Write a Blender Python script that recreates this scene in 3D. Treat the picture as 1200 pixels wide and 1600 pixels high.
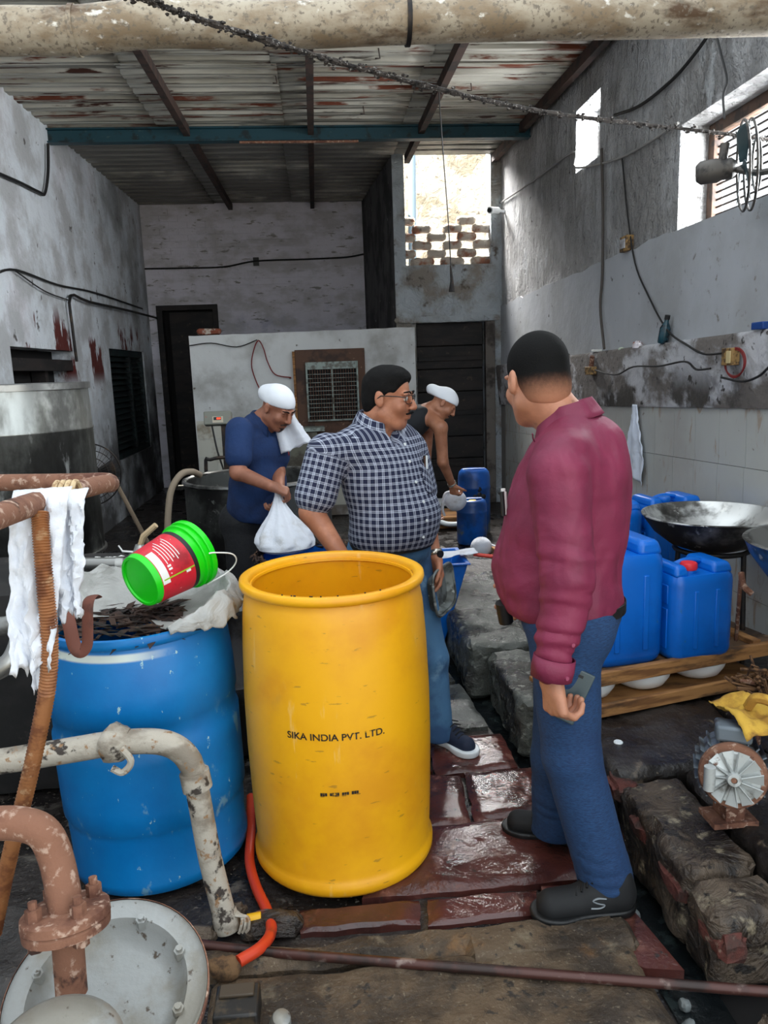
import bpy, math, random
import numpy as np
from mathutils import Vector, Matrix, Euler, noise as mnoise

for o in list(bpy.data.objects): bpy.data.objects.remove(o)
random.seed(7)
scene = bpy.context.scene
COL = scene.collection
R = math.radians
PI = math.pi

# ------------------------------------------------------------------ camera
cam_data = bpy.data.cameras.new('camera'); cam = bpy.data.objects.new('camera', cam_data); COL.objects.link(cam)
cam_data.sensor_width = 36.0; cam_data.sensor_fit = 'AUTO'; cam_data.lens = 27.0
cam_data.clip_start = 0.02; cam_data.clip_end = 200
cam.matrix_world = (Matrix.Translation((0, 0, 1.62)) @ Matrix.Rotation(R(-4.6), 4, 'Z')
                    @ Matrix.Rotation(R(90 - 10.6), 4, 'X') @ Matrix.Rotation(R(-2.0), 4, 'Z'))
scene.camera = cam

# ------------------------------------------------------------------ sky, sun, exposure
world = bpy.data.worlds.new('hazy_sky'); scene.world = world; world.use_nodes = True
bg = world.node_tree.nodes['Background']
bg.inputs[0].default_value = (0.86, 0.94, 1.0, 1); bg.inputs[1].default_value = 1.25
sun_d = bpy.data.lights.new('sun', 'SUN'); sun_d.energy = 7.0; sun_d.angle = R(0.6); sun_d.color = (1.0, 0.95, 0.86)
sun = bpy.data.objects.new('sun', sun_d); COL.objects.link(sun)
sun.rotation_euler = Vector((0.95, 0.62, -1.0)).to_track_quat('-Z', 'Y').to_euler()
scene.view_settings.view_transform = 'Standard'; scene.view_settings.look = 'None'
scene.view_settings.gamma = 1.0; scene.view_settings.use_curve_mapping = False
scene.view_settings.exposure = 1.1
def daylight(name, loc, target, sx, sy, watts, col):
    d = bpy.data.lights.new(name, 'AREA'); d.shape = 'RECTANGLE'; d.size = sx; d.size_y = sy; d.energy = watts; d.color = col
    o = bpy.data.objects.new(name, d); COL.objects.link(o); o.location = loc
    o.rotation_euler = (Vector(target) - Vector(loc)).to_track_quat('-Z', 'Z').to_euler(); return o
daylight('daylight_big_window', (2.62, 3.83, 2.64), (0, 4.6, 2.2), 1.4, .56, 115, (.93, .97, 1))
daylight('daylight_small_window', (2.60, 6.12, 3.33), (0, 6.6, 2.6), .5, .44, 40, (.93, .97, 1))
daylight('daylight_lattice', (1.55, 9.75, 4.75), (.6, 6.0, 2.4), 1.1, .8, 330, (1, .98, .95))

# ------------------------------------------------------------------ helpers: materials
def lin(c):
    return tuple(((v / 255) / 12.92 if v / 255 <= 0.04045 else ((v / 255 + 0.055) / 1.055) ** 2.4) for v in c)
def s2(c): return (*lin(c), 1)
MATS = {}
class NT:
    def __init__(s, m): s.t = m.node_tree; s.n = s.t.nodes; s.l = s.t.links; s.cache = {}
    def new(s, k, **kw):
        nd = s.n.new(k)
        for a, b in kw.items(): setattr(nd, a, b)
        return nd
    def coord(s, kind, stretch):
        key = (kind, stretch)
        if key in s.cache: return s.cache[key]
        if kind == 'P': out = s.new('ShaderNodeNewGeometry').outputs['Position']
        else: out = s.new('ShaderNodeTexCoord').outputs['Object']
        if stretch != (1, 1, 1):
            mp = s.new('ShaderNodeMapping'); mp.inputs['Scale'].default_value = stretch
            s.l.new(out, mp.inputs[0]); out = mp.outputs[0]
        s.cache[key] = out; return out
    def noise(s, scale, stretch=(1, 1, 1), detail=5, dist=0.0, kind='P', rough=.6):
        nd = s.new('ShaderNodeTexNoise'); nd.inputs['Scale'].default_value = scale
        nd.inputs['Detail'].default_value = detail; nd.inputs['Distortion'].default_value = dist
        nd.inputs['Roughness'].default_value = rough
        s.l.new(s.coord(kind, stretch), nd.inputs['Vector']); return nd.outputs[0]
    def ramp(s, v, lo, hi):
        mr = s.new('ShaderNodeMapRange'); mr.interpolation_type = 'SMOOTHSTEP'
        mr.inputs[1].default_value = lo; mr.inputs[2].default_value = hi
        s.l.new(v, mr.inputs[0]); return mr.outputs[0]
    def math(s, op, a, b):
        m = s.new('ShaderNodeMath', operation=op)
        for i, v in enumerate((a, b)):
            if hasattr(v, 'is_linked'): s.l.new(v, m.inputs[i])
            else: m.inputs[i].default_value = v
        return m.outputs[0]
    def axis(s, ax, kind='P'):
        sp = s.new('ShaderNodeSeparateXYZ'); s.l.new(s.coord(kind, (1, 1, 1)), sp.inputs[0]); return sp.outputs['XYZ'.index(ax)]
    def mix(s, f, a, b):
        m = s.new('ShaderNodeMix', data_type='RGBA')
        if hasattr(f, 'is_linked'): s.l.new(f, m.inputs[0])
        else: m.inputs[0].default_value = f
        for i, v in ((6, a), (7, b)):
            if hasattr(v, 'is_linked'): s.l.new(v, m.inputs[i])
            else: m.inputs[i].default_value = v
        return m.outputs[2]

def mat(name, col, rough=.6, metal=0.0, layers=(), bump=(), rv=None, spec=None, trans=0.0, coat=0.0, kind='P', emit=None, sss=0, rnd=0.0):
    """layers: dicts c, s(scale), lo, hi, st(stretch), a(amount), d(distortion), z=(z0,z1) / y / x ramps, r(roughness there)"""
    if name in MATS: return MATS[name]
    m = bpy.data.materials.new(name); m.use_nodes = True; t = NT(m)
    b = t.n['Principled BSDF']
    colour = s2(col); rgh = None
    for L in layers:
        f = t.ramp(t.noise(L.get('s', 5), L.get('st', (1, 1, 1)), L.get('det', 6), L.get('d', 0), L.get('k', kind), L.get('ro', .6)), L.get('lo', .45), L.get('hi', .6))
        for ax in 'xyz':
            if ax in L: f = t.math('MULTIPLY', f, t.ramp(t.axis(ax.upper(), L.get('k', kind)), *L[ax]))
        for key in ('z2', 'y2'):
            if key in L: f = t.math('MULTIPLY', f, t.ramp(t.axis(key[0].upper(), L.get('k', kind)), *L[key]))
        if 'a' in L: f = t.math('MULTIPLY', f, L['a'])
        colour = t.mix(f, colour, s2(L['c']))
        if 'r' in L:
            base = rgh if rgh is not None else rough
            mm = t.new('ShaderNodeMix', data_type='FLOAT'); t.l.new(f, mm.inputs[0])
            if hasattr(base, 'is_linked'): t.l.new(base, mm.inputs[2])
            else: mm.inputs[2].default_value = base
            mm.inputs[3].default_value = L['r']; rgh = mm.outputs[0]
    if rnd:
        oi = t.new('ShaderNodeObjectInfo'); hs = t.new('ShaderNodeHueSaturation')
        t.l.new(t.math('ADD', 1 - rnd, t.math('MULTIPLY', oi.outputs['Random'], 2 * rnd)), hs.inputs['Value'])
        if hasattr(colour, 'is_linked'): t.l.new(colour, hs.inputs['Color'])
        else: hs.inputs['Color'].default_value = colour
        colour = hs.outputs[0]
    if hasattr(colour, 'is_linked'): t.l.new(colour, b.inputs['Base Color'])
    else: b.inputs['Base Color'].default_value = colour
    if rgh is not None: t.l.new(rgh, b.inputs['Roughness'])
    else: b.inputs['Roughness'].default_value = rough
    if rv and rgh is None:
        t.l.new(t.math('ADD', rv[1], t.math('MULTIPLY', t.ramp(t.noise(rv[0], kind=kind), .35, .65), rv[2] - rv[1])), b.inputs['Roughness'])
    b.inputs['Metallic'].default_value = metal
    if spec is not None: b.inputs['Specular IOR Level'].default_value = spec
    if trans: b.inputs['Transmission Weight'].default_value = trans
    if coat: b.inputs['Coat Weight'].default_value = coat; b.inputs['Coat Roughness'].default_value = .08
    if sss: b.inputs['Subsurface Weight'].default_value = sss; b.inputs['Subsurface Radius'].default_value = (.012, .005, .003)
    if emit: b.inputs['Emission Color'].default_value = s2(emit[0]); b.inputs['Emission Strength'].default_value = emit[1]
    prev = None
    for B in bump:
        bn = t.new('ShaderNodeBump'); bn.inputs['Strength'].default_value = B.get('v', .5); bn.inputs['Distance'].default_value = B.get('dist', .01)
        t.l.new(t.noise(B.get('s', 20), B.get('st', (1, 1, 1)), B.get('det', 6), B.get('d', 0), B.get('k', kind), B.get('ro', .6)), bn.inputs['Height'])
        if prev: t.l.new(prev, bn.inputs['Normal'])
        prev = bn.outputs[0]
    if prev: t.l.new(prev, b.inputs['Normal'])
    MATS[name] = m; return m

# ------------------------------------------------------------------ helpers: meshes
def frame(d, up=(0, 0, 1)):
    d = Vector(d).normalized(); u = Vector(up)
    if abs(d.dot(u)) > .98: u = Vector((1, 0, 0))
    x = u.cross(d).normalized(); y = d.cross(x).normalized(); return x, y, d
def smooth_path(pts, n=6):
    P = [Vector(p) for p in pts]
    if len(P) < 3: return P
    Q = [P[0] * 2 - P[1]] + P + [P[-1] * 2 - P[-2]]; out = []
    for i in range(1, len(Q) - 2):
        p0, p1, p2, p3 = Q[i - 1:i + 3]
        for k in range(n):
            t = k / n
            out.append(.5 * ((2 * p1) + (p2 - p0) * t + (2 * p0 - 5 * p1 + 4 * p2 - p3) * t * t + (3 * p1 - p0 - 3 * p2 + p3) * t ** 3))
    out.append(P[-1]); return out
class MB:
    def __init__(s): s.v = []; s.f = []; s.M = Matrix.Identity(4)
    def add(s, vs, fs):
        o = len(s.v); s.v += [s.M @ Vector(p) for p in vs]; s.f += [tuple(i + o for i in f) for f in fs]; return s
    def box(s, x0, x1, y0, y1, z0, z1):
        s.add([(x0, y0, z0), (x1, y0, z0), (x1, y1, z0), (x0, y1, z0), (x0, y0, z1), (x1, y0, z1), (x1, y1, z1), (x0, y1, z1)],
              [(0, 3, 2, 1), (4, 5, 6, 7), (0, 1, 5, 4), (1, 2, 6, 5), (2, 3, 7, 6), (3, 0, 4, 7)]); return s
    def tube(s, pts, rad, n=10, caps=True, flat=1.0, up=(0, 0, 1)):
        P = [Vector(p) for p in pts]; m = len(P)
        rs = rad if isinstance(rad, (list, tuple)) else [rad] * m
        vs, fs = [], []; px = None
        for i, p in enumerate(P):
            d = (P[min(i + 1, m - 1)] - P[max(i - 1, 0)])
            if d.length < 1e-9: d = Vector((0, 0, 1))
            d.normalize()
            if px is None: x, y, _ = frame(d, up)
            else:
                x = (px - d * px.dot(d))
                x = x.normalized() if x.length > 1e-6 else frame(d, up)[0]
                y = d.cross(x)
            px = x
            for k in range(n):
                a = 2 * PI * k / n
                vs.append(p + x * math.cos(a) * rs[i] + y * math.sin(a) * rs[i] * flat)
        for i in range(m - 1):
            for k in range(n):
                k2 = (k + 1) % n
                fs.append((i * n + k, i * n + k2, (i + 1) * n + k2, (i + 1) * n + k))
        if caps: fs.append(tuple(range(n - 1, -1, -1))); fs.append(tuple((m - 1) * n + k for k in range(n)))
        return s.add(vs, fs)
    def lathe(s, prof, n=32, c=(0, 0, 0), axis=(0, 0, 1), caps=(False, False), arc=None, wob=None):
        x, y, d = frame(axis); c = Vector(c); vs, fs = [], []
        full = arc is None; a0, a1 = (0, 2 * PI) if full else arc; cnt = n if full else n + 1
        for i, (r, z) in enumerate(prof):
            for k in range(cnt):
                a = a0 + (a1 - a0) * k / n
                rr = r * (wob(a, z) if wob else 1)
                vs.append(c + x * rr * math.cos(a) + y * rr * math.sin(a) + d * z)
        for i in range(len(prof) - 1):
            for k in range(n):
                k2 = (k + 1) % n if full else k + 1
                fs.append((i * cnt + k, i * cnt + k2, (i + 1) * cnt + k2, (i + 1) * cnt + k))
        if caps[0]: fs.append(tuple(range(cnt - 1, -1, -1)))
        if caps[1]: fs.append(tuple((len(prof) - 1) * cnt + k for k in range(cnt)))
        return s.add(vs, fs)
    def cyl(s, a, b, r, n=16, r2=None):
        return s.tube([a, b], [r, r if r2 is None else r2], n)
    def grid(s, fn, nu, nv, close_u=False):
        vs = [fn(i / nu, j / nv) for j in range(nv + 1) for i in range(nu + (0 if close_u else 1))]
        w = nu if close_u else nu + 1; fs = []
        for j in range(nv):
            for i in range(nu):
                i2 = (i + 1) % w if close_u else i + 1
                fs.append((j * w + i, j * w + i2, (j + 1) * w + i2, (j + 1) * w + i))
        return s.add(vs, fs)
    def sphere(s, c, r, n=14, m=8):
        r = r if isinstance(r, (tuple, list)) else (r, r, r); c = Vector(c); vs, fs = [], []
        vs.append(c + Vector((0, 0, -r[2])))
        for j in range(1, m):
            t = -PI / 2 + PI * j / m
            for k in range(n):
                a = 2 * PI * k / n; vs.append(c + Vector((r[0] * math.cos(t) * math.cos(a), r[1] * math.cos(t) * math.sin(a), r[2] * math.sin(t))))
        vs.append(c + Vector((0, 0, r[2])))
        for k in range(n): fs.append((0, 1 + (k + 1) % n, 1 + k))
        for j in range(m - 2):
            for k in range(n):
                k2 = (k + 1) % n; fs.append((1 + j * n + k, 1 + j * n + k2, 1 + (j + 1) * n + k2, 1 + (j + 1) * n + k))
        L = 1 + (m - 1) * n
        for k in range(n): fs.append((L, L - n + k, L - n + (k + 1) % n))
        return s.add(vs, fs)
    def prism(s, poly, z0, z1):
        n = len(poly)
        return s.add([(x, y, z0) for x, y in poly] + [(x, y, z1) for x, y in poly],
                     [tuple(range(n - 1, -1, -1)), tuple(range(n, 2 * n))] + [(i, (i + 1) % n, n + (i + 1) % n, n + i) for i in range(n)])
    def mesh(s, name): 
        me = bpy.data.meshes.new(name); me.from_pydata([tuple(v) for v in s.v], [], s.f); me.update(); return me

def link(o, parent=None):
    COL.objects.link(o)
    if parent is not None:
        o.parent = parent
    return o
def obj(name, mb, material, parent=None, smooth=True, bevel=0, seg=2, world_verts=True, angle=40, solid=0, sub=0):
    """ONE mesh object. With a parent Empty, world-coordinate verts stay where they are."""
    me = mb.mesh(name) if isinstance(mb, MB) else mb
    if material is not None and not me.materials: me.materials.append(material)
    if smooth: me.shade_smooth(); me.set_sharp_from_angle(angle=R(angle))
    o = bpy.data.objects.new(name, me); link(o, parent)
    if parent is not None and world_verts:
        pm = parent.matrix_basis if parent.parent is None else parent.parent.matrix_basis @ parent.matrix_parent_inverse @ parent.matrix_basis
        o.matrix_parent_inverse = pm.inverted()
    if solid: md = o.modifiers.new('thickness', 'SOLIDIFY'); md.thickness = solid; md.offset = 0
    if bevel: md = o.modifiers.new('bevel', 'BEVEL'); md.width = bevel; md.segments = seg; md.limit_method = 'ANGLE'; md.angle_limit = R(40)
    if sub: md = o.modifiers.new('sub', 'SUBSURF'); md.levels = sub; md.render_levels = sub
    return o
def tag(o, label=None, cat=None, group=None, kind=None):
    if label: o['label'] = label
    if cat: o['category'] = cat
    if group: o['group'] = group
    if kind: o['kind'] = kind
    return o
def thing(name, loc, label, cat, rz=0, group=None):
    o = bpy.data.objects.new(name, None); o.empty_display_size = .05; COL.objects.link(o)
    o.location = loc; o.rotation_euler = (0, 0, rz)
    o.matrix_basis = Matrix.Translation(loc) @ Matrix.Rotation(rz, 4, 'Z')
    return tag(o, label, cat, group)
def copy_tree(o, parent=None):
    c = o.copy(); COL.objects.link(c); c.parent = parent
    for ch in list(o.children): copy_tree(ch, c)
    return c
def piece(name, me, parent, mtx, kind=None):
    """a repeated piece that shares mesh data"""
    o = bpy.data.objects.new(name, me); link(o, parent); o.matrix_basis = mtx
    if kind: o['kind'] = kind
    return o
def wallboxes(mb, axis, pos, th, u0, u1, v0, v1, holes):
    us = sorted({u0, u1, *[h[0] for h in holes], *[h[1] for h in holes]}); vs = sorted({v0, v1, *[h[2] for h in holes], *[h[3] for h in holes]})
    for a, b in zip(us, us[1:]):
        for c, d in zip(vs, vs[1:]):
            um, vm = (a + b) / 2, (c + d) / 2
            if any(h[0] < um < h[1] and h[2] < vm < h[3] for h in holes): continue
            if axis == 'X': mb.box(min(pos, pos + th), max(pos, pos + th), a, b, c, d)
            else: mb.box(a, b, min(pos, pos + th), max(pos, pos + th), c, d)
    return mb
def fbm(p, s=1.0, o=3):
    return mnoise.fractal(Vector(p) * s, .8, 2.0, o)
def rough_block(x0, x1, y0, y1, z0, z1, amp=.015, res=.04, seed=0, sc=6, rnd=.02):
    """a worn stone block: gridded box with noise on it"""
    nx, ny, nz = [max(1, round(d / res)) for d in (x1 - x0, y1 - y0, z1 - z0)]
    idx = {}; V = []; F = []
    def vid(i, j, k):
        key = (i, j, k)
        if key not in idx:
            p = Vector((x0 + (x1 - x0) * i / nx, y0 + (y1 - y0) * j / ny, z0 + (z1 - z0) * k / nz))
            q = p.copy(); edges = 0
            c = Vector(((x0 + x1) / 2, (y0 + y1) / 2, (z0 + z1) / 2))
            for a, (n_, i_) in enumerate(((nx, i), (ny, j), (nz, k))):
                if i_ in (0, n_): edges += 1
            if edges >= 2:
                for a, (n_, i_) in enumerate(((nx, i), (ny, j), (nz, k))):
                    if i_ == 0: q[a] += rnd * (edges - 1)
                    if i_ == n_: q[a] -= rnd * (edges - 1)
            s_ = Vector((seed * 3.1, seed * 1.7, 0))
            q += Vector((fbm(p + s_, sc), fbm(p + s_ + Vector((9, 0, 0)), sc), fbm(p + s_ + Vector((0, 9, 0)), sc))) * amp
            idx[key] = len(V); V.append(q)
        return idx[key]
    for j in range(ny):
        for i in range(nx):
            F.append((vid(i, j, nz), vid(i + 1, j, nz), vid(i + 1, j + 1, nz), vid(i, j + 1, nz)))
            F.append((vid(i, j, 0), vid(i, j + 1, 0), vid(i + 1, j + 1, 0), vid(i + 1, j, 0)))
    for k in range(nz):
        for i in range(nx):
            F.append((vid(i, 0, k), vid(i + 1, 0, k), vid(i + 1, 0, k + 1), vid(i, 0, k + 1)))
            F.append((vid(i, ny, k), vid(i, ny, k + 1), vid(i + 1, ny, k + 1), vid(i + 1, ny, k)))
        for j in range(ny):
            F.append((vid(0, j, k), vid(0, j, k + 1), vid(0, j + 1, k + 1), vid(0, j + 1, k)))
            F.append((vid(nx, j, k), vid(nx, j + 1, k), vid(nx, j + 1, k + 1), vid(nx, j, k + 1)))
    mb = MB(); mb.add(V, F); return mb
def wire(name, pts, r, m, label, cat='wire', n=6, sm=5, group=None):
    mb = MB(); mb.tube(smooth_path(pts, sm), r, n); o = obj(name, mb, m); return tag(o, label, cat, group)

# ------------------------------------------------------------------ shared materials
m_blueplastic = mat('blue_plastic', (0, 100, 190), .38, layers=[dict(c=(0, 70, 150), s=3, lo=.45, hi=.75), dict(c=(120, 165, 190), s=55, lo=.70, hi=.74, st=(1, 1, .35), r=.6), dict(c=(150, 170, 175), s=14, lo=.72, hi=.80, a=.5)], bump=[dict(s=6, v=.15, dist=.01)])
m_rust = mat('rust', (130, 90, 70), .88, layers=[dict(c=(92, 56, 42), s=9, lo=.45, hi=.62), dict(c=(60, 38, 30), s=18, lo=.58, hi=.68), dict(c=(176, 148, 130), s=46, lo=.54, hi=.66)], bump=[dict(s=90, v=.5, dist=.004)])
m_darkmetal = mat('dark_metal', (40, 38, 38), .55, .6, layers=[dict(c=(74, 60, 50), s=12, lo=.5, hi=.7)])
m_steel = mat('worn_steel', (165, 165, 162), .32, .9, layers=[dict(c=(70, 68, 64), s=5, lo=.48, hi=.66, r=.6), dict(c=(32, 31, 30), s=2.4, lo=.52, hi=.7, st=(1, 1, .5), r=.7)], bump=[dict(s=30, v=.12, dist=.004)])
m_black = mat('black_rubber', (18, 18, 19), .5)
m_wire = mat('wire_black', (24, 23, 23), .6)
m_redwire = mat('wire_red', (120, 30, 30), .5)
m_white_cloth = mat('white_cloth', (214, 218, 226), .9, layers=[dict(c=(184, 184, 184), s=9, lo=.5, hi=.7)], bump=[dict(s=160, v=.3, dist=.002), dict(s=26, v=.5, dist=.01)])
m_wood = mat('raw_wood', (170, 122, 72), .75, layers=[dict(c=(120, 80, 44), s=16, lo=.42, hi=.62, st=(.18, 1, 3)), dict(c=(62, 44, 30), s=5, lo=.52, hi=.68, st=(.5, 1, 2))], bump=[dict(s=60, v=.3, dist=.003, st=(.2, 1, 3))])
m_brick = mat('red_brick', (140, 78, 58), .9, layers=[dict(c=(200, 190, 178), s=14, lo=.5, hi=.62), dict(c=(96, 60, 48), s=20, lo=.55, hi=.7)], bump=[dict(s=50, v=.5, dist=.006)], rnd=.2)
m_yellowcap = mat('yellow_cap', (232, 176, 20), .5)

# ------------------------------------------------------------------ helpers: bodies as blended distance fields
class SDF:
    def __init__(s, vox=.005, k=.02): s.vox = vox; s.k = k; s.p = []; s.cuts = []
    def rc(s, a, b, ra, rb, k=None, flat=None, op='u'):
        a, b = np.array(a, float), np.array(b, float); r_ = max(ra, rb)
        s.p.append(('rc', (a, b, ra, rb, None if flat is None else (np.array(flat[0], float) / np.linalg.norm(flat[0]), flat[1])), np.minimum(a, b) - r_, np.maximum(a, b) + r_, s.k if k is None else k, op)); return s
    def el(s, c, r_, M=None, k=None, op='u'):
        c = np.array(c, float); m = max(r_); M = np.eye(3) if M is None else np.array(M, float)
        s.p.append(('el', (c, np.array(r_, float), M), c - m, c + m, s.k if k is None else k, op)); return s
    def bx(s, c, h, M=None, rnd=.01, k=None, op='u'):
        c = np.array(c, float); m = float(np.linalg.norm(h)); M = np.eye(3) if M is None else np.array(M, float)
        s.p.append(('bx', (c, np.array(h, float), M, rnd), c - m, c + m, s.k if k is None else k, op)); return s
    def cut(s, c, n): s.cuts.append((np.array(c, float), np.array(n, float) / np.linalg.norm(n))); return s   # keeps dot(p-c,n) < 0
    def trim(s, c, n): c = np.array(c, float); s.p.append(('pl', (c, N3(n)), c, c, 0, 'c')); return s      # cuts only what was added before
    @staticmethod
    def ev(kind, a, P):
        if kind == 'rc':
            A, B, ra, rb, fl = a; Q = P
            if fl is not None:
                n, sc = fl; d = (P - A) @ n; Q = P + d[..., None] * n * (1 / sc - 1)
            ba = B - A; L = float(ba @ ba) + 1e-12; t = np.clip(((Q - A) @ ba) / L, 0, 1)
            return np.linalg.norm(Q - A - t[..., None] * ba, axis=-1) - (ra + (rb - ra) * t)
        if kind == 'el':
            c, r_, M = a; q = (P - c) @ M; k0 = np.linalg.norm(q / r_, axis=-1); k1 = np.linalg.norm(q / (r_ * r_), axis=-1) + 1e-9
            return k0 * (k0 - 1) / k1
        c, h, M, rnd = a; q = np.abs((P - c) @ M) - (h - rnd)
        return np.linalg.norm(np.maximum(q, 0), axis=-1) + np.minimum(q.max(-1), 0) - rnd
    def mesh(s, name, warp=None):
        us = [p for p in s.p if p[5] == 'u']; v = s.vox
        lo = np.min([p[2] for p in us], 0) - .03; hi = np.max([p[3] for p in us], 0) + .03
        n = np.ceil((hi - lo) / v).astype(int) + 1; G = np.full(n, 1.0, np.float32)
        ax = [lo[i] + v * np.arange(n[i]) for i in range(3)]
        for kind, a, b0, b1, k, op in s.p:
            if op == 'c':
                G = np.maximum(G, ((np.stack(np.meshgrid(*ax, indexing='ij'), -1) - a[0]) @ a[1]).astype(np.float32)); continue
            pad = k + 3 * v; i0 = np.clip(np.floor((b0 - pad - lo) / v).astype(int), 0, n); i1 = np.clip(np.ceil((b1 + pad - lo) / v).astype(int) + 1, 0, n)
            if np.any(i1 <= i0): continue
            sl = tuple(slice(i0[i], i1[i]) for i in range(3))
            P = np.stack(np.meshgrid(*[ax[i][sl[i]] for i in range(3)], indexing='ij'), -1)
            if warp is not None: P = warp(P)
            d = s.ev(kind, a, P).astype(np.float32); g = G[sl]
            if op == 'u':
                h = np.clip(.5 + .5 * (g - d) / k, 0, 1); G[sl] = g * (1 - h) + d * h - k * h * (1 - h)
            else:
                h = np.clip(.5 - .5 * (g + d) / k, 0, 1); G[sl] = g * (1 - h) - d * h + k * h * (1 - h)
        if s.cuts:
            P = np.stack(np.meshgrid(*ax, indexing='ij'), -1)
            for c, nn in s.cuts: G = np.maximum(G, ((P - c) @ nn).astype(np.float32))
        return nets(G, lo, v, name)
def nets(G, lo, v, name):
    S_ = G < 0; nx, ny, nz = G.shape
    c = np.zeros((nx - 1, ny - 1, nz - 1), np.int8)
    for i in (0, 1):
        for j in (0, 1):
            for k in (0, 1): c += S_[i:nx - 1 + i, j:ny - 1 + j, k:nz - 1 + k]
    act = np.argwhere((c > 0) & (c < 8)); idx = np.full(c.shape, -1, np.int64); idx[tuple(act.T)] = np.arange(len(act))
    acc = np.zeros((len(act), 3)); cnt = np.zeros(len(act))
    corners = [(i, j, k) for i in (0, 1) for j in (0, 1) for k in (0, 1)]
    for a in corners:
        for ax in range(3):
            if a[ax]: continue
            b = list(a); b[ax] = 1
            ga = G[act[:, 0] + a[0], act[:, 1] + a[1], act[:, 2] + a[2]]; gb = G[act[:, 0] + b[0], act[:, 1] + b[1], act[:, 2] + b[2]]
            m = (ga < 0) != (gb < 0); t = np.where(m, ga / np.where(m, ga - gb, 1), 0)
            q = np.array(a, float)[None].repeat(len(act), 0); q[:, ax] += t; acc[m] += q[m]; cnt[m] += 1
    V = lo + v * (act + acc / np.maximum(cnt, 1)[:, None])
    F = []
    for ax in range(3):
        o = [0, 0, 0]; o[ax] = 1
        A = S_[:nx - o[0], :ny - o[1], :nz - o[2]]; B = S_[o[0]:, o[1]:, o[2]:]
        e = np.argwhere(A != B); a1, a2 = (ax + 1) % 3, (ax + 2) % 3
        ok = (e[:, a1] > 0) & (e[:, a2] > 0) & (e[:, a1] < G.shape[a1] - 1) & (e[:, a2] < G.shape[a2] - 1); e = e[ok]
        if not len(e): continue
        def cell(d1, d2):
            q = e.copy(); q[:, a1] -= d1; q[:, a2] -= d2; return idx[q[:, 0], q[:, 1], q[:, 2]]
        quad = np.stack([cell(0, 0), cell(1, 0), cell(1, 1), cell(0, 1)], 1)
        flip = A[e[:, 0], e[:, 1], e[:, 2]]; quad[~flip] = quad[~flip][:, ::-1]; F.append(quad)
    F = np.concatenate(F); F = F[(F >= 0).all(1)]
    # one relaxing pass keeps the surface even
    me = bpy.data.meshes.new(name); me.vertices.add(len(V)); me.loops.add(len(F) * 4); me.polygons.add(len(F))
    E_ = np.concatenate([F[:, [0, 1]], F[:, [1, 2]], F[:, [2, 3]], F[:, [3, 0]]])
    for _ in range(2):
        sm = np.zeros_like(V); ct = np.zeros(len(V)); np.add.at(sm, E_[:, 0], V[E_[:, 1]]); np.add.at(ct, E_[:, 0], 1); np.add.at(sm, E_[:, 1], V[E_[:, 0]]); np.add.at(ct, E_[:, 1], 1)
        V = V * .6 + .4 * sm / np.maximum(ct, 1)[:, None]
    me.vertices.foreach_set('co', V.astype(np.float32).ravel()); me.loops.foreach_set('vertex_index', F.astype(np.int32).ravel())
    me.polygons.foreach_set('loop_start', np.arange(0, len(F) * 4, 4, dtype=np.int32)); me.update(calc_edges=True); me.validate()
    me.shade_smooth(); return me
def get_co(me):
    V = np.empty(len(me.vertices) * 3, np.float32); me.vertices.foreach_get('co', V); return V.reshape(-1, 3)
def get_no(me):
    N = np.empty(len(me.vertices) * 3, np.float32); me.vertex_normals.foreach_get('vector', N); return N.reshape(-1, 3)
def displace(me, fn):
    V = get_co(me); N = get_no(me); V = V + N * fn(V, N)[:, None]; me.vertices.foreach_set('co', V.astype(np.float32).ravel()); me.update()
def set_attr(me, name, arr):
    a = me.attributes.new(name, 'FLOAT_VECTOR', 'POINT'); a.data.foreach_set('vector', arr.astype(np.float32).ravel())
def waves(seed, n=6, f=(12, 30), dirs=None):
    rg = np.random.RandomState(seed); K = rg.normal(size=(n, 3)); K /= np.linalg.norm(K, axis=1)[:, None]
    if dirs is not None: K = K * .45 + np.array(dirs)[None]
    K *= rg.uniform(*f, size=n)[:, None]; ph = rg.uniform(0, 6.28, n)
    return lambda V: sum(np.sin(V @ K[i] + ph[i] + 1.2 * np.sin(V @ K[(i + 1) % n] * .6)) for i in range(n)) / n
def N3(v): v = np.array(v, float); return v / np.linalg.norm(v)
def head_frame(face, up=(0, 0, 1)):
    y = N3(face); x = N3(np.cross(y, up)); z = np.cross(x, y); return np.stack([x, y, z], 1)     # columns: right, face, up
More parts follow.
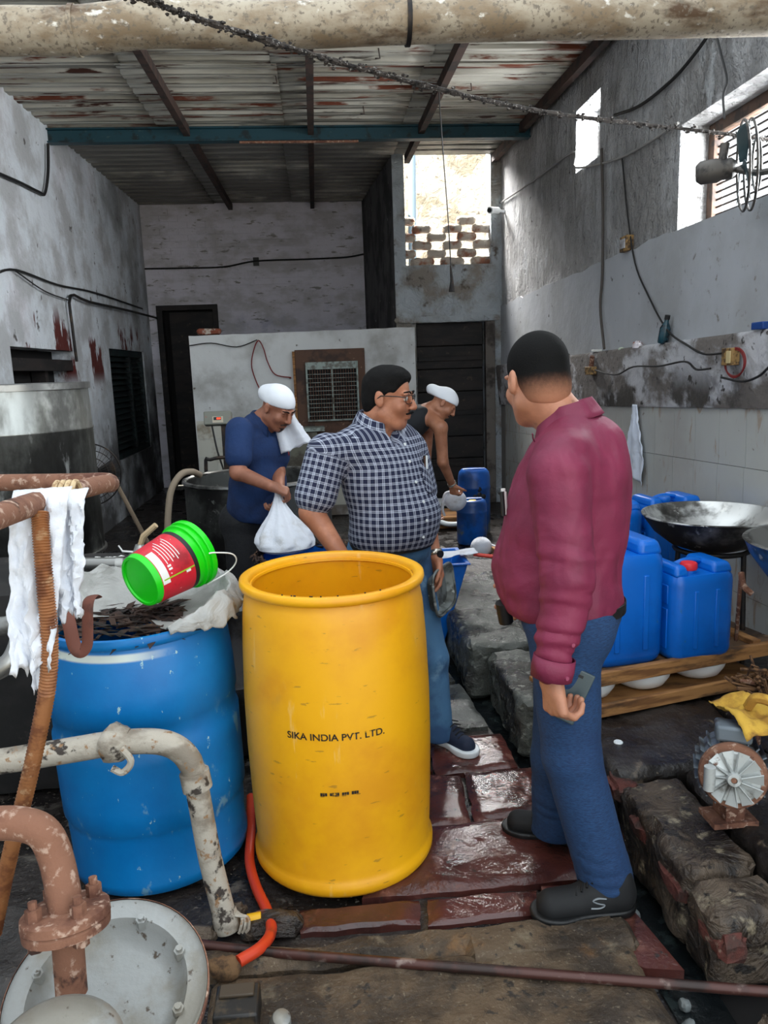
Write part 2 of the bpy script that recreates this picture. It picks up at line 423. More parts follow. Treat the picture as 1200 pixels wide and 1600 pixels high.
def head_prims(S_, c, M, sc=1.0, k=.018):
    c = np.array(c, float)
    def P(x, y, z): return c + M @ (np.array((x, y, z)) * sc)
    def r3(*r_): return tuple(v * sc for v in r_)
    S_.el(P(0, -.012, .036), r3(.074, .094, .084), M, k); S_.el(P(0, .020, -.040), r3(.061, .070, .078), M, k)
    S_.rc(P(0, .055, -.094), P(0, .030, -.088), .026 * sc, .03 * sc, k)
    for s_ in (-1, 1):
        S_.rc(P(.048 * s_, -.005, -.058), P(.022 * s_, .052, -.094), .024 * sc, .02 * sc, k)
        S_.el(P(.036 * s_, .062, -.028), r3(.026, .022, .026), M, k)
        S_.el(P(.030 * s_, .082, .022), r3(.026, .012, .009), M, .01)
    S_.rc(P(0, .088, .016), P(0, .110, -.026), .0085 * sc, .0125 * sc, .010)
    for s_ in (-1, 1):
        S_.el(P(.012 * s_, .100, -.031), r3(.008, .010, .007), M, .006)
        S_.el(P(.031 * s_, .094, .007), r3(.017, .011, .010), M, .008, 's')
        S_.el(P(.031 * s_, .079, .007), r3(.0125, .0125, .0115), M, .003)
        S_.el(P(.077 * s_, -.008, -.004), r3(.009, .019, .031), M @ np.array([[1, 0, 0], [0, .97, -.22], [0, .22, .97]]), .007)
        S_.el(P(.087 * s_, -.004, .0), r3(.006, .010, .017), M, .004, 's')
    S_.el(P(0, .088, -.058), r3(.023, .011, .0055), M, .006); S_.el(P(0, .086, -.069), r3(.020, .011, .007), M, .006)
    S_.rc(P(-.02, .099, -.0635), P(.02, .099, -.0635), .0022 * sc, .0022 * sc, .003, op='s')
    return P
def hand_prims(S_, w, d, n, side, curls=(35, 40, 45, 50), spread=.0, s=1.0, thumb=(.55, .75, .35), tc=25):
    w = np.array(w, float); d = N3(d); side = N3(np.array(side) - d * np.dot(side, d)); n = N3(np.array(n) - d * np.dot(n, d) - side * np.dot(n, side))
    S_.rc(w, w + d * .03 * s, .026 * s, .026 * s, .015, flat=(n, .72))
    tips = []
    for i, (o, seg, r_) in enumerate(((.030, (.042, .026, .021), .0100), (.0105, (.046, .030, .022), .0102), (-.0105, (.043, .028, .021), .0098), (-.030, (.034, .021, .018), .0088))):
        kn = w + d * (.088 - .004 * abs(i - 1.2)) * s + side * o * s
        S_.rc(w + d * .02 * s + side * o * .55 * s, kn, .0155 * s, .0125 * s, .012)
        a = 0; p = kn
        for j, L in enumerate(seg):
            a += R(curls[i]) * (1.0, 1.05, .75)[j]; v = d * math.cos(a) + n * math.sin(a) + side * spread * (o / .03)
            q = p + N3(v) * L * s; S_.rc(p, q, r_ * s * (1 - .07 * j), r_ * s * (.95 - .08 * j), .004); p = q
        tips.append(p)
    b = w + d * .022 * s + side * .024 * s; v = N3(d * thumb[0] + side * thumb[1] + n * thumb[2]); p = b + v * .042 * s
    S_.rc(b, p, .0165 * s, .0125 * s, .014); v2 = N3(v * math.cos(R(tc)) + N3(d * .7 + n * .7) * math.sin(R(tc))); q = p + v2 * .032 * s; S_.rc(p, q, .0118 * s, .0108 * s, .004)
    v3 = N3(v2 * math.cos(R(tc)) + N3(d * .5 + n) * math.sin(R(tc))); S_.rc(q, q + v3 * .024 * s, .0108 * s, .0085 * s, .004)
    return tips
def torso_frame(pel, nb, fwd):
    up = N3(np.array(nb) - np.array(pel)); f = N3(np.array(fwd) - up * np.dot(fwd, up)); l = np.cross(up, f); return np.stack([l, f, up], 1)   # columns: left, forward, up
def vmix(V, a, b):
    a, b = np.array(a), np.array(b); ba = b - a; t = np.clip((V - a) @ ba / (ba @ ba), 0, 1); return np.linalg.norm(V - a - t[:, None] * ba, axis=1), t
def skin_mat(name, c, c2):
    return mat(name, c, .48, layers=[dict(c=c2, s=14, lo=.4, hi=.68), dict(c=tuple(int(v * .62) for v in c), s=34, lo=.62, hi=.74, a=.5)], bump=[dict(s=220, v=.12, dist=.002)], sss=.08)

# ================================================================== THE SETTING
XL, XR, YB, YLAT = -2.33, 2.15, 11.5, 8.9
def zr(y): return 3.70 + .022 * y
m_wall_left = mat('plaster_left', (222, 228, 234), .88, layers=[
    dict(c=(214, 190, 198), s=1.1, lo=.45, hi=.7, a=.5), dict(c=(184, 186, 188), s=2.2, lo=.42, hi=.62),
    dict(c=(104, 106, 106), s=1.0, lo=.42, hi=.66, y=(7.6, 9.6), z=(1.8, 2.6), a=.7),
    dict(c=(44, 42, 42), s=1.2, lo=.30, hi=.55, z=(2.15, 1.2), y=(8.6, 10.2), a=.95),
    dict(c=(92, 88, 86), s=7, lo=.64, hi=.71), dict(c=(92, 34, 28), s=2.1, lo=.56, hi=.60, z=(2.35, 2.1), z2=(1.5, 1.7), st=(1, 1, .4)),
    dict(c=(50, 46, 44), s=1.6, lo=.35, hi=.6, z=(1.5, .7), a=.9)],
    bump=[dict(s=3, v=.7, dist=.06), dict(s=30, v=.5, dist=.012)])
m_wall_back = mat('painted_brick', (226, 222, 232), .88, layers=[
    dict(c=(196, 192, 196), s=2.0, lo=.42, hi=.62, st=(1, 1, 2)), dict(c=(126, 124, 122), s=1.3, lo=.48, hi=.72, x=(-.6, .6), a=.7),
    dict(c=(150, 146, 144), s=9, lo=.60, hi=.68, st=(.6, 1, 2)), dict(c=(120, 126, 160), s=2, lo=.55, hi=.7, z=(2.9, 2.4), a=.4)],
    bump=[dict(s=14, v=.5, dist=.012)])
m_plaster_rough = mat('plaster_rough', (194, 194, 195), .92, layers=[
    dict(c=(160, 158, 156), s=1.5, lo=.42, hi=.62), dict(c=(108, 106, 104), s=1.6, lo=.50, hi=.72, st=(1, 1, .6), a=.7), dict(c=(196, 198, 200), s=5, lo=.56, hi=.68, st=(1, 1, .5)),
    dict(c=(96, 93, 90), s=9, lo=.64, hi=.72)], bump=[dict(s=4, v=1.0, dist=.16, st=(1, 1.5, .8), d=1.6), dict(s=14, v=.9, dist=.05, d=1), dict(s=40, v=.7, dist=.014)])
m_plaster_smooth = mat('plaster_smooth', (170, 173, 178), .8, layers=[
    dict(c=(156, 158, 160), s=1.4, lo=.42, hi=.65), dict(c=(70, 68, 64), s=14, lo=.66, hi=.70), dict(c=(130, 126, 120), s=14, lo=.60, hi=.7, y=(5.5, 3.5))], bump=[dict(s=5, v=.3, dist=.03)])
m_plaster_damp = mat('plaster_damp', (178, 178, 182), .9, layers=[
    dict(c=(104, 98, 94), s=1.8, lo=.44, hi=.56, st=(1, 1, 1.6)), dict(c=(66, 62, 58), s=2.6, lo=.50, hi=.60, z=(1.62, 1.40)), dict(c=(52, 48, 46), s=16, lo=.6, hi=.68)],
    bump=[dict(s=10, v=.7, dist=.03)])
m_tile = mat('marbled_tile', (184, 186, 182), .22, layers=[dict(c=(166, 152, 136), s=3.2, lo=.56, hi=.66, st=(1, 3.0, 1.0), d=1.2), dict(c=(172, 171, 167), s=1.1, lo=.42, hi=.68), dict(c=(120, 112, 104), s=20, lo=.66, hi=.74)], rnd=.03)
m_grout = mat('grout', (120, 116, 112), .9)
m_partition = mat('partition_paint', (214, 217, 217), .8, layers=[dict(c=(166, 166, 162), s=1.5, lo=.45, hi=.68), dict(c=(96, 88, 80), s=8, lo=.66, hi=.72), dict(c=(120, 110, 100), s=2, lo=.42, hi=.62, z=(1.0, .4))], bump=[dict(s=9, v=.2, dist=.02)])
m_lattice = mat('lattice_cement', (176, 184, 190), .92, layers=[dict(c=(140, 134, 126), s=2.5, lo=.45, hi=.62), dict(c=(96, 88, 80), s=7, lo=.58, hi=.7)], bump=[dict(s=5, v=.9, dist=.08, d=1.5), dict(s=30, v=.5, dist=.02)])
m_pier = mat('pier_plaster', (86, 84, 84), .92, layers=[dict(c=(46, 44, 44), s=2.2, lo=.42, hi=.6), dict(c=(190, 190, 188), s=9, lo=.68, hi=.71)], bump=[dict(s=12, v=.5, dist=.02)])  # dark grey plaster for the side face of the pier
m_sheet = mat('roof_sheet', (186, 183, 172), .45, .15, layers=[dict(c=(132, 128, 116), s=2, lo=.4, hi=.65, st=(.3, 5, 1)), dict(c=(104, 52, 32), s=2.2, lo=.55, hi=.61, st=(.4, 3.6, 1), r=.9, y=(8.2, 7.4)), dict(c=(66, 36, 26), s=5, lo=.58, hi=.64, st=(.3, 3.5, 1), r=.9, y=(8.2, 7.4)), dict(c=(70, 66, 60), s=7, lo=.60, hi=.68, st=(.2, 4, 1)), dict(c=(96, 94, 90), s=1.2, lo=.30, hi=.5, y=(7.7, 8.2), a=.85)])  # last layer paints the roof's shade beyond the beam into the sheets
m_purlin = mat('purlin_steel', (66, 46, 38), .8, layers=[dict(c=(40, 30, 26), s=10, lo=.45, hi=.6)])
m_teal = mat('teal_paint', (22, 66, 78), .5, layers=[dict(c=(18, 34, 40), s=9, lo=.52, hi=.66), dict(c=(70, 92, 94), s=22, lo=.64, hi=.7)])
m_dark = mat('dark_interior', (26, 24, 24), .95)
m_door = mat('sooty_boards', (40, 33, 31), .7, layers=[dict(c=(22, 20, 20), s=3, lo=.4, hi=.6, st=(1, 1, 3)), dict(c=(70, 56, 50), s=12, lo=.6, hi=.7)])
m_floor = mat('wet_floor', (50, 44, 41), .5, layers=[dict(c=(28, 25, 24), s=2.2, lo=.42, hi=.6, r=.18), dict(c=(84, 78, 70), s=9, lo=.56, hi=.68, r=.6), dict(c=(104, 96, 86), s=60, lo=.60, hi=.68)], bump=[dict(s=5, v=.4, dist=.05), dict(s=40, v=.4, dist=.012)])
m_slab = mat('red_sandstone_wet', (82, 44, 39), .10, layers=[dict(c=(58, 33, 30), s=3.2, lo=.42, hi=.62, r=.06), dict(c=(108, 68, 58), s=9, lo=.56, hi=.70, r=.36), dict(c=(54, 44, 40), s=30, lo=.62, hi=.7)], bump=[dict(s=5, v=.45, dist=.022, d=.6), dict(s=34, v=.35, dist=.006)], rnd=.12)
m_cement = mat('grey_cement_wet', (84, 86, 82), .5, layers=[dict(c=(54, 54, 50), s=6, lo=.42, hi=.6, r=.25), dict(c=(120, 122, 116), s=40, lo=.56, hi=.66)], bump=[dict(s=30, v=.6, dist=.015)])
m_aggregate = mat('aggregate_concrete', (92, 75, 56), .66, layers=[dict(c=(50, 40, 30), s=4, lo=.42, hi=.60), dict(c=(136, 124, 104), s=90, lo=.58, hi=.70, a=.55), dict(c=(120, 108, 88), s=7, lo=.58, hi=.70, a=.7), dict(c=(42, 36, 30), s=26, lo=.58, hi=.66), dict(c=(150, 104, 52), s=3, lo=.6, hi=.72, a=.6)], bump=[dict(s=70, v=.7, dist=.006), dict(s=12, v=.7, dist=.03)])
m_stone = mat('worn_stone', (96, 82, 68), .62, layers=[dict(c=(46, 38, 33), s=3.5, lo=.42, hi=.58, r=.35), dict(c=(150, 138, 116), s=14, lo=.56, hi=.68), dict(c=(112, 50, 40), s=3.2, lo=.60, hi=.66), dict(c=(34, 29, 26), s=22, lo=.56, hi=.64)], bump=[dict(s=9, v=1.0, dist=.05, d=1.0), dict(s=50, v=.6, dist=.012)])
m_stone_dark = mat('sooty_stone', (52, 46, 42), .5, layers=[dict(c=(26, 23, 22), s=3, lo=.40, hi=.60, r=.3), dict(c=(104, 92, 78), s=10, lo=.62, hi=.72), dict(c=(92, 84, 72), s=50, lo=.64, hi=.7)], bump=[dict(s=8, v=.5, dist=.03), dict(s=50, v=.4, dist=.01)])
m_stone_wet = mat('wet_grey_stone', (82, 84, 78), .45, layers=[dict(c=(48, 46, 43), s=4, lo=.42, hi=.6, r=.16), dict(c=(124, 126, 118), s=30, lo=.55, hi=.66), dict(c=(86, 52, 46), s=3, lo=.62, hi=.7)], bump=[dict(s=10, v=.7, dist=.04), dict(s=50, v=.6, dist=.012)])
m_sludge = mat('channel_sludge', (22, 26, 28), .12, layers=[dict(c=(44, 52, 52), s=12, lo=.5, hi=.65)], bump=[dict(s=18, v=.5, dist=.02)])
m_yard = mat('yard_ground', (196, 184, 164), .95, layers=[dict(c=(170, 156, 134), s=.6)])
m_sunwall = mat('yard_wall_plaster', (186, 178, 164), .95, layers=[dict(c=(150, 140, 122), s=2.4, lo=.50, hi=.62), dict(c=(96, 86, 76), s=6, lo=.60, hi=.68)], bump=[dict(s=5, v=1, dist=.1, d=1)])

def S(o): o['kind'] = 'structure'; return o

# ---- floor, drain and raised stone platform
chan = [(.45, .80, .97), (1.6, .82, .955), (2.25, .80, .95), (2.85, .755, .885), (3.5, .665, .80), (4.2, .60, .70), (5.0, .60, .66), (11.6, .60, .66)]
def cl(y, k):
    for a, b in zip(chan, chan[1:]):
        if a[0] <= y <= b[0]: t = (y - a[0]) / (b[0] - a[0]); return a[k] + (b[k] - a[k]) * t
    return chan[-1][k]
mb = MB()
def ffn(u, v):
    y = .45 + 11.15 * (v ** 1.6); xr = cl(y, 1); x = -2.5 + (xr + 2.5) * u
    return (x, y, -.012 + .010 * fbm((x, y, 0), 2.2))
mb.grid(ffn, 90, 130)
n0 = len(mb.v)
floor = S(obj('floor', mb, m_floor))
mb = MB()
mb.grid(lambda u, v: (cl(.45 + 5 * v, 1) - .004 + (cl(.45 + 5 * v, 2) - cl(.45 + 5 * v, 1) + .05) * u, .45 + 5 * v, -.075 + .012 * fbm((u * 2, v * 30, 0), 1.5)), 5, 60)
mb.grid(lambda u, v: (cl(.45 + 5 * v, 1) + .004 * fbm((0, v * 60, u * 3), 1), .45 + 5 * v, -.09 + .082 * u), 3, 60)
S(obj('floor_drain', mb, m_sludge))
mb = MB(); mb.grid(lambda u, v: (.6 + 1.75 * u, 5.0 + 6.6 * v, -.005 + .008 * fbm((u * 4, v * 12, 0), 1)), 20, 50)
mb.grid(lambda u, v: (.6 + 1.75 * u, .45 + .9 * v, -.02 + .02 * fbm((u * 8, v * 5, 3), 1)), 24, 12)
S(obj('floor', mb, m_floor))
mb = MB(); mb.box(-2.6, 2.5, .44, 11.7, -.3, -.10); S(obj('floor_foundation', mb, m_dark, smooth=False))
mb = MB(); mb.box(-40, 40, -40, .44, -.3, -.03); S(obj('yard_ground', mb, m_yard, smooth=False))
mb = MB(); mb.box(-40, 40, 11.7, 40, -.3, -.03); mb.box(2.5, 40, .44, 11.7, -.3, -.03); mb.box(-40, -2.6, .44, 11.7, -.3, -.03)
S(obj('yard_ground', mb, m_yard, smooth=False))
# paving slabs
slabs = [((.295, 2.837), (.498, 2.806), (.470, 2.468), (.235, 2.475)), ((.512, 2.815), (.795, 2.815), (.778, 2.51), (.486, 2.468)),
         ((.12, 2.452), (.788, 2.492), (.783, 2.115), (.06, 2.115)), ((.40, 3.12), (.735, 3.13), (.742, 2.83), (.40, 2.82)),
         ((.02, 2.84), (.283, 2.837), (.222, 2.475), (.0, 2.48)), ((.44, 3.66), (.655, 3.68), (.70, 3.20), (.44, 3.17)),
         ((.12, 3.12), (.39, 3.12), (.39, 2.85), (.10, 2.85)), ((.10, 3.62), (.42, 3.66), (.42, 3.18), (.10, 3.15)),
         ((.10, 4.25), (.58, 4.22), (.64, 3.72), (.10, 3.68))]
bricks_ = [((-.13, 2.10), (.232, 2.092), (.225, 1.992), (-.126, 2.004)), ((.258, 2.092), (.60, 2.092), (.585, 1.99), (.248, 1.978)), ((.62, 2.10), (.84, 2.08), (.90, 1.72), (.80, 1.74), (.62, 1.94))]
def slab_mesh(poly, z0, z1, seed, n=14, amp=.006):
    P = [Vector((x, y, 0)) for x, y in poly]; m = MB()
    if len(P) == 4:
        def top(u, v):
            p = (P[3] * (1 - u) + P[2] * u) * (1 - v) + (P[0] * (1 - u) + P[1] * u) * v
            e = min(u, v, 1 - u, 1 - v); drop = .010 * max(0, 1 - e * 12) ** 2
            w = Vector((fbm(p + Vector((seed, 0, 0)), 9), fbm(p + Vector((0, seed, 5)), 9), 0)) * .008
            return p + w + Vector((0, 0, z1 - drop + amp * fbm(p + Vector((0, 0, seed)), 5)))
        m.grid(top, n, n)
        w = n + 1; ring = [i for i in range(w)] + [j * w + n for j in range(1, w)] + [n * w + i for i in range(n - 1, -1, -1)] + [j * w for j in range(n - 1, 0, -1)]
        base = len(m.v); m.v += [Vector((m.v[i].x, m.v[i].y, z0)) for i in ring]; L = len(ring)
        for k in range(L): k2 = (k + 1) % L; m.f.append((ring[k], base + k, base + k2, ring[k2]))
    else: m.prism([(p.x, p.y) for p in P], z0, z1)
    return m
for i, p in enumerate(slabs): obj('paving_slab', slab_mesh(p, -.03, .014 + .003 * (i % 3), i * 3.3), m_cement if i in (5, 7, 8) else m_slab, floor)
for i, p in enumerate(bricks_): obj('paving_brick', slab_mesh(p, -.03, .012, i * 5.1 + 40, 10), m_slab, floor)
# foreground stone strips
mb = rough_block(-1.3, .80, 1.86, 1.945, -.06, .030, .011, .022, 3, 7, .012); S(obj('floor_kerb', mb, m_aggregate))
mb = rough_block(-.36, .80, 1.20, 1.845, -.06, .026, .012, .024, 8, 5, .010); S(obj('floor_concrete', mb, m_aggregate))
mb = rough_block(.33, .82, 1.80, 1.925, -.05, .036, .008, .02, 12, 6, .010); S(obj('floor_kerb_patch', mb, m_aggregate))
for i, (x, y, r) in enumerate([(-.21, 2.04, .085), (-.34, 2.12, .05), (-.42, 2.02, .05)]):
    mb = rough_block(x - r, x + r, y - r * .5, y + r * .5, -.02, .035, .014, .02, i + 30, 12, .01); tag(obj('stone', mb, m_stone), ['flat grey stone under the front rim of the yellow drum', 'small grey stone behind the foot of the white pipe', 'small broken stone left of the white pipe foot'][i], 'stone', 'stones by the drums')
for i in range(9):
    y = 1.62 + .085 * i + random.uniform(-.02, .02); x = (cl(y, 1) + cl(y, 2)) / 2 + random.uniform(-.03, .03); r = random.uniform(.008, .022)
    mb = rough_block(x - r, x + r, y - r * 1.3, y + r * 1.3, -.08, -.058 + r * .5, .006, .01, i + 60, 30, .003)
    tag(obj('pebble', mb, mat('pale_pebble', (120, 126, 126), .4)), ('first second third fourth fifth sixth seventh eighth ninth'.split()[i]) + ' pale pebble in the drain counting from the floor rod', 'pebble', 'pebbles in the drain')
# raised platform blocks (structure with its stones as pieces)
plat = bpy.data.objects.new('platform', None); COL.objects.link(plat); plat['kind'] = 'structure'
blocks = [(.69, 1.30, 3.62, 5.00, -.05, .235, m_stone_wet, .018), (1.30, 2.14, 3.40, 5.00, -.05, .235, m_stone_dark, .012), (.79, 1.12, 2.98, 3.60, -.05, .205, m_stone_wet, .022),
          (.945, 1.55, 2.36, 2.96, -.05, .225, m_stone_dark, .012), (1.56, 2.14, 2.36, 3.38, -.05, .225, m_stone_dark, .012), (1.13, 1.55, 2.97, 3.39, -.05, .222, m_stone_dark, .012),
          (.962, 1.18, 1.86, 2.345, -.05, .205, m_stone, .018), (.962, 1.18, 1.69, 1.855, -.05, .185, m_stone, .018), (1.19, 2.14, 1.72, 2.34, -.05, .232, m_stone_dark, .016), (1.0, 1.9, 1.25, 1.56, -.05, .035, m_stone, .02)]
for i, (a, b, c, d, e, f, mm, am) in enumerate(blocks): obj('stone_block', rough_block(a, b, c, d, e, f, am * .8, .024, i + 1, 11, .010), mm, plat)
for (x0, y0, z0, w) in [(.955, 2.10, .10, .09), (.96, 1.86, .075, .10), (.965, 1.66, .06, .08), (.94, 2.30, .13, .07)]:
    obj('brick', rough_block(x0 - .004, x0 + .09, y0, y0 + w * 1.6, z0, z0 + .075, .012, .02, y0 * 9, 12, .012), mat('worn_red_brick', (92, 46, 38), .8, layers=[dict(c=(60, 40, 34), s=9), dict(c=(130, 110, 96), s=24, lo=.6, hi=.7)], bump=[dict(s=30, v=.8, dist=.02)]), plat)

# ---- walls
mb = MB(); wallboxes(mb, 'X', XL, -.25, .6, YB + .2, -.1, 4.2, [(6.25, 7.83, 1.15, 1.885), (9.14, 10.92, .66, 1.95)])
wall_left = S(obj('wall_left', mb, m_wall_left, smooth=False))
mb = MB(); mb.box(XL - 3, XL, -9, .6, -.1, 4.2); mb.box(XL - 3, XL, -9, 4.5, 4.2, 9.0); S(obj('wall_sun_block', mb, m_wall_left, smooth=False))  # tall unseen wall added to keep direct sun out of the room
mb = MB(); wallboxes(mb, 'Y', YB, .2, XL - .2, .86, -.1, 4.2, [(-2.18, -1.39, -.1, 2.56)])
wall_back = S(obj('wall_back', mb, m_wall_back, smooth=False))
bm = MB(); bm.box(-.122, .122, -.012, .02, -.040, .040); brick_me = bm.mesh('brick'); brick_me.materials.append(m_wall_back)
rows = 22; cnt = 0
for r_ in range(rows):
    z = 2.02 + r_ * .0875
    for c_ in range(13):
        x = XL + .13 + c_ * .252 + (.126 if r_ % 2 else 0)
        if x > .62 or (-2.32 < x < -1.25 and z < 2.63) or z > zr(YB) - .06: continue
        piece('brick', brick_me, wall_back, Matrix.Translation((x + random.uniform(-.004, .004), YB - random.uniform(-.006, .006), z)) @ Matrix.Rotation(random.uniform(-.012, .012), 4, 'Y'))
# right wall and its finishes
mb = MB(); wallboxes(mb, 'X', XR, .28, .6, YLAT + .4, -.1, 4.2, [(3.10, 4.565, 2.35, 2.925), (5.86, 6.39, 3.10, 3.56)])
wall_right = S(obj('wall_right', mb, m_plaster_rough, smooth=False))
mb = MB()
def ztop(y): return 2.36 - .02 * max(0, y - 4.5) + .02 * fbm((y, 0, 0), 3)
vs = []; n = 60
for i in range(n + 1):
    y = 2.6 + (YLAT - 2.6) * i / n; zb = 1.735 - .024 * (y - 3.6)
    zt = min(ztop(y), 2.35 if y < 4.6 else 9) + (.015 * fbm((y, 3, 0), 9) if y > 4.6 else 0)
    vs += [(XR - .016, y, zb), (XR - .016, y, zt), (XR + .01, y, zt)]
mb.add(vs, [f for i in range(n) for f in ((i * 3, i * 3 + 1, i * 3 + 4, i * 3 + 3), (i * 3 + 1, i * 3 + 2, i * 3 + 5, i * 3 + 4))])
obj('plaster_band', mb, m_plaster_smooth, wall_right)
def ttop(y): return 1.396 - .0395 * (y - 3.6)
vs = []
for i in range(n + 1):
    y = 2.6 + (YLAT - 2.6) * i / n; zb = ttop(y) - .03; zt = 1.735 - .024 * (y - 3.6)
    w1 = .075 + .012 * fbm((y, 0, 7), 5); w2 = .045 + .010 * fbm((y, 0, 9), 6)
    vs += [(XR - w2, y, zb), (XR - w1, y, zt - .02), (XR - w1 + .012, y, zt), (XR + .01, y, zt)]
mb = MB(); mb.add(vs, [f for i in range(n) for k in range(3) for f in ((i * 4 + k, i * 4 + k + 1, i * 4 + k + 5, i * 4 + k + 4),)])
obj('ledge', mb, m_plaster_damp, wall_right)
mb = MB(); TW, TH = .262, .327
mb.box(XR - .018, XR + .01, 2.6, YLAT - .01, -.05, 1.15); obj('grout', mb, m_grout, wall_right, smooth=False)
tm = MB(); tm.box(-.012, 0, -TW / 2 + .0015, TW / 2 - .0015, -TH / 2 + .0015, TH / 2 - .0015); tile_me = tm.mesh('tile'); tile_me.materials.append(m_tile)
ang = -math.atan(.0395)
for c_ in range(24):
    y = 2.75 + c_ * TW
    for r_ in range(5):
        if y + TW / 2 > YLAT: continue
        zc = ttop(y) - TH / 2 - r_ * TH
        if zc < .0: continue
        piece('tile', tile_me, wall_right, Matrix.Translation((XR - .018, y, zc)) @ Matrix.Rotation(ang, 4, 'X'))
# lattice wall over the plank door
mb = MB(); wallboxes(mb, 'Y', YLAT, .24, .93, XR, 0, 4.05, [(1.155, 1.95, 0, 2.11), (1.06, 2.03, 2.74, 4.05)])
mb.box(.93, 1.06, YLAT - .012, YLAT + .25, 2.12, 3.905)
wall_lat = S(obj('wall_lattice', mb, m_lattice, smooth=False))
mb = rough_block(.90, 2.13, YLAT - .05, YLAT + .01, 2.105, 2.185, .008, .05, 4, 8, .008); obj('lintel', mb, m_lattice, wall_lat)
bm = rough_block(-.115, .115, -.055, .055, -.043, .043, .010, .04, 2, 14, .012); lb_me = bm.mesh('brick'); lb_me.materials.append(mat('lattice_brick', (192, 182, 170), .92, layers=[dict(c=(160, 110, 88), s=6, lo=.5, hi=.64), dict(c=(120, 112, 104), s=14, lo=.55, hi=.7)], bump=[dict(s=30, v=.6, dist=.02)])); lb_me.shade_smooth()
for r_ in range(6):
    z = 2.785 + r_ * .089
    for c_ in range(4):
        x = 1.06 + (.02 if r_ % 2 else .20) + c_ * .345
        if x > 2.03 or (r_ == 5 and c_ == 1): continue
        sx = 1.0 if r_ > 0 else 1.25
        piece('brick', lb_me, wall_lat, Matrix.Translation((x, YLAT + .11 + random.uniform(-.015, .015), z)) @ Matrix.Rotation(random.uniform(-.06, .06), 4, 'Y') @ Matrix.Diagonal((sx, 1, 1.04, 1)))
mb = MB(); mb.add([(.93, YLAT, 0), (.76, YB, 0), (.76, YB, 4.1), (.93, YLAT, 4.1), (.99, YLAT + .02, 0), (.88, YB + .1, 0), (.88, YB + .1, 4.1), (.99, YLAT + .02, 4.1)], [(0, 3, 2, 1), (4, 5, 6, 7), (0, 1, 5, 4), (3, 7, 6, 2), (0, 4, 7, 3), (1, 2, 6, 5)])
S(obj('wall_pier', mb, m_pier, smooth=False))
# partition
PX0, PX1, PYF = -1.345, 1.10, 8.6
mb = MB()
n = 40; vs = []
for i in range(n + 1):
    x = PX0 + (PX1 - PX0) * i / n; z = 2.03 + .022 * (i / n) + .006 * fbm((x, 1, 0), 5)
    vs += [(x, PYF, 0), (x, PYF, z), (x, PYF + .12, z), (x, PYF + .12, 0)]
mb.add(vs, [(i * 4 + k, i * 4 + k + 1, i * 4 + k + 5, i * 4 + k + 4) for i in range(n) for k in range(3)] + [(0, 3, 2, 1), (n * 4, n * 4 + 1, n * 4 + 2, n * 4 + 3)])
wall_part = S(obj('wall_partition', mb, m_partition, smooth=False))
tm = MB(); tm.box(-.099, .099, -.008, 0, -.099, .099); t2 = tm.mesh('tile'); t2.materials.append(mat('white_tile', (205, 204, 192), .3, layers=[dict(c=(150, 138, 118), s=4, lo=.5, hi=.68)], rnd=.05))
for c_ in range(12):
    for r_ in range(5):
        piece('tile', t2, wall_part, Matrix.Translation((PX0 + .11 + c_ * .2015, PYF, 1.02 - r_ * .2015)))
# doors
door = S(obj('door_1', MB().box(-2.18, -1.39, YB + .15, YB + .19, 0, 2.56), m_dark, smooth=False))
mb = MB(); mb.box(-2.22, -2.14, YB - .03, YB + .12, 0, 2.60); mb.box(-1.43, -1.36, YB - .03, YB + .12, 0, 2.60); mb.box(-2.14, -1.43, YB - .03, YB + .12, 2.53, 2.60)
obj('door_frame', mb, m_door, door, smooth=False)
mb = MB(); mb.box(-2.05, -1.44, YB + .02, YB + .06, 0, 2.50); obj('door_panel', mb, m_door, door, smooth=False)
door = S(obj('door_2', MB().box(1.15, 1.96, YLAT + .16, YLAT + .2, 0, 2.11), m_dark, smooth=False))
for k in range(8):
    z = .02 + k * .262; mb = MB(); mb.box(1.17, 1.94, YLAT + .10 - .006 * (k % 2), YLAT + .15, z, z + .252); obj('plank', mb, m_door, door, smooth=False, bevel=.004)
for z in (.45, 1.05, 1.68):
    mb = MB(); mb.box(1.18, 1.93, YLAT + .07, YLAT + .10, z, z + .05); obj('batten', mb, m_door, door, smooth=False, bevel=.003)
mb = MB(); mb.box(1.95, 2.06, YLAT - .03, YLAT + .06, 0, 2.11); obj('door_jamb', mb, mat('jamb_cement', (112, 106, 100), .9, layers=[dict(c=(66, 60, 56), s=4)]), door, smooth=False, bevel=.006)
# left windows
w = S(obj('window_1', MB().box(XL - .25, XL - .21, 6.25, 7.83, 1.15, 1.885), m_dark, smooth=False))
mb = MB(); mb.box(XL - .12, XL - .02, 6.25, 7.83, 1.70, 1.80); obj('lintel_bar', mb, m_door, w, smooth=False)
mb = MB(); mb.box(XL - .2, XL - .08, 7.2, 7.28, 1.15, 1.70); obj('frame_post', mb, m_door, w, smooth=False)
m_green = mat('green_shutter', (20, 40, 40), .6, layers=[dict(c=(10, 16, 17), s=5)])
w = S(obj('window_2', MB().box(XL - .2, XL - .17, 9.14, 10.92, .66, 1.95), m_dark, smooth=False))
mb = MB()
for a, b, c, d in ((9.14, 9.22, .66, 1.95), (10.84, 10.92, .66, 1.95), (9.22, 10.84, 1.87, 1.95), (9.22, 10.84, .66, .73), (10.16, 10.24, .73, 1.87)): mb.box(XL - .09, XL - .02, a, b, c, d)
obj('window_frame', mb, m_green, w, smooth=False, bevel=.006)
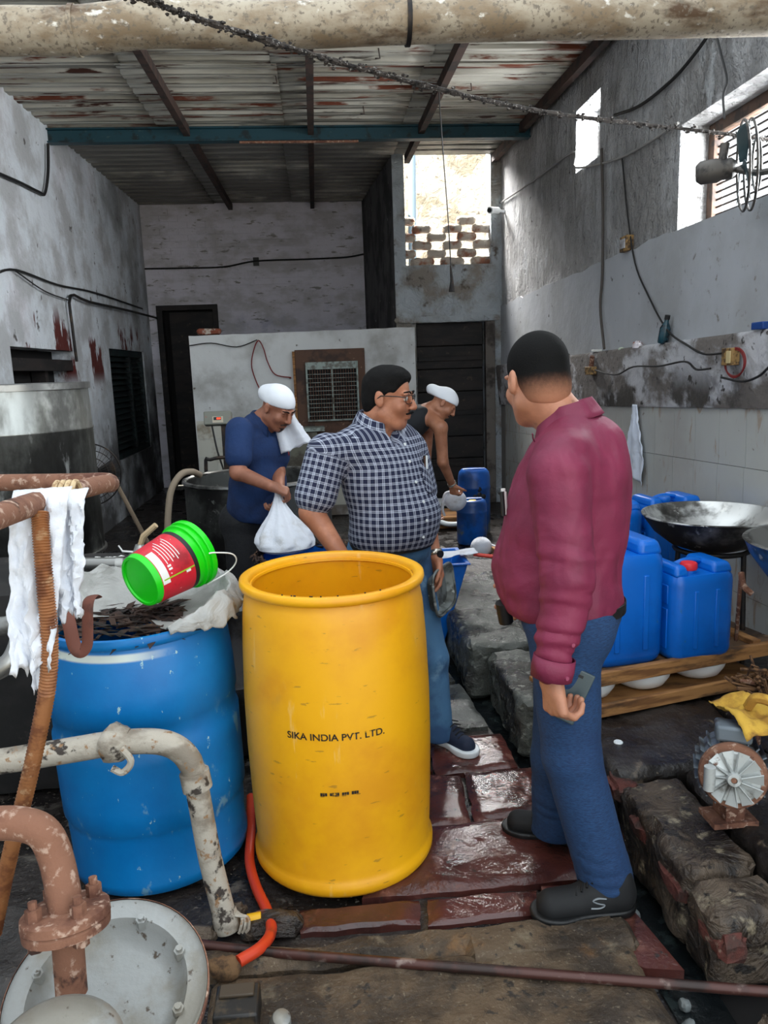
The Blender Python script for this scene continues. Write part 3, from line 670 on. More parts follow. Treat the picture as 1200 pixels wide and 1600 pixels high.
for k in range(16):
    z = .77 + k * .069
    for a, b in ((9.23, 10.15), (10.25, 10.83)):
        mb = MB(); mb.add([(XL - .085, a, z + .05), (XL - .085, b, z + .05), (XL - .03, b, z), (XL - .03, a, z), (XL - .075, a, z + .056), (XL - .075, b, z + .056), (XL - .02, b, z + .006), (XL - .02, a, z + .006)], [(0, 1, 2, 3), (7, 6, 5, 4), (0, 4, 5, 1), (2, 6, 7, 3), (1, 5, 6, 2), (0, 3, 7, 4)])
        obj('slat', mb, m_green, w, smooth=False)
# right windows
m_frame = mat('window_wood', (84, 62, 48), .7, layers=[dict(c=(48, 36, 30), s=14)])
mb = MB(); X0 = XR + .17
for a, b, c, d in ((3.10, 3.18, 2.35, 2.925), (4.50, 4.565, 2.35, 2.925), (3.18, 4.50, 2.86, 2.925), (3.86, 3.92, 2.35, 2.86)): mb.box(X0, X0 + .06, a, b, c, d)
w = S(obj('window_4', mb, m_frame, smooth=False, bevel=.004))
bar = MB(); bar.cyl((0, 3.12, 0), (0, 4.55, 0), .006, 6); bar_me = bar.mesh('bar'); bar_me.materials.append(m_darkmetal)
for k in range(12): piece('bar', bar_me, w, Matrix.Translation((X0 + .03, 0, 2.385 + k * .041)))
mb = MB(); mb.box(XR + .20, XR + .26, 5.86, 5.90, 3.10, 3.56); mb.box(XR + .20, XR + .26, 6.35, 6.39, 3.10, 3.56); mb.box(XR + .20, XR + .26, 5.9, 6.35, 3.52, 3.56); mb.box(XR + .20, XR + .26, 5.9, 6.35, 3.10, 3.14)
S(obj('window_3', mb, m_lattice, smooth=False))
# yard wall seen through the opening, with a leaning post
mb = MB(); mb.box(-.2, 5, 13.0, 13.3, 0, 4.95); S(obj('wall_yard', mb, m_sunwall, smooth=False))
mb = MB(); mb.tube([(1.33, 10.9, 0), (1.42, 10.9, 4.6)], .055, 10); tag(obj('yard_post', mb, mat('grey_blue_post', (130, 150, 164), .7)), 'blue-grey post standing outside behind the open brick lattice', 'post')

# ---- roof
roof = bpy.data.objects.new('ceiling', None); COL.objects.link(roof); roof['kind'] = 'structure'
def sheet(x0, x1, y0, y1, dz):
    prof = []; y = y0
    while y < y1 - 1e-6:
        for dy, h in ((0, 0), (.040, 0), (.050, .012), (.060, 0), (.105, 0), (.124, .045), (.181, .045)):
            if y + dy <= y1: prof.append((y + dy, h))
        y += .2
    prof.append((y1, 0)); mb = MB(); vs = []
    nx = 6
    for (yy, h) in prof:
        for i in range(nx + 1):
            x = x0 + (x1 - x0) * i / nx; vs.append((x, yy, zr(yy) + h + dz + .004 * fbm((x, yy, 0), 2)))
    fs = [(j * (nx + 1) + i, j * (nx + 1) + i + 1, (j + 1) * (nx + 1) + i + 1, (j + 1) * (nx + 1) + i) for j in range(len(prof) - 1) for i in range(nx)]
    mb.add(vs, fs); return mb
ys = [4.55, 6.2, 7.8, 11.62]
for i in range(3):
    for k, (a, b) in enumerate(((-2.5, -1.30), (-1.34, -.18), (-.22, .95), (.92, 2.4))):
        y1 = ys[i + 1] if not (k == 3 and i == 2) else 8.93
        obj('roof_sheet', sheet(a, b, ys[i] - .04, y1, .008 * ((i + k) % 2)), m_sheet, roof, solid=.003, angle=25)
for x, y1 in ((-1.08, 11.5), (.06, 11.5), (1.10, 8.9), (2.07, 8.9)):
    mb = MB(); h = .085; wd = .028
    mb.add([(x + sx * wd, y, zr(y) - dz) for y in (4.5, y1) for sx, dz in ((-1, .002), (1, .002), (1, h), (-1, h))], [(0, 1, 2, 3), (7, 6, 5, 4), (0, 4, 5, 1), (1, 5, 6, 2), (2, 6, 7, 3), (3, 7, 4, 0)])
    obj('purlin', mb, m_purlin, roof, smooth=False)
for x, y in ((.52, 7.2), (.55, 5.9), (-.2, 6.4), (1.35, 6.6)):   # drip streak hooks along the sheet joints
    mb = MB(); mb.tube([(x, y, zr(y) + .01), (x + .01, y + .02, zr(y) - .05), (x - .02, y + .05, zr(y) - .04)], .005, 6); obj('roof_hook', mb, m_purlin, roof)
mb = MB(); mb.box(XL, XR, 7.70, 7.80, 3.738, 3.752); mb.box(XL, XR, 7.70, 7.80, 3.848, 3.862); mb.box(XL, XR, 7.735, 7.765, 3.752, 3.848)
beam = tag(obj('roof_beam', mb, m_teal, smooth=False, bevel=.002), 'dark teal painted steel beam spanning the room under the roof sheets', 'beam')
mb = MB(); mb.tube([(-.6, 7.68, 3.715), (.5, 7.68, 3.712)], .012, 8); tag(obj('conduit', mb, m_rust), 'thin rusty conduit fixed under the teal roof beam', 'conduit')

# ================================================================== THINGS
def text_mesh(txt, size):
    c = bpy.data.curves.new('t', 'FONT'); c.body = txt; c.size = size; c.align_x = 'CENTER'; c.align_y = 'CENTER'; c.offset = size * .018
    o = bpy.data.objects.new('t', c); COL.objects.link(o); dg = bpy.context.evaluated_depsgraph_get()
    me = bpy.data.meshes.new_from_object(o.evaluated_get(dg)); bpy.data.objects.remove(o); bpy.data.curves.remove(c); return me
def wrap_text(me, cx, cy, r, ang, z, sx=1.0, tilt=0.0):
    for v in me.vertices:
        x = v.co.x * sx; y = v.co.y; a = ang + x / r
        v.co = (cx + r * math.sin(a), cy - r * math.cos(a), z + y + tilt * x)
    me.update(); return me
def pt(p): return Vector(p)

# ---- overhead pipe
m_pipe = mat('galvanised_pipe', (176, 165, 146), .6, .2, layers=[dict(c=(140, 122, 98), s=9, lo=.42, hi=.64, st=(.5, 1, 1)), dict(c=(92, 70, 50), s=7, lo=.56, hi=.68, st=(.4, 1, 1)), dict(c=(120, 110, 96), s=60, lo=.52, hi=.64), dict(c=(226, 222, 212), s=22, lo=.6, hi=.7, st=(.6, 1, 1))], bump=[dict(s=40, v=.3, dist=.006)])
t = thing('overhead_pipe', (0.303, 3.000, 2.836), 'long pale galvanised pipe crossing the top of the room', 'pipe')
P = [(-1.406, 3.000, 2.785), (-1.025, 3.000, 2.803), (-0.772, 3.000, 2.805), (-0.504, 3.000, 2.827), (-0.106, 3.000, 2.821), (0.303, 3.000, 2.836), (0.767, 3.000, 2.849), (1.244, 3.000, 2.856), (1.733, 3.000, 2.865), (2.058, 3.000, 2.872)]
obj('pipe_body', MB().tube(smooth_path(P, 5), .076, 24), m_pipe, t)
for q in ((-0.772, 3.000, 2.805), (0.388, 3.000, 2.836)):
    q = pt(q); obj('joint_band', MB().cyl(q - Vector((.008, 0, 0)), q + Vector((.008, 0, 0)), .081, 24), m_darkmetal if q.x > 0 else m_pipe, t)
mb = MB(); mb.tube([(-1.08, 3.0, 3.6), (-1.08, 3.0, 2.86)], .006, 6); obj('hanger', mb, m_rust, t)
mb = MB(); mb.tube([(1.10, 3.0, 3.6), (1.10, 3.0, 2.9)], .006, 6); obj('hanger', mb, m_rust, t)

mb = MB(); mb.box(XL, XR, 2.96, 3.04, 3.58, 3.68); S(obj('trim_1', mb, m_purlin, smooth=False))
# ---- dust-crusted cable and other lines
P = smooth_path([(-0.519, 2.500, 2.730), (-0.433, 2.550, 2.706), (-0.270, 2.650, 2.688), (0.002, 2.820, 2.671), (0.251, 3.000, 2.671), (0.539, 3.200, 2.675), (1.020, 3.500, 2.685), (1.547, 3.700, 2.688), (1.881, 3.750, 2.668), (2.200, 3.750, 2.628), (2.297, 3.750, 2.610)], 14)
mb = MB(); rs = [.007 + .007 * abs(fbm(p, 14)) * (1 if i < len(P) * .72 else .5) for i, p in enumerate(P)]
mb.tube(P, rs, 7)
for p in P:
    for k in range(5):
        q = p + Vector((random.gauss(0, .016), random.gauss(0, .008), random.gauss(0, .008))); r_ = random.uniform(.002, .0065); mb.sphere(q, (r_ * 1.6, r_, r_), 5, 3)
tag(obj('dusty_cable', mb, mat('dust_crust', (62, 56, 52), .95, layers=[dict(c=(30, 27, 26), s=40), dict(c=(150, 146, 142), s=90, lo=.58, hi=.64)])), 'thick cable crusted with black dust sagging across below the roof', 'cable')
t = thing('hanging_cord', (1.131, 6.400, 2.216), 'thin dark cord with a weighted tip hanging before the brick lattice', 'cord')
mb = MB(); mb.tube(smooth_path([(1.054, 6.400, 3.754), (1.065, 6.400, 3.546), (1.087, 6.400, 3.171), (1.111, 6.400, 2.786), (1.129, 6.400, 2.367)], 4), .005, 6); obj('cord', mb, m_wire, t)
mb = MB(); mb.tube([(1.125, 6.400, 2.417), (1.133, 6.400, 2.292), (1.131, 6.400, 2.211)], [.007, .014, .026], 8); obj('weight', mb, m_darkmetal, t)

# ---- yellow drum
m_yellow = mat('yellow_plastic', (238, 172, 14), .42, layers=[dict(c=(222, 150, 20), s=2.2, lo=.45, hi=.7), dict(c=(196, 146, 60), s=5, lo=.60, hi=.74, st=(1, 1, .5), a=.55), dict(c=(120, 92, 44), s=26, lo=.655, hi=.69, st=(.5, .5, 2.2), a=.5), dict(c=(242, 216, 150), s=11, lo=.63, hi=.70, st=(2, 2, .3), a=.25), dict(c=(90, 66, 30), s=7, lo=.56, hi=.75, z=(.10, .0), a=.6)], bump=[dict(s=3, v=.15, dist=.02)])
DX, DY = .018, 2.418
t = thing('yellow_drum', (DX, DY, 0), 'tall open yellow plastic drum with black lettering', 'drum')
prof = [(0, .012), (.285, .012), (.296, .016), (.304, .028), (.305, .050), (.298, .062), (.294, .078), (.300, .20), (.306, .42), (.306, .58), (.300, .76), (.292, .88), (.284, .925), (.279, .938), (.279, .944), (.296, .952), (.299, .962), (.297, .975), (.289, .979), (.274, .977), (.266, .972), (.264, .955), (.266, .93), (.278, .86), (.290, .60), (.290, .30), (.284, .05), (0, .03)]
obj('drum_body', MB().lathe(prof, 72, (DX, DY, 0)), m_yellow, t, angle=60)
mb = MB(); mb.lathe([(.264, .958), (.258, .958), (.257, .950), (.264, .946)], 64, (DX, DY, 0)); obj('inner_ring', mb, m_yellow, t)
m_ink = mat('black_ink', (28, 22, 14), .7, layers=[dict(c=(200, 146, 20), s=70, lo=.60, hi=.64)])
obj('lettering', wrap_text(text_mesh('SIKA INDIA PVT. LTD.', .0300), DX, DY, .3072, -.045, .553, 1.06, -.012), m_ink, t, smooth=False)
mb = MB()
for k in range(16):
    if k in (3, 8, 12): continue
    x0 = -.058 + k * .0073; h = random.uniform(.004, .0055); mb.add([(x0, -h, 0), (x0 + .0062, -h, 0), (x0 + .0062, h, 0), (x0, h, 0)], [(0, 1, 2, 3)])
    if k % 3 == 0: mb.add([(x0, -.0075, 0), (x0 + .012, -.0075, 0), (x0 + .012, -.0062, 0), (x0, -.0062, 0)], [(0, 1, 2, 3)])
obj('print_strip', wrap_text(mb.mesh('strip'), DX, DY, .3072, -.036, .372, 1.0, .02), m_ink, t, smooth=False)
for k in range(10):
    a = random.uniform(-2.2, -.9); q = (DX + .282 * math.cos(a), DY + .282 * math.sin(a), .9795); obj('speck', MB().sphere(q, .0028, 6, 4), m_black, t)

# ---- blue drum with liner, leaves, hook
BX, BY = -.615, 2.50
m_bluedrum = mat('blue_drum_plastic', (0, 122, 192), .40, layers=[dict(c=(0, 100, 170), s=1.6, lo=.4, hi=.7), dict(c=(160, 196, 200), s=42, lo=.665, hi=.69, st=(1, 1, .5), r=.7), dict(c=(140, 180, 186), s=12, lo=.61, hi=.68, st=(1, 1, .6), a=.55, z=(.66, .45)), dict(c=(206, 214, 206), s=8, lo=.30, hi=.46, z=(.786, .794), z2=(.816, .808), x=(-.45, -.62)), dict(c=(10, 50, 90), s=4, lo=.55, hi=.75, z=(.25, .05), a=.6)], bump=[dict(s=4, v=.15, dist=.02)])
t = thing('blue_drum', (BX, BY, 0), 'scratched blue plastic drum behind the white elbow pipe', 'drum')
prof = [(0, .01), (.278, .01), (.292, .02), (.294, .05), (.288, .065), (.292, .20), (.294, .222), (.301, .232), (.302, .30), (.303, .45), (.303, .50), (.296, .510), (.296, .572), (.303, .582), (.300, .68), (.292, .77), (.281, .812), (.277, .822), (.288, .828), (.291, .842), (.288, .856), (.276, .858), (.272, .85), (.270, .80), (.285, .60), (.285, .05), (0, .03)]
mb = MB(); mb.M = Matrix.Translation((BX, BY, 0)) @ Matrix.Rotation(R(-1.2), 4, 'Y'); mb.lathe(prof, 72); obj('drum_body', mb, m_bluedrum, t, angle=60)
m_leaf = mat('dried_leaf', (58, 38, 28), .8, layers=[dict(c=(26, 18, 15), s=14), dict(c=(112, 84, 60), s=30, lo=.6, hi=.7)])
mb = MB()
for k in range(260):
    a = random.uniform(0, 2 * PI); r_ = random.uniform(0, .255) ; L = random.uniform(.05, .13); th = random.uniform(0, 2 * PI)
    c = Vector((BX + r_ * math.cos(a), BY + r_ * math.sin(a), .825 + random.uniform(0, .035) * (1 - r_ / .4)))
    if abs(c.x - BX + math.cos(th) * L) > .26: L *= .5
    d = Vector((math.cos(th) * L, math.sin(th) * L * .6, random.uniform(-.01, .02))); s_ = Vector((-math.sin(th), math.cos(th), .3)) * random.uniform(.004, .012)
    mb.add([c - s_, c + d * .5 - s_ * 1.3 + Vector((0, 0, .008)), c + d, c + d * .5 + s_ * 1.3 + Vector((0, 0, .004)), c + s_], [(0, 1, 3, 4), (1, 2, 3)])
lv = obj('dried_leaves', mb, m_leaf, solid=.002, smooth=False); tag(lv, 'dark brown dried leaves packed in the top of the blue drum', 'leaves', kind='stuff')
m_liner = mat('cloudy_plastic', (188, 188, 184), .42, layers=[dict(c=(150, 148, 142), s=5, lo=.5, hi=.68), dict(c=(120, 104, 88), s=9, lo=.66, hi=.74)], trans=.25, bump=[dict(s=8, v=.6, dist=.03, d=1)])
def liner(u, v):
    a = R(-62) + R(252) * u          # angle from front-right around the back to the left
    out = max(0, math.cos(a - R(-5)))     # overhang to the right
    k = v
    ctrl = [(.10, -.02), (.21, .00), (.262, .04), (.285, .085), (.298 + .022 * out, .088 - .05 * out), (.312 + .016 * out, .055 - .055 * out)]
    f = k * (len(ctrl) - 1); i = min(int(f), len(ctrl) - 2); tt = f - i
    r_ = ctrl[i][0] * (1 - tt) + ctrl[i + 1][0] * tt; z = ctrl[i][1] * (1 - tt) + ctrl[i + 1][1] * tt
    ed = min(1, min(u, 1 - u) * 7); z = z * (.35 + .65 * ed); r_ = r_ * (.92 + .08 * ed)
    w = fbm((math.cos(a) * 2.2, math.sin(a) * 2.2, v * 1.4), 2.6)
    r_ += .016 * w * k; z += .028 * fbm((math.cos(a) * 2, math.sin(a) * 2, 5 + v), 2.2) * k + .02 * math.sin(a) * k
    return (BX + .005 + r_ * math.cos(a), BY + r_ * math.sin(a), .858 + z)
mb = MB(); mb.grid(liner, 120, 26); tag(obj('plastic_liner', mb, m_liner, solid=.002), 'cloudy white plastic sheet lining the scratched blue drum', 'plastic sheet')
P = [pt(p) for p in ((-0.662, 2.190, 1.000), (-0.664, 2.160, 1.013), (-0.670, 2.135, 0.997), (-0.675, 2.125, 0.925), (-0.680, 2.120, 0.884), (-0.699, 2.120, 0.866), (-0.716, 2.125, 0.884), (-0.728, 2.140, 0.942), (-0.742, 2.170, 0.971))]
mb = MB(); mb.tube(smooth_path(P, 6), .0185, 10, flat=.22, up=(0, 1, 0)); tag(obj('strap_hook', mb, mat('rust_strap', (104, 58, 44), .7, layers=[dict(c=(70, 38, 30), s=12)])), 'rusty flat metal hook hanging over the rim of the blue drum', 'hook')

# ---- paint bucket lying on the liner
m_gr = mat('green_plastic', (20, 208, 20), .32)
B0 = pt((-0.584, 2.385, 0.989)); B1 = pt((-0.436, 2.555, 1.039)); ax = (B1 - B0); Lb = ax.length; ax.normalize()
t = thing('paint_bucket', B0, 'bright green paint bucket with a red label tipped on its side', 'bucket')
kb = Lb / .25
def bk(prof): return MB().lathe([(r_ * 1, z * kb) for r_, z in prof], 48, B0, ax)
obj('bucket_body', bk([(0, .006), (.074, .006), (.076, 0), (.084, 0), (.086, .006), (.0875, .020), (.0885, .022)]), m_gr, t)
obj('red_label', bk([(.0885, .022), (.092, .060), (.101, .155)]), mat('red_label', (206, 26, 48), .45, layers=[dict(c=(236, 220, 220), s=70, lo=.66, hi=.69), dict(c=(150, 14, 30), s=7, lo=.55, hi=.7)]), t)
obj('black_stripe', bk([(.101, .155), (.1025, .172)]), m_black, t)
obj('green_rim', bk([(.1025, .172), (.104, .196), (.112, .197), (.113, .201), (.106, .204), (.106, .222), (.114, .223), (.1155, .228), (.115, .243), (.110, .247), (.104, .246), (.102, .20), (.088, .03), (0, .02)]), m_gr, t)
fx, fy, fd = frame(ax)
def bpt(a, r_, z): return B0 + fx * (r_ * math.cos(a)) + fy * (r_ * math.sin(a)) + fd * (z * kb)
def bpatch(a0, a1, z0, z1, off=.0012, n=10):
    def rr(z): return .0885 + (.101 - .0885) * (z - .022) / .133 + off
    m_ = MB(); m_.grid(lambda u, v: bpt(a0 + (a1 - a0) * u, rr(z0 + (z1 - z0) * v), z0 + (z1 - z0) * v), n, 2); return m_
toc = Vector((0, 0, 1.62)) - B0; a_c = math.atan2(toc.dot(fy), toc.dot(fx))
m_print = mat('label_white', (232, 232, 228), .6)
sg = 1 if (fx * -math.sin(a_c) + fy * math.cos(a_c)).z > 0 else -1      # +sg goes upward on the seen side
obj('sticker', bpatch(a_c - .55 * sg, a_c + .75 * sg, .024, .052), m_print, t)
for k in range(6): obj('print_line', bpatch(a_c + (.05 + .1 * (k % 2)) * sg, a_c + (.85 + .12 * ((k * 7) % 3)) * sg, .064 + .011 * k, .067 + .011 * k), m_print, t)
for k in range(2): obj('print_block', bpatch(a_c - (.16 - .11 * k) * sg, a_c - (.09 - .11 * k) * sg, .060, .074), m_print, t)
obj('print_dot', bpatch(a_c - .5 * sg, a_c - .38 * sg, .118, .136), m_print, t)
obj('green_stripe', bpatch(a_c - .42 * sg, a_c - .37 * sg, .03, .154), mat('lime_line', (150, 190, 40), .5), t)
P = [bpt(a_c - .3 * sg, .1165, .235)] + [bpt(a_c - .3 * sg + kk * .16 * -sg, .122 + .012 * math.sin(kk), .240 + .022 * math.sin(kk * .62)) for kk in range(1, 6)]
P = [bpt(a_c - .25 * sg, .116, .215), bpt(a_c - .30 * sg, .124, .235), bpt(a_c - .55 * sg, .130, .300), bpt(a_c - .9 * sg, .125, .325), bpt(a_c - 1.25 * sg, .122, .300), bpt(a_c - 1.5 * sg, .117, .22)]
obj('wire_handle', MB().tube(smooth_path(P, 6), .0025, 6), m_print, t)

# ---- rusty hairpin rail, cloth, cord, ribbed hose
E0 = pt((-0.567, 2.050, 1.352))
P = [pt((-1.162, 2.200, 1.352)), pt((-0.859, 2.120, 1.354)), pt((-0.657, 2.060, 1.355)), E0 + Vector((-.005, .02, 0)), E0 + Vector((.018, -.012, -.004)), pt((-0.542, 1.930, 1.362)), pt((-0.552, 1.680, 1.378)), pt((-0.546, 1.330, 1.397)), pt((-0.535, 1.020, 1.409))]
mb = MB(); mb.tube(smooth_path(P, 6), .0225, 14); tag(obj('bent_rail', mb, m_rust), 'rusty hairpin-bent pipe rail carrying the white cloth', 'rail')
def cloth_flap(top, bot, w0, w1, seed, n=26, m_=40, fold=.012, wd=Vector((1, .25, 0))):
    top, bot = pt(top), pt(bot); wd = wd.normalized()
    def f(u, v):
        over = min(1, v / .08); p = top.lerp(bot, v); w = w0 + (w1 - w0) * v
        x = (u - .5) * w; ph = seed * 2.1
        d = fold * math.sin(u * 13 + ph + 1.5 * math.sin(v * 3 + seed)) * (.35 + .65 * v) + .010 * fbm((u * 3, v * 5, seed), 2)
        q = p + wd * (x + .012 * fbm((v * 4, seed, u), 2) * v) + Vector((0, -d - .006, 0))
        edge = .02 * fbm((u * 5, seed, 0), 2)
        q.z += edge * max(0, (v - .6) / .4) * 1.2
        if v < .08: q.z += .012 * (1 - (v / .08)) ** 2 * 0; q.y += .026 * (1 - v / .08)
        return q
    mb_.grid(f, n, m_)
mb_ = MB()
cloth_flap((-0.537, 1.500, 1.414), (-0.558, 1.420, 1.087), .105, .072, 1.0, fold=.010)
cloth_flap((-0.514, 1.560, 1.401), (-0.509, 1.500, 1.162), .085, .048, 2.3, fold=.012)
cloth_flap((-0.544, 1.525, 1.403), (-0.558, 1.460, 1.035), .07, .035, 4.1, fold=.006)
tag(obj('draped_cloth', mb_, m_white_cloth, solid=.002), 'crumpled white muslin cloth draped over the rusty rail', 'cloth')
mb = MB(); c0 = pt((-0.543, 1.620, 1.382))
for k in range(4): mb.tube([c0 + Vector((.012 * k, .030 * math.cos(a) * 1.0, .030 * math.sin(a))) for a in [i * PI / 8 for i in range(17)]], .0055, 7, caps=False)
mb.tube(smooth_path([c0 + Vector((.02, -.032, 0)), c0 + Vector((.035, -.035, -.02)), c0 + Vector((.04, -.034, -.045)), c0 + Vector((.025, -.036, -.03)), c0 + Vector((.045, -.035, -.035))], 5), .009, 8)
tag(obj('cord_knot', mb, mat('beige_cord', (204, 180, 142), .9, layers=[dict(c=(160, 130, 96), s=60)], bump=[dict(s=150, v=.6, dist=.003)])), 'beige cotton cord knotted round the rusty rail beside the cloth', 'cord')
P = smooth_path([(-0.532, 1.475, 1.376), (-0.527, 1.450, 1.307), (-0.526, 1.440, 1.223), (-0.529, 1.440, 1.135), (-0.543, 1.440, 1.045), (-0.576, 1.450, 0.937), (-0.614, 1.460, 0.825), (-0.661, 1.480, 0.704), (-0.702, 1.500, 0.591), (-0.747, 1.520, 0.458)], 10)
Q = []
for a, b in zip(P, P[1:]):
    for k in range(3): Q.append(a.lerp(b, k / 3))
mb = MB(); mb.tube(Q, [.0150 + .0016 * (1 if i % 2 else -1) for i in range(len(Q))], 12)
tag(obj('ribbed_hose', mb, mat('brown_ribbed', (150, 98, 58), .6, layers=[dict(c=(110, 64, 36), s=16), dict(c=(176, 140, 104), s=30, lo=.6, hi=.7)]), angle=80), 'brown ribbed hose hanging down in front of the blue drum', 'hose')

# ---- white elbow pipe
m_wpipe = mat('plastered_pipe', (178, 170, 156), .7, layers=[dict(c=(132, 122, 108), s=9, lo=.46, hi=.60, st=(.5, 1, 1)), dict(c=(58, 50, 44), s=16, lo=.56, hi=.62), dict(c=(146, 112, 78), s=34, lo=.58, hi=.66)], bump=[dict(s=40, v=.5, dist=.008)])
t = thing('elbow_pipe', (-.366, 2.05, 0), 'white plaster-caked pipe with an elbow in front of the blue drum', 'pipe')
P = [(-1.158, 2.100, 0.549), (-0.947, 2.100, 0.562), (-0.751, 2.100, 0.581), (-0.625, 2.100, 0.593), (-0.518, 2.100, 0.590), (-0.456, 2.100, 0.566), (-0.418, 2.095, 0.517), (-0.405, 2.090, 0.442), (-0.381, 2.070, 0.226), (-0.347, 2.045, 0.041)]
obj('pipe_body', MB().tube(smooth_path(P, 6), [.036] * 37 + [.034] * 18, 18) if len(smooth_path(P, 6)) == 55 else MB().tube(smooth_path(P, 6), .0355, 18), m_wpipe, t)
c = pt((-0.616, 2.100, 0.592))
mb = MB(); mb.tube([c + Vector((dx, 0, -dx * .12)) for dx in (-.045, -.03, -.01, .01, .03)], [.040, .052, .056, .05, .040], 16)
for v in mb.v: v += Vector((fbm(v, 18), fbm(v + Vector((3, 0, 0)), 18), fbm(v + Vector((0, 5, 0)), 18))) * .010
obj('rag_joint', mb, m_wpipe, t)
mb = MB(); mb.tube(smooth_path([c + Vector((.02, -.05, .01)), c + Vector((.045, -.055, -.03)), c + Vector((.02, -.055, -.062)), c + Vector((-.01, -.05, -.05))], 5), .010, 8); obj('rag_tail', mb, m_wpipe, t)
a, b = pt((-0.410, 2.094, 0.491)), pt((-0.403, 2.090, 0.438)); obj('collar', MB().cyl(a, b, .043, 18), m_wpipe, t)
a, b = pt((-0.351, 2.049, 0.070)), pt((-0.341, 2.040, 0.008))
mb = MB(); mb.lathe([(.036, 0), (.039, .03), (.037, (b - a).length), (.030, (b - a).length), (.030, .01)], 18, a, b - a); obj('open_end', mb, m_wpipe, t)
obj('bore', MB().cyl(a.lerp(b, .5), a.lerp(b, .55), .030, 18), m_dark, t)
mb = MB()
for k in range(3): mb.tube(smooth_path([a + Vector((.035, -.01 * k, -.01)), a + Vector((.055 + .008 * k, -.02, -.02)), a + Vector((.05 + .012 * k, -.035, -.045)), a + Vector((.045 + .01 * k, -.04, -.055))], 4), .005, 6)
obj('plastic_scrap', mb, m_wpipe, t)
for i, (x0, z0) in enumerate(((-1.0, .27), (-.88, .27))): pass

# ---- flanged rusty pipe and steel hatch
Cn = pt((-0.429, 1.240, 0.533)); nz = Vector((.06, -.36, .93)).normalized()
t = thing('steel_hatch', (Cn.x, Cn.y + .05, 0), 'round dished steel hatch cover with bolts under the rusty pipe', 'hatch')
m_galv = mat('dull_galvanised', (152, 154, 152), .45, .35, layers=[dict(c=(132, 128, 118), s=6, lo=.45, hi=.65), dict(c=(112, 88, 62), s=5, lo=.58, hi=.72, a=.7), dict(c=(84, 74, 64), s=40, lo=.62, hi=.7)], bump=[dict(s=60, v=.25, dist=.004)])
RH = .172
obj('cover', MB().lathe([(0, -.045), (.10, -.043), (.118, -.036), (.132, -.012), (.140, 0), (RH - .006, .002), (RH, .006), (RH + .004, .002), (RH + .004, -.01), (RH - .01, -.016), (RH - .02, -.02)], 64, Cn, nz), m_galv, t)
obj('rim_edge', MB().lathe([(RH + .0045, .004), (RH + .007, .002), (RH + .007, -.012), (RH + .0045, -.012)], 64, Cn, nz), m_rust, t)
hx, hy, hd = frame(nz)
for k in range(8):
    a = R(20 + 45 * k); q = Cn + (hx * math.cos(a) + hy * math.sin(a)) * .135
    b_ = obj('bolt', MB().tube([q - hd * .014, q + hd * .010], .0105, 6), m_galv, t, smooth=False); obj('bolt_tip', MB().tube([q + hd * .010, q + hd * .018], .006, 8), m_galv, b_)
base = Cn - nz * .04
obj('vessel', MB().lathe([(RH - .015, 0), (RH - .015, .40)], 40, (Cn.x, Cn.y + .03, -.01), (0, 0, 1), caps=(True, True)), m_darkmetal, t)
t = thing('flanged_pipe', (-0.478, 1.220, 0.700), 'rusty bent pipe with a bolted flange above the steel hatch', 'pipe')
fc = pt((-0.477, 1.220, 0.704)); tip = pt((-0.475, 1.200, 0.575)); up = (pt((-0.488, 1.250, 0.797)) - tip).normalized()
P = [pt((-0.705, 1.270, 0.859)), pt((-0.604, 1.260, 0.871)), pt((-0.551, 1.260, 0.867)), pt((-0.512, 1.255, 0.851)), pt((-0.494, 1.250, 0.809)), fc + up * .045, fc]
obj('upper_pipe', MB().tube(smooth_path(P, 7), .0285, 18), m_rust, t)
obj('lower_pipe', MB().tube([fc, tip], .0265, 18), m_rust, t)
obj('upper_flange', MB().lathe([(0, .020), (.066, .020), (.073, .016), (.074, .002), (0, .002)], 40, fc, up), m_rust, t)
obj('lower_flange', MB().lathe([(0, 0), (.070, 0), (.073, -.004), (.072, -.016), (.060, -.02), (0, -.02)], 40, fc, up), m_rust, t)
ux, uy, ud = frame(up)
for k in range(4):
    a = R(28 + 90 * k); q = fc + (ux * math.cos(a) + uy * math.sin(a)) * .053
    b_ = obj('bolt', MB().tube([q - ud * .03, q + ud * .040], .0135, 6), m_rust, t, smooth=False); obj('bolt_tip', MB().tube([q + ud * .040, q + ud * .052], .0075, 8), m_rust, b_)
t = thing('round_cap', (-.44, .93, 0), 'grey domed metal cap at the bottom left corner of the photo', 'cap')
q = pt((-0.423, 0.980, 0.667)); obj('dome', MB().lathe([(0, .012), (.05, .010), (.085, .002), (.098, -.012), (.100, -.03)], 40, q, (.08, -.25, .96)), m_galv, t)
obj('stand', MB().cyl((q.x, q.y + .03, -.01), (q.x, q.y, q.z - .02), .085, 24), m_darkmetal, t)

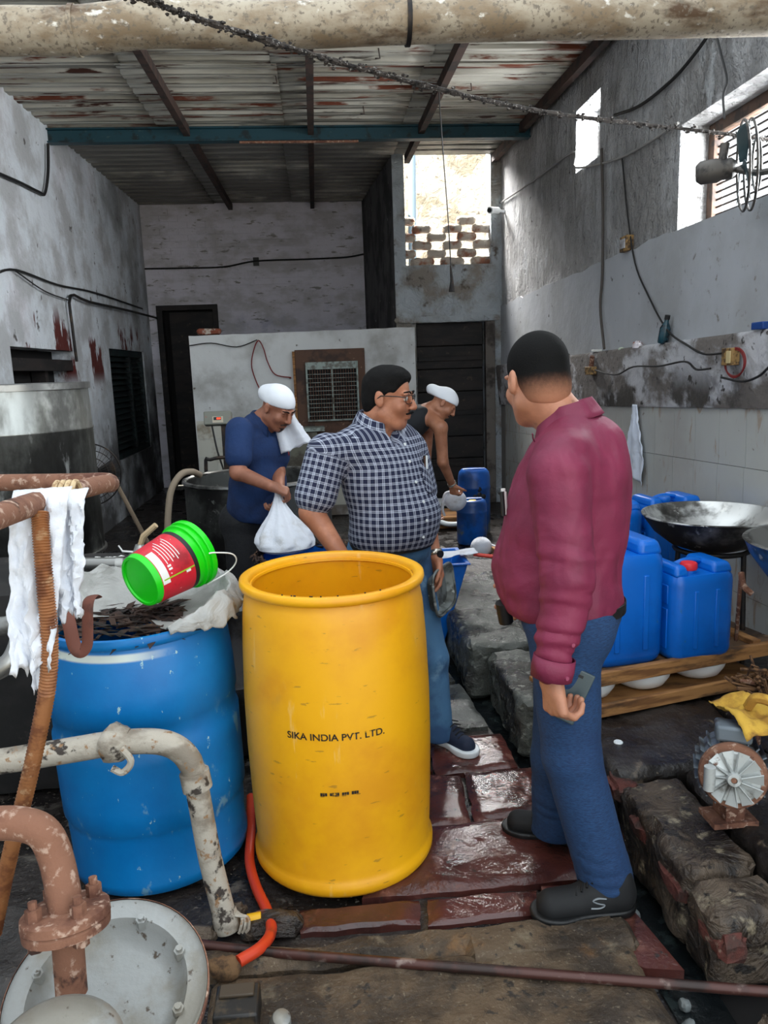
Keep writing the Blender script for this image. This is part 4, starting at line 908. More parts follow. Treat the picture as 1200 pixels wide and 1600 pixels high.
# ---- small floor things
P = [pt(p) for p in ((-0.329, 2.720, 0.030), (-0.311, 2.502, 0.022), (-0.302, 2.338, 0.022), (-0.271, 2.207, 0.020), (-0.227, 2.083, 0.020), (-0.210, 1.988, 0.030), (-0.232, 1.904, 0.050), (-0.290, 1.851, 0.055))]
t = thing('orange_hose', P[3], 'orange-red rubber hose curling past the yellow drum base', 'hose')
obj('hose_body', MB().tube(smooth_path(P, 7), .0165, 14), mat('orange_rubber', (206, 62, 28), .45, layers=[dict(c=(150, 50, 30), s=14, lo=.56, hi=.7)]), t)
mb = MB(); c = P[-1] + Vector((-.035, -.012, -.005)); mb.sphere(c, (.042, .032, .034), 18, 12)
for v in mb.v: v += (v - c).normalized() * .012 * fbm(v, 26)
obj('wrapped_end', mb, mat('tan_rag', (112, 84, 56), .95, layers=[dict(c=(70, 52, 36), s=24)], bump=[dict(s=60, v=.6, dist=.006)]), t)
c = pt((-0.273, 2.050, 0.012)); mb = MB(); mb.tube([c + Vector((-.012, 0, .012)), c + Vector((.030, .004, .014))], .0175, 12); tag(obj('bottle_stopper', mb, m_yellowcap, bevel=.002), 'small yellow plastic stopper lying beside the orange hose', 'stopper')
c = pt((-0.275, 1.689, 0.030)); t = thing('old_battery', (c.x, c.y, .03), 'grimy black box lying at the bottom edge by the steel hatch', 'box', R(12))
mb = MB(); mb.box(c.x - .055, c.x + .055, c.y - .05, c.y + .055, .02, .085); obj('case', mb, mat('grimy_black', (32, 30, 28), .5, layers=[dict(c=(74, 62, 46), s=18, lo=.5, hi=.65)]), t, bevel=.006)
mb = MB(); mb.box(c.x - .045, c.x + .042, c.y + .005, c.y + .045, .085, .094); obj('top_plate', mb, mat('grimy_tan', (70, 58, 44), .6), t, bevel=.003)
mb = MB(); mb.box(c.x - .03, c.x - .012, c.y - .054, c.y - .049, .045, .066); obj('label', mb, m_wood, t)
c = pt((-0.172, 1.661, 0.030)); mb = MB(); mb.lathe([(0, .05), (.012, .05), (.022, .044), (.026, .03), (.028, 0)], 20, (c.x, c.y, .02), (.2, -.3, .9)); tag(obj('pipe_stub', mb, m_galv), 'grey rounded pipe stub at the bottom edge of the floor', 'pipe stub')
P = [pt(p) for p in ((-0.526, 1.992, 0.035), (-0.247, 1.909, 0.035), (0.138, 1.815, 0.037), (0.437, 1.742, 0.040), (0.753, 1.665, 0.043), (1.089, 1.567, 0.060))]
mb = MB(); mb.tube(smooth_path(P, 8), .0135, 12); tag(obj('floor_rod', mb, mat('rusty_rod', (74, 44, 38), .4, .3, layers=[dict(c=(130, 112, 104), s=12, lo=.54, hi=.64), dict(c=(44, 30, 26), s=7)])), 'long rusty rod lying across the stone floor in front', 'rod')

# ---- left clutter: hearth, steel tank, fan, valve, vat
mb = rough_block(XL + .02, -1.32, 3.9, 5.35, -.02, .42, .02, .10, 21, 4, .02); tag(obj('hearth', mb, mat('dark_zone_black', (34, 32, 31), .9, layers=[dict(c=(20, 19, 18), s=4), dict(c=(64, 58, 52), s=9, lo=.62, hi=.72)])), 'near-black masonry hearth under the big steel tank', 'hearth')  # near-black colour puts the shade of the dark left zone into the masonry
m_tank = mat('tank_steel', (172, 174, 170), .34, .85, layers=[dict(c=(112, 112, 106), s=4, lo=.42, hi=.62, st=(1, 1, .35), r=.5), dict(c=(58, 57, 55), s=2.2, lo=.48, hi=.62, st=(1, 1, .6), r=.6, a=.8), dict(c=(34, 33, 33), s=2.6, lo=.25, hi=.65, z=(1.45, .60), r=.65), dict(c=(206, 208, 204), s=9, lo=.62, hi=.7, st=(1, 1, .3))], bump=[dict(s=6, v=.2, dist=.02)])  # one layer darkens the steel towards the base
TX, TY = -1.79, 4.62
t = thing('steel_tank', (TX, TY, .42), 'big cylindrical steel tank darker towards its base', 'tank')
obj('tank_body', MB().lathe([(0, .60), (.44, .56), (.462, .60), (.462, 1.33), (.466, 1.335), (.466, 1.345), (.462, 1.35), (.456, 1.585), (.44, 1.585), (.44, .62), (0, .64)], 64, (TX, TY, 0)), m_tank, t)
obj('rim_band', MB().lathe([(.456, 1.565), (.470, 1.567), (.470, 1.600), (.456, 1.604), (.44, 1.600)], 64, (TX, TY, 0)), m_steel, t)
obj('bottom_bead', MB().lathe([(.462, .60), (.474, .605), (.474, .618), (.462, .622)], 64, (TX, TY, 0)), m_steel, t)
for k in range(4):
    a = R(-40 + 90 * k); q = Vector((TX + .40 * math.cos(a), TY + .40 * math.sin(a), 0)); obj('leg', MB().cyl(q + Vector((0, 0, .40)), q + Vector((0, 0, .60)), .03, 8), m_darkmetal, t)
t = thing('pedestal_fan', (-2.040, 6.849, 0.000), 'black wire-guard pedestal fan half hidden behind the steel tank', 'fan')
fc_ = pt((-1.603, 5.450, 0.962)); fn = Vector((.45, -.85, .05)).normalized(); gx, gy, gd = frame(fn)
mb = MB()
for r_, dz in ((.215, 0), (.17, .022), (.12, .034), (.07, .04)): mb.tube([fc_ + (gx * math.cos(a) + gy * math.sin(a)) * r_ + gd * dz for a in [i * PI / 20 for i in range(41)]], .005 if r_ > .2 else .003, 6, caps=False)
for k in range(40):
    a = k * PI / 20; e = gx * math.cos(a) + gy * math.sin(a); mb.tube([fc_ + e * .215, fc_ + e * .17 + gd * .022, fc_ + e * .04 + gd * .042], .0018, 4)
obj('guard', mb, m_darkmetal, t)
obj('motor', MB().lathe([(0, -.14), (.05, -.13), (.06, -.08), (.055, -.02), (.03, 0), (0, .02)], 16, fc_, fn), m_darkmetal, t)
for k in range(3):
    mb = MB(); a0 = k * 2 * PI / 3
    mb.grid(lambda u, v: fc_ + (gx * math.cos(a0 + (u - .5) * 1.1) + gy * math.sin(a0 + (u - .5) * 1.1)) * (.03 + .15 * v) + gd * (.02 * (u - .5)), 6, 4); obj('blade', mb, m_darkmetal, t, solid=.003)
obj('pole', MB().cyl((fc_.x, fc_.y + .1, 0), (fc_.x, fc_.y + .1, fc_.z - .04), .016, 10), m_darkmetal, t)
obj('base', MB().lathe([(0, .04), (.05, .035), (.17, .015), (.175, 0), (0, 0)], 24, (fc_.x, fc_.y + .1, 0)), m_darkmetal, t)
mb = MB(); mb.tube([(-1.605, 6.100, 0.825), (-1.282, 5.600, 0.418), (-1.203, 5.735, 0.010)], .017, 8); tag(obj('leaning_stick', mb, mat('tan_pole', (120, 104, 86), .8)), 'tan pole leaning against the sooty left wall', 'pole')
mb = MB(); mb.box(-1.98, -1.72, 5.9, 5.93, 0, .82); tag(obj('wall_board', mb, mat('dirty_white_board', (166, 168, 170), .6, layers=[dict(c=(90, 86, 84), s=4)]), bevel=.004), 'dirty white board standing beside the pedestal fan', 'board')
V0 = pt((-0.995, 3.100, 0.875)); V1 = pt((-0.716, 3.100, 0.875))
t = thing('steel_valve', V1, 'steel pipe valve with a tan lever behind the green bucket', 'valve')
obj('pipe', MB().cyl(V0 + Vector((-.25, .1, 0)), V1, .026, 14), m_steel, t)
for k in (.55, .72): q = V0.lerp(V1, k); obj('union', MB().cyl(q, q + Vector((.03, 0, 0)), .034, 14), m_steel, t)
q = V0.lerp(V1, .9); obj('bonnet', MB().lathe([(.04, 0), (.05, .02), (.052, .04), (.03, .05), (.018, .08), (0, .085)], 16, q, (0, 0, 1)), m_steel, t)
for s_ in (-1, 1): obj('wing', MB().tube([q + Vector((0, 0, .045)), q + Vector((.07 * s_, 0, .055)), q + Vector((.085 * s_, 0, .08))], [.008, .006, .005], 6), m_steel, t)
obj('lever', MB().tube([q + Vector((.0, 0, .07)), q + Vector((.02, -.01, .115)), q + Vector((.075, -.02, .16))], [.011, .013, .012], 8), mat('tan_handle', (190, 166, 130), .7), t)
mb = MB(); mb.grid(lambda u, v: Vector((-.99, 3.2, .825)) + Vector((.12 * u, .14 * v, .03 + .02 * fbm((u * 3, v * 3, 1), 1))), 8, 8); tag(obj('paper_sheet', mb, m_print, solid=.002), 'crumpled white paper lying by the steel valve', 'paper')
P = [(-1.119, 2.350, 0.882), (-0.966, 2.300, 0.897), (-0.927, 2.300, 0.907)]; mb = MB(); mb.tube(P, .03, 12); tag(obj('steel_pipe', mb, m_steel), 'straight dark steel pipe at the left edge behind the cloth', 'pipe')
P = [(-0.948, 1.950, 0.857), (-0.848, 1.950, 0.894), (-0.814, 1.960, 0.922), (-0.804, 2.000, 0.968), (-0.834, 2.100, 0.990)]; mb = MB(); mb.tube(smooth_path(P, 6), .026, 14); tag(obj('steel_bend', mb, m_steel), 'curved shiny steel pipe bend at the left edge', 'pipe')
mb = rough_block(-2.2, -.86, 2.92, 3.62, -.02, .835, .012, .1, 23, 4, .02); tag(obj('stove_block', mb, mat('dark_zone_black', (34, 32, 31), .9)), 'near-black masonry block behind the blue drum at left', 'masonry')  # block added to fill the dark left zone, its shade in the colour
mb = rough_block(-1.15, -.72, 1.66, 2.0, -.02, .20, .02, .05, 25, 6, .02); tag(obj('rubble_block', mb, m_stone_dark), 'dark rubble block on the floor at the left edge', 'stone')
# vat, arching hose, grey barrel, milk drum
t = thing('vat', (-.44, 5.35, 0), 'wide dark metal vat behind the man in the blue polo', 'vat')
m_vat = mat('vat_metal', (84, 86, 84), .5, .5, layers=[dict(c=(36, 35, 35), s=3, lo=.42, hi=.6), dict(c=(130, 132, 128), s=20, lo=.62, hi=.7)])
obj('body', MB().lathe([(0, .0), (.46, .0), (.50, .05), (.50, .90), (.485, .90), (.47, .06), (0, .03)], 48, (-.44, 5.35, 0)), m_vat, t)
obj('rim', MB().lathe([(.50, .89), (.515, .90), (.512, .915), (.495, .92), (.484, .91), (.486, .89)], 48, (-.44, 5.35, 0)), m_steel, t)
mb = MB(); mb.tube(smooth_path([(-0.781, 5.000, 0.985), (-0.816, 4.880, 1.023), (-0.867, 4.800, 1.015), (-0.919, 4.750, 0.934), (-0.944, 4.720, 0.801), (-0.961, 4.700, 0.605), (-0.962, 4.700, 0.402), (-.95, 4.7, .02)], 6), .021, 10); tag(obj('beige_hose', mb, mat('beige_hose', (136, 122, 104), .7)), 'beige hose arching over the rim of the dark vat', 'hose')
t = thing('grey_barrel', (-.42, 3.32, 0), 'dark grey barrel squeezed behind the blue and yellow drums', 'barrel')
obj('barrel_body', MB().lathe([(0, 0), (.22, 0), (.23, .02), (.23, .30), (.236, .31), (.23, .32), (.225, .62), (.232, .63), (.232, .65), (.22, .66), (0, .64)], 40, (-.42, 3.32, 0)), mat('barrel_grey', (96, 98, 100), .55, .2, layers=[dict(c=(40, 40, 40), s=4)]), t)
obj('bung', MB().cyl((-.36, 3.25, .64), (-.36, 3.25, .67), .03, 12), m_black, t)
MX, MY = -.10, 3.86
t = thing('milk_drum', (MX, MY, 0), 'blue drum with a straw-crusted rim under the white cloth bag', 'drum')
obj('drum_body', MB().lathe([(0, 0), (.24, 0), (.25, .03), (.256, .35), (.25, .62), (.24, .66), (.246, .68), (.232, .69), (.225, .66), (.24, .3), (0, .04)], 40, (MX, MY, 0)), m_blueplastic, t)
mb = MB()
for k in range(420):
    a = random.uniform(0, 2 * PI); r_ = random.uniform(.215, .265); L = random.uniform(.03, .09); c = Vector((MX + r_ * math.cos(a), MY + r_ * math.sin(a), .675 + random.uniform(0, .035)))
    d = Vector((-math.sin(a), math.cos(a), random.gauss(0, .25))) * L; mb.tube([c, c + d * .5 + Vector((0, 0, .006)), c + d + Vector((random.gauss(0, .01), random.gauss(0, .01), 0))], random.uniform(.002, .006), 4)
obj('straw_crust', mb, m_leaf, t, smooth=False)['kind'] = 'stuff'
# white cloth bag on it
hp = pt((-0.236, 4.020, 1.003)); bp_ = Vector((-.205, 3.90, .715))
t = thing('cloth_bag', bp_, 'white cloth bag of strained curd resting on the straw-crusted drum', 'bag')
def bag(u, v):
    a = 2 * PI * u; prof_ = [(.0, .0), (.12, .0), (.148, .02), (.152, .05), (.134, .10), (.10, .16), (.062, .22), (.036, .28), (.018, .34), (.012, .37)]
    f = v * (len(prof_) - 1); i = min(int(f), len(prof_) - 2); tt = f - i
    r_ = prof_[i][0] * (1 - tt) + prof_[i + 1][0] * tt; z = prof_[i][1] * (1 - tt) + prof_[i + 1][1] * tt
    r_ *= 1 + .10 * math.sin(a * 7 + 2 * fbm((v * 2, 0, 0), 2)) * min(1, z / .08) * (1 if z < .33 else .4) + .05 * math.sin(a * 3 + 1)
    k = z / .37; c = bp_.lerp(hp, k) ; return (c.x + r_ * math.cos(a), c.y + r_ * .85 * math.sin(a), bp_.z + (hp.z - bp_.z) * k)
mb = MB(); mb.grid(bag, 64, 36, close_u=True); obj('bag_body', mb, m_white_cloth, t)
mb = MB(); mb.tube(smooth_path([hp + Vector((-.01, -.02, -.12)), hp + Vector((-.035, -.03, -.11)), hp + Vector((-.05, -.03, -.15)), hp + Vector((-.045, -.03, -.18))], 5), [.008] * 15 + [.012], 7) if False else mb.tube(smooth_path([hp + Vector((-.01, -.02, -.12)), hp + Vector((-.035, -.03, -.11)), hp + Vector((-.05, -.03, -.15)), hp + Vector((-.045, -.03, -.18))], 5), .009, 7)
obj('bag_tail', mb, m_white_cloth, t)

# ---- wooden platform with white bowls
WA = math.atan2(.2, .815); WX = Vector((math.cos(WA), math.sin(WA), 0)); WY = Vector((-math.sin(WA), math.cos(WA), 0)); W0 = Vector((.985, 2.800, 0))
WM = Matrix(((WX.x, WY.x, 0, W0.x), (WX.y, WY.y, 0, W0.y), (0, 0, 1, 0), (0, 0, 0, 1)))
t = thing('wood_platform', (1.4, 3.05, .235), 'two-tier rough wooden platform carrying the blue cans', 'platform')
def wbox(name, *b, m=m_wood, be=.004):
    mb = MB(); mb.M = WM; mb.box(*b); return obj(name, mb, m, t, smooth=False, bevel=be)
wbox('lower_board', -.03, .90, -.055, .30, .240, .262); wbox('lower_edge', -.03, .90, -.075, -.055, .238, .290)
wbox('lower_board', -.03, .90, .305, .36, .240, .262)
wbox('upper_edge', -.02, 1.02, -.03, .0, .345, .402); wbox('upper_edge', -.02, 1.02, .335, .365, .345, .402)
m_deck = mat('stained_deck', (112, 86, 62), .6, layers=[dict(c=(60, 46, 36), s=5), dict(c=(150, 130, 104), s=14, lo=.58, hi=.7)])
for k in range(3): wbox('deck_plank', -.02, 1.02, .002 + k * .111, .109 + k * .111, .365, .386, m=m_deck)
wbox('crosspiece', .86, .90, .0, .335, .386, .412)
for x in (-.0, .42, .85): wbox('post', x, x + .05, .30, .335, .262, .345)
m_bowl = mat('white_plastic', (232, 238, 240), .35)
for k, x in enumerate((.085, .355, .640)):
    c = WM @ Vector((x, .100, .2625)); mb = MB(); mb.lathe([(0, 0), (.065, .001), (.100, .020), (.120, .052), (.128, .080), (.124, .081), (.115, .055), (.09, .022), (0, .008)], 40, c)
    tag(obj('white_bowl', mb, m_bowl), ['white plastic bowl nearest the blue trousers between the wooden boards', 'middle white plastic bowl between the two wooden boards', 'white plastic bowl at the motor end between the wooden boards'][k], 'bowl', 'white bowls under the platform')

# ---- jerrycans
m_can = mat('can_blue', (0, 104, 204), .36, layers=[dict(c=(0, 84, 172), s=3, lo=.42, hi=.7), dict(c=(60, 110, 140), s=16, lo=.66, hi=.74), dict(c=(24, 44, 60), s=40, lo=.72, hi=.76)], bump=[dict(s=5, v=.15, dist=.02)], kind='O')
m_redcap = mat('red_cap', (226, 44, 56), .45)
def jerrycan(loc, rz, label, cap=m_redcap, w=.28, d=.235, h=.40, group='blue jerrycans', sc=1.0):
    t = thing('jerrycan', loc, label, 'jerrycan', rz, group); t.scale = (sc, sc, sc); t.matrix_basis = t.matrix_basis @ Matrix.Diagonal((sc, sc, sc, 1))
    W, D = w / 2, d / 2; kw = dict(world_verts=False)
    mb = MB(); Lv = [(0, .90), (.012, .97), (.03, 1.0), (h * .45, 1.0), (h * .8, 1.0), (h * .86, .985), (h * .9, .93)]
    def ring(k, z):
        out = []; rc = .05
        for cx, cy, a0 in ((1, 1, 0), (-1, 1, 90), (-1, -1, 180), (1, -1, 270)):
            for q in range(6):
                a = R(a0 + 18 * q); out.append((cx * (W * k - rc) + rc * math.cos(a), cy * (D * k - rc) + rc * math.sin(a), z))
        return out
    vs = []; n = 24
    for z, k in Lv: vs += ring(k, z)
    fs = [(i * n + k, i * n + (k + 1) % n, (i + 1) * n + (k + 1) % n, (i + 1) * n + k) for i in range(len(Lv) - 1) for k in range(n)]
    fs += [tuple(range(n - 1, -1, -1)), tuple((len(Lv) - 1) * n + k for k in range(n))]
    mb.add(vs, fs); obj('body', mb, m_can, t, angle=50, **kw)
    zt = h * .90 - .006
    for s_, L in ((-1, .30), (1, .34)):
        mb = MB(); x0, x1 = (-W * .93, -W * .93 + w * .24) if s_ < 0 else (W * .93 - w * L, W * .93)
        mb.add([(x0, -D * .9, zt), (x1, -D * .9, zt), (x1, D * .9, zt), (x0, D * .9, zt), (x0 + .012, -D * .78, zt + .048), (x1 - .012, -D * .78, zt + .048), (x1 - .012, D * .78, zt + .048), (x0 + .012, D * .78, zt + .048)], [(0, 3, 2, 1), (4, 5, 6, 7), (0, 1, 5, 4), (1, 2, 6, 5), (2, 3, 7, 6), (3, 0, 4, 7)])
        obj('shoulder', mb, m_can, t, bevel=.016, seg=3, **kw)
    mb = MB(); mb.tube(smooth_path([(-W * .5, 0, zt + .028), (-W * .2, 0, zt + .042), (W * .15, 0, zt + .042), (W * .45, 0, zt + .028)], 4), .015, 10, flat=.8); obj('handle', mb, m_can, t, **kw)
    mb = MB(); mb.tube([(-W * .28, -D * .45, zt), (-W * .28, -D * .45, zt + .022)], .03, 16); obj('neck', mb, m_can, t, **kw)
    mb = MB()
    mb.lathe([(.032, .0), (.034, .004), (.034, .024), (.030, .030), (0, .030)], 24, (-W * .28, -D * .45, zt + .02), wob=lambda a, z: 1 + .03 * math.cos(a * 12)); obj('cap', mb, cap, t, **kw)
    for x in (-.045, .055):
        mb = MB(); mb.box(x - .010, x + .010, -D - .004, -D + .004, h * .12, h * .74); obj('rib', mb, m_can, t, bevel=.003, **kw)
    for z0, z1 in ((h * .12, h * .55), (h * .60, h * .80)):
        mb = MB(); mb.box(-W - .003, -W + .004, -D * .62, D * .62, z0, z1); obj('side_panel', mb, m_can, t, bevel=.003, **kw)
    return t
j1 = jerrycan((1.525, 3.02, .3865), R(10), 'blue jerrycan with a red screw cap at the front of the wooden platform', w=.30, d=.235)
mb = MB(); mb.M = Matrix.Translation((1.535, 3.035, .3865)) @ Matrix.Rotation(R(10), 4, 'Z')
mb.box(-.1475, -.146, -.06, -.02, .07, .10); mb.box(-.1475, -.146, -.04, -.025, .09, .15); obj('paint_mark', mb, m_print, j1)
j2 = jerrycan((1.195, 3.03, .3865), R(8), 'blue jerrycan standing just behind the back of the maroon shirt', m_can, w=.265, d=.235, sc=1.13)
jerrycan((1.86, 3.98, .49), R(8), 'blue jerrycan behind the big steel wok by the tiled wall', m_can, w=.33, d=.25)
jerrycan((1.545, 3.92, .49), R(-5), 'blue jerrycan between the maroon shirt and the wok', m_can, w=.25, d=.25)
t = thing('wood_crate', (1.75, 3.98, .235), 'low wooden crate holding two blue cans behind the wok', 'crate')
for a, b, c, d in ((1.40, 2.08, 3.80, 3.83), (1.40, 2.08, 4.13, 4.16), (1.40, 1.43, 3.83, 4.13), (2.05, 2.08, 3.83, 4.13)): obj('side', MB().box(a, b, c, d, .24, .465), m_wood, t, smooth=False)
for k in range(3): obj('slat', MB().box(1.40, 2.08, 3.80 + k * .122, 3.915 + k * .122, .465, .488), m_wood, t, smooth=False)
# ---- wok and pan
KX, KY, KZ = 1.80, 3.36, .905
t = thing('steel_wok', (KX, KY, .41), 'wide blackened steel wok standing by the tiled wall', 'wok')
m_wok = mat('wok_steel', (206, 207, 205), .30, .6, layers=[dict(c=(96, 94, 90), s=5, lo=.46, hi=.62, st=(1, 2, 1), r=.45), dict(c=(40, 38, 36), s=2.6, lo=.5, hi=.64, r=.5), dict(c=(214, 214, 210), s=14, lo=.6, hi=.7)], bump=[dict(s=20, v=.15, dist=.006)])
m_wok_out = mat('wok_soot', (110, 108, 105), .6, .3, layers=[dict(c=(30, 29, 29), s=4, lo=.38, hi=.55), dict(c=(160, 160, 156), s=16, lo=.62, hi=.72, st=(1, 1, .4))])
RK = .312
obj('bowl_outside', MB().lathe([(0, -.175), (.10, -.168), (.19, -.135), (.26, -.08), (.30, -.025), (RK + .003, 0)], 64, (KX, KY, KZ)), m_wok_out, t)
obj('bowl_inside', MB().lathe([(0, -.165), (.10, -.158), (.19, -.125), (.255, -.072), (.293, -.02), (RK - .006, .004), (RK + .003, .004), (RK + .005, 0), (RK + .003, -.004)], 64, (KX, KY, KZ)), m_wok, t)
obj('stand_ring', MB().tube([(KX + .16 * math.cos(a), KY + .16 * math.sin(a), KZ - .165) for a in [i * PI / 16 for i in range(33)]], .012, 8, caps=False), m_darkmetal, t)
for k in range(3): a = R(60 + 120 * k); obj('stand_leg', MB().cyl((KX + .16 * math.cos(a), KY + .16 * math.sin(a), KZ - .165), (KX + .18 * math.cos(a), KY + .18 * math.sin(a), .222), .012, 8), m_darkmetal, t)
PX_, PY_, PZ = 1.76, 2.42, .985
t = thing('blue_pan', (PX_, PY_, .232), 'blue-painted pan at the right edge in front of the wok', 'pan')
m_pan = mat('pan_blue', (40, 92, 148), .45, layers=[dict(c=(30, 46, 66), s=6), dict(c=(150, 160, 165), s=20, lo=.62, hi=.7)])
obj('pan_outside', MB().lathe([(0, -.20), (.12, -.19), (.22, -.14), (.285, -.05), (.305, 0)], 56, (PX_, PY_, PZ)), m_pan, t)
obj('pan_inside', MB().lathe([(0, -.19), (.12, -.18), (.212, -.13), (.275, -.045), (.292, .004), (.305, .004), (.309, 0), (.305, -.004)], 56, (PX_, PY_, PZ)), m_steel, t)
for k in range(3): a = R(30 + 120 * k); obj('stand_leg', MB().cyl((PX_ + .15 * math.cos(a), PY_ + .15 * math.sin(a), PZ - .17), (PX_ + .17 * math.cos(a), PY_ + .17 * math.sin(a), .225), .012, 8), m_darkmetal, t)
# sticks and char under the pan
mb = MB()
mb.tube(smooth_path([(1.599, 2.750, 0.795), (1.594, 2.720, 0.752), (1.618, 2.700, 0.723)], 4), .012, 8); mb.tube([(1.599, 2.750, 0.790), (1.754, 3.030, 0.410)], .008, 6); tag(obj('burner_pipe', mb, m_rust), 'small rusty burner pipe under the wok', 'pipe')

# ---- motor, yellow cloth, coir
mc = pt((1.132, 1.930, 0.433)); an = Vector((-.42, -.86, .20)).normalized(); ux, uy, ud = frame(an)
t = thing('electric_motor', (mc.x + .08, mc.y + .12, .235), 'old electric motor with a bare cast fan on the stone step', 'motor')
m_cast = mat('cast_aluminium', (186, 190, 188), .5, .3, layers=[dict(c=(120, 118, 112), s=14, lo=.5, hi=.66), dict(c=(92, 60, 46), s=20, lo=.64, hi=.72)])
obj('fan_disc', MB().lathe([(0, .0), (.070, .0), (.074, -.004), (.074, -.010), (0, -.010)], 40, mc, an), m_cast, t)
for k in range(11):
    a = k * 2 * PI / 11; e = ux * math.cos(a) + uy * math.sin(a); e2 = ux * math.cos(a + .32) + uy * math.sin(a + .32); mb = MB()
    e3 = ux * math.cos(a - .10) + uy * math.sin(a - .10); e4 = ux * math.cos(a + .30) + uy * math.sin(a + .30); mb.add([mc + e * .018 + ud * .004, mc + e3 * .079 + ud * .001, mc + e4 * .080 + ud * .014, mc + e2 * .018 + ud * .018], [(0, 1, 2, 3)]); obj('fan_blade', mb, m_cast, t, solid=.004, smooth=False)
obj('hub', MB().lathe([(.022, 0), (.020, .022), (.017, .028), (.009, .028), (.009, .018), (0, .018)], 20, mc, an), m_cast, t)
obj('shaft', MB().cyl(mc, mc + ud * .024, .008, 10), m_rust, t)
obj('end_ring', MB().lathe([(.060, -.012), (.090, -.014), (.094, -.022), (.094, -.036), (.090, -.042), (.07, -.042)], 40, mc, an), m_rust, t)
m_motor = mat('motor_grey', (108, 118, 126), .6, .2, layers=[dict(c=(66, 62, 60), s=9), dict(c=(150, 154, 154), s=26, lo=.6, hi=.7)])
obj('motor_body', MB().lathe([(.090, -.040), (.092, -.05), (.092, -.20), (.085, -.22), (0, -.225)], 40, mc, an), m_motor, t)
for k in range(22):
    a = k * 2 * PI / 22; e = ux * math.cos(a) + uy * math.sin(a); s_ = (ux * -math.sin(a) + uy * math.cos(a)) * .002; mb = MB()
    A, B_ = mc + e * .090 - ud * .05, mc + e * .090 - ud * .195; o_ = e * .015
    mb.add([A - s_, A + s_, B_ + s_, B_ - s_, A - s_ + o_, A + s_ + o_, B_ + s_ + o_, B_ - s_ + o_], [(0, 3, 2, 1), (4, 5, 6, 7), (0, 1, 5, 4), (1, 2, 6, 5), (2, 3, 7, 6), (3, 0, 4, 7)]); obj('fin', mb, m_motor, t, smooth=False)
tb = mc - ud * .115 + Vector((0, 0, .105)); mb = MB(); mb.M = Matrix.Translation(tb) @ Matrix((ux, -ud, Vector((0, 0, 1)))).transposed().to_4x4(); mb.box(-.05, .05, -.06, .06, -.015, .035); obj('terminal_box', mb, m_motor, t, bevel=.010)
mb = MB(); q = mc - ux * -.095 * (1 if ux.x > 0 else -1) * 0 + Vector((-.083, -.02, .018)); mb.tube([q + Vector((0, 0, -.035)), q + Vector((0, 0, .035))], .016, 10); obj('bracket', mb, m_cast, t)
mb = MB(); q = mc - ud * .12; mb.box(q.x - .07, q.x + .07, q.y - .05, q.y + .05, .232, .250); mb.box(q.x - .03, q.x + .03, q.y - .04, q.y + .04, .25, max(.26, mc.z - .08)); obj('foot', mb, m_rust, t, bevel=.003)
m_ycloth = mat('yellow_cloth', (206, 164, 62), .9, layers=[dict(c=(160, 118, 44), s=9), dict(c=(110, 84, 44), s=18, lo=.6, hi=.7)], bump=[dict(s=22, v=.5, dist=.01)])
y0 = tb + Vector((.035, .0, .054))
def ycl(u, v):
    x = -.05 + .26 * u; y = -.10 + .22 * v
    z = .012 * math.sin(u * 9 + v * 4) + .014 * fbm((u * 3, v * 3, 2), 1.5) - .22 * max(0, u - .35) ** 1.5 - .10 * max(0, .35 - v) - .02 * max(0, .2 - u)
    return y0 + Vector((x, y, z + .012))
mb = MB(); mb.grid(ycl, 28, 24)
mb.tube(smooth_path([y0 + Vector((.02, .02, .02)), y0 + Vector((.03, .0, .055)), y0 + Vector((.07, -.02, .05)), y0 + Vector((.12, -.02, .03))], 5), .014, 8)
tag(obj('yellow_cloth', mb, m_ycloth, solid=.003), 'dirty yellow cloth thrown over the electric motor', 'cloth')
cc = pt((1.500, 2.420, 0.477)); t = thing('coir_bundle', (cc.x, cc.y, .235), 'brown tangle of coir on a rusty stake at the right edge', 'coir')
mb = MB()
for k in range(90):
    c = cc + Vector((random.gauss(0, .028), random.gauss(0, .028), random.gauss(-.01, .03))); d = Vector((random.gauss(0, .03), random.gauss(0, .03), random.gauss(0, .03)))
    mb.tube([c - d, c + Vector((random.gauss(0, .01), 0, random.gauss(0, .01))), c + d], random.uniform(.003, .007), 5)
obj('coir', mb, mat('coir', (112, 80, 52), .95, layers=[dict(c=(60, 40, 26), s=40)]), t)['kind'] = 'stuff'
obj('stake', MB().cyl((cc.x, cc.y, .225), (cc.x, cc.y, cc.z), .011, 8), m_rust, t)
mb = MB(); mb.tube([cc + Vector((-.03, -.01, .02)), cc + Vector((-.085, -.02, .035))], [.011, .005], 8); obj('stub', mb, m_rust, t)

# ---- right wall fittings
def ct(u, v):
    top = pt((2.105, 4.982, 1.326)); w = .035 + .10 * min(1, v * 1.6) - .06 * max(0, v - .75); x = (u - .5) * w
    return Vector((2.108 - .012 - .010 * math.sin(u * 12 + v * 2) * min(1, v * 4) - .01 * fbm((u * 2, v * 4, 0), 1.5), top.y + x * 2.1 - .04 * v, top.z - .50 * v + (.05 * (u - .4) if v > .9 else 0)))
mb = MB(); mb.grid(ct, 24, 40); tag(obj('hung_towel', mb, mat('pale_towel', (214, 222, 236), .9, bump=[dict(s=40, v=.4, dist=.006)]), solid=.003), 'pale blue-white towel hung on the tiled right wall', 'towel')
m_sock = mat('socket_grimy', (150, 118, 70), .6, layers=[dict(c=(70, 50, 32), s=26, lo=.45, hi=.6)])
t = thing('wall_socket', (2.060, 3.713, 1.608), 'grimy cream switch box with a red wire loop on the ledge wall', 'socket')
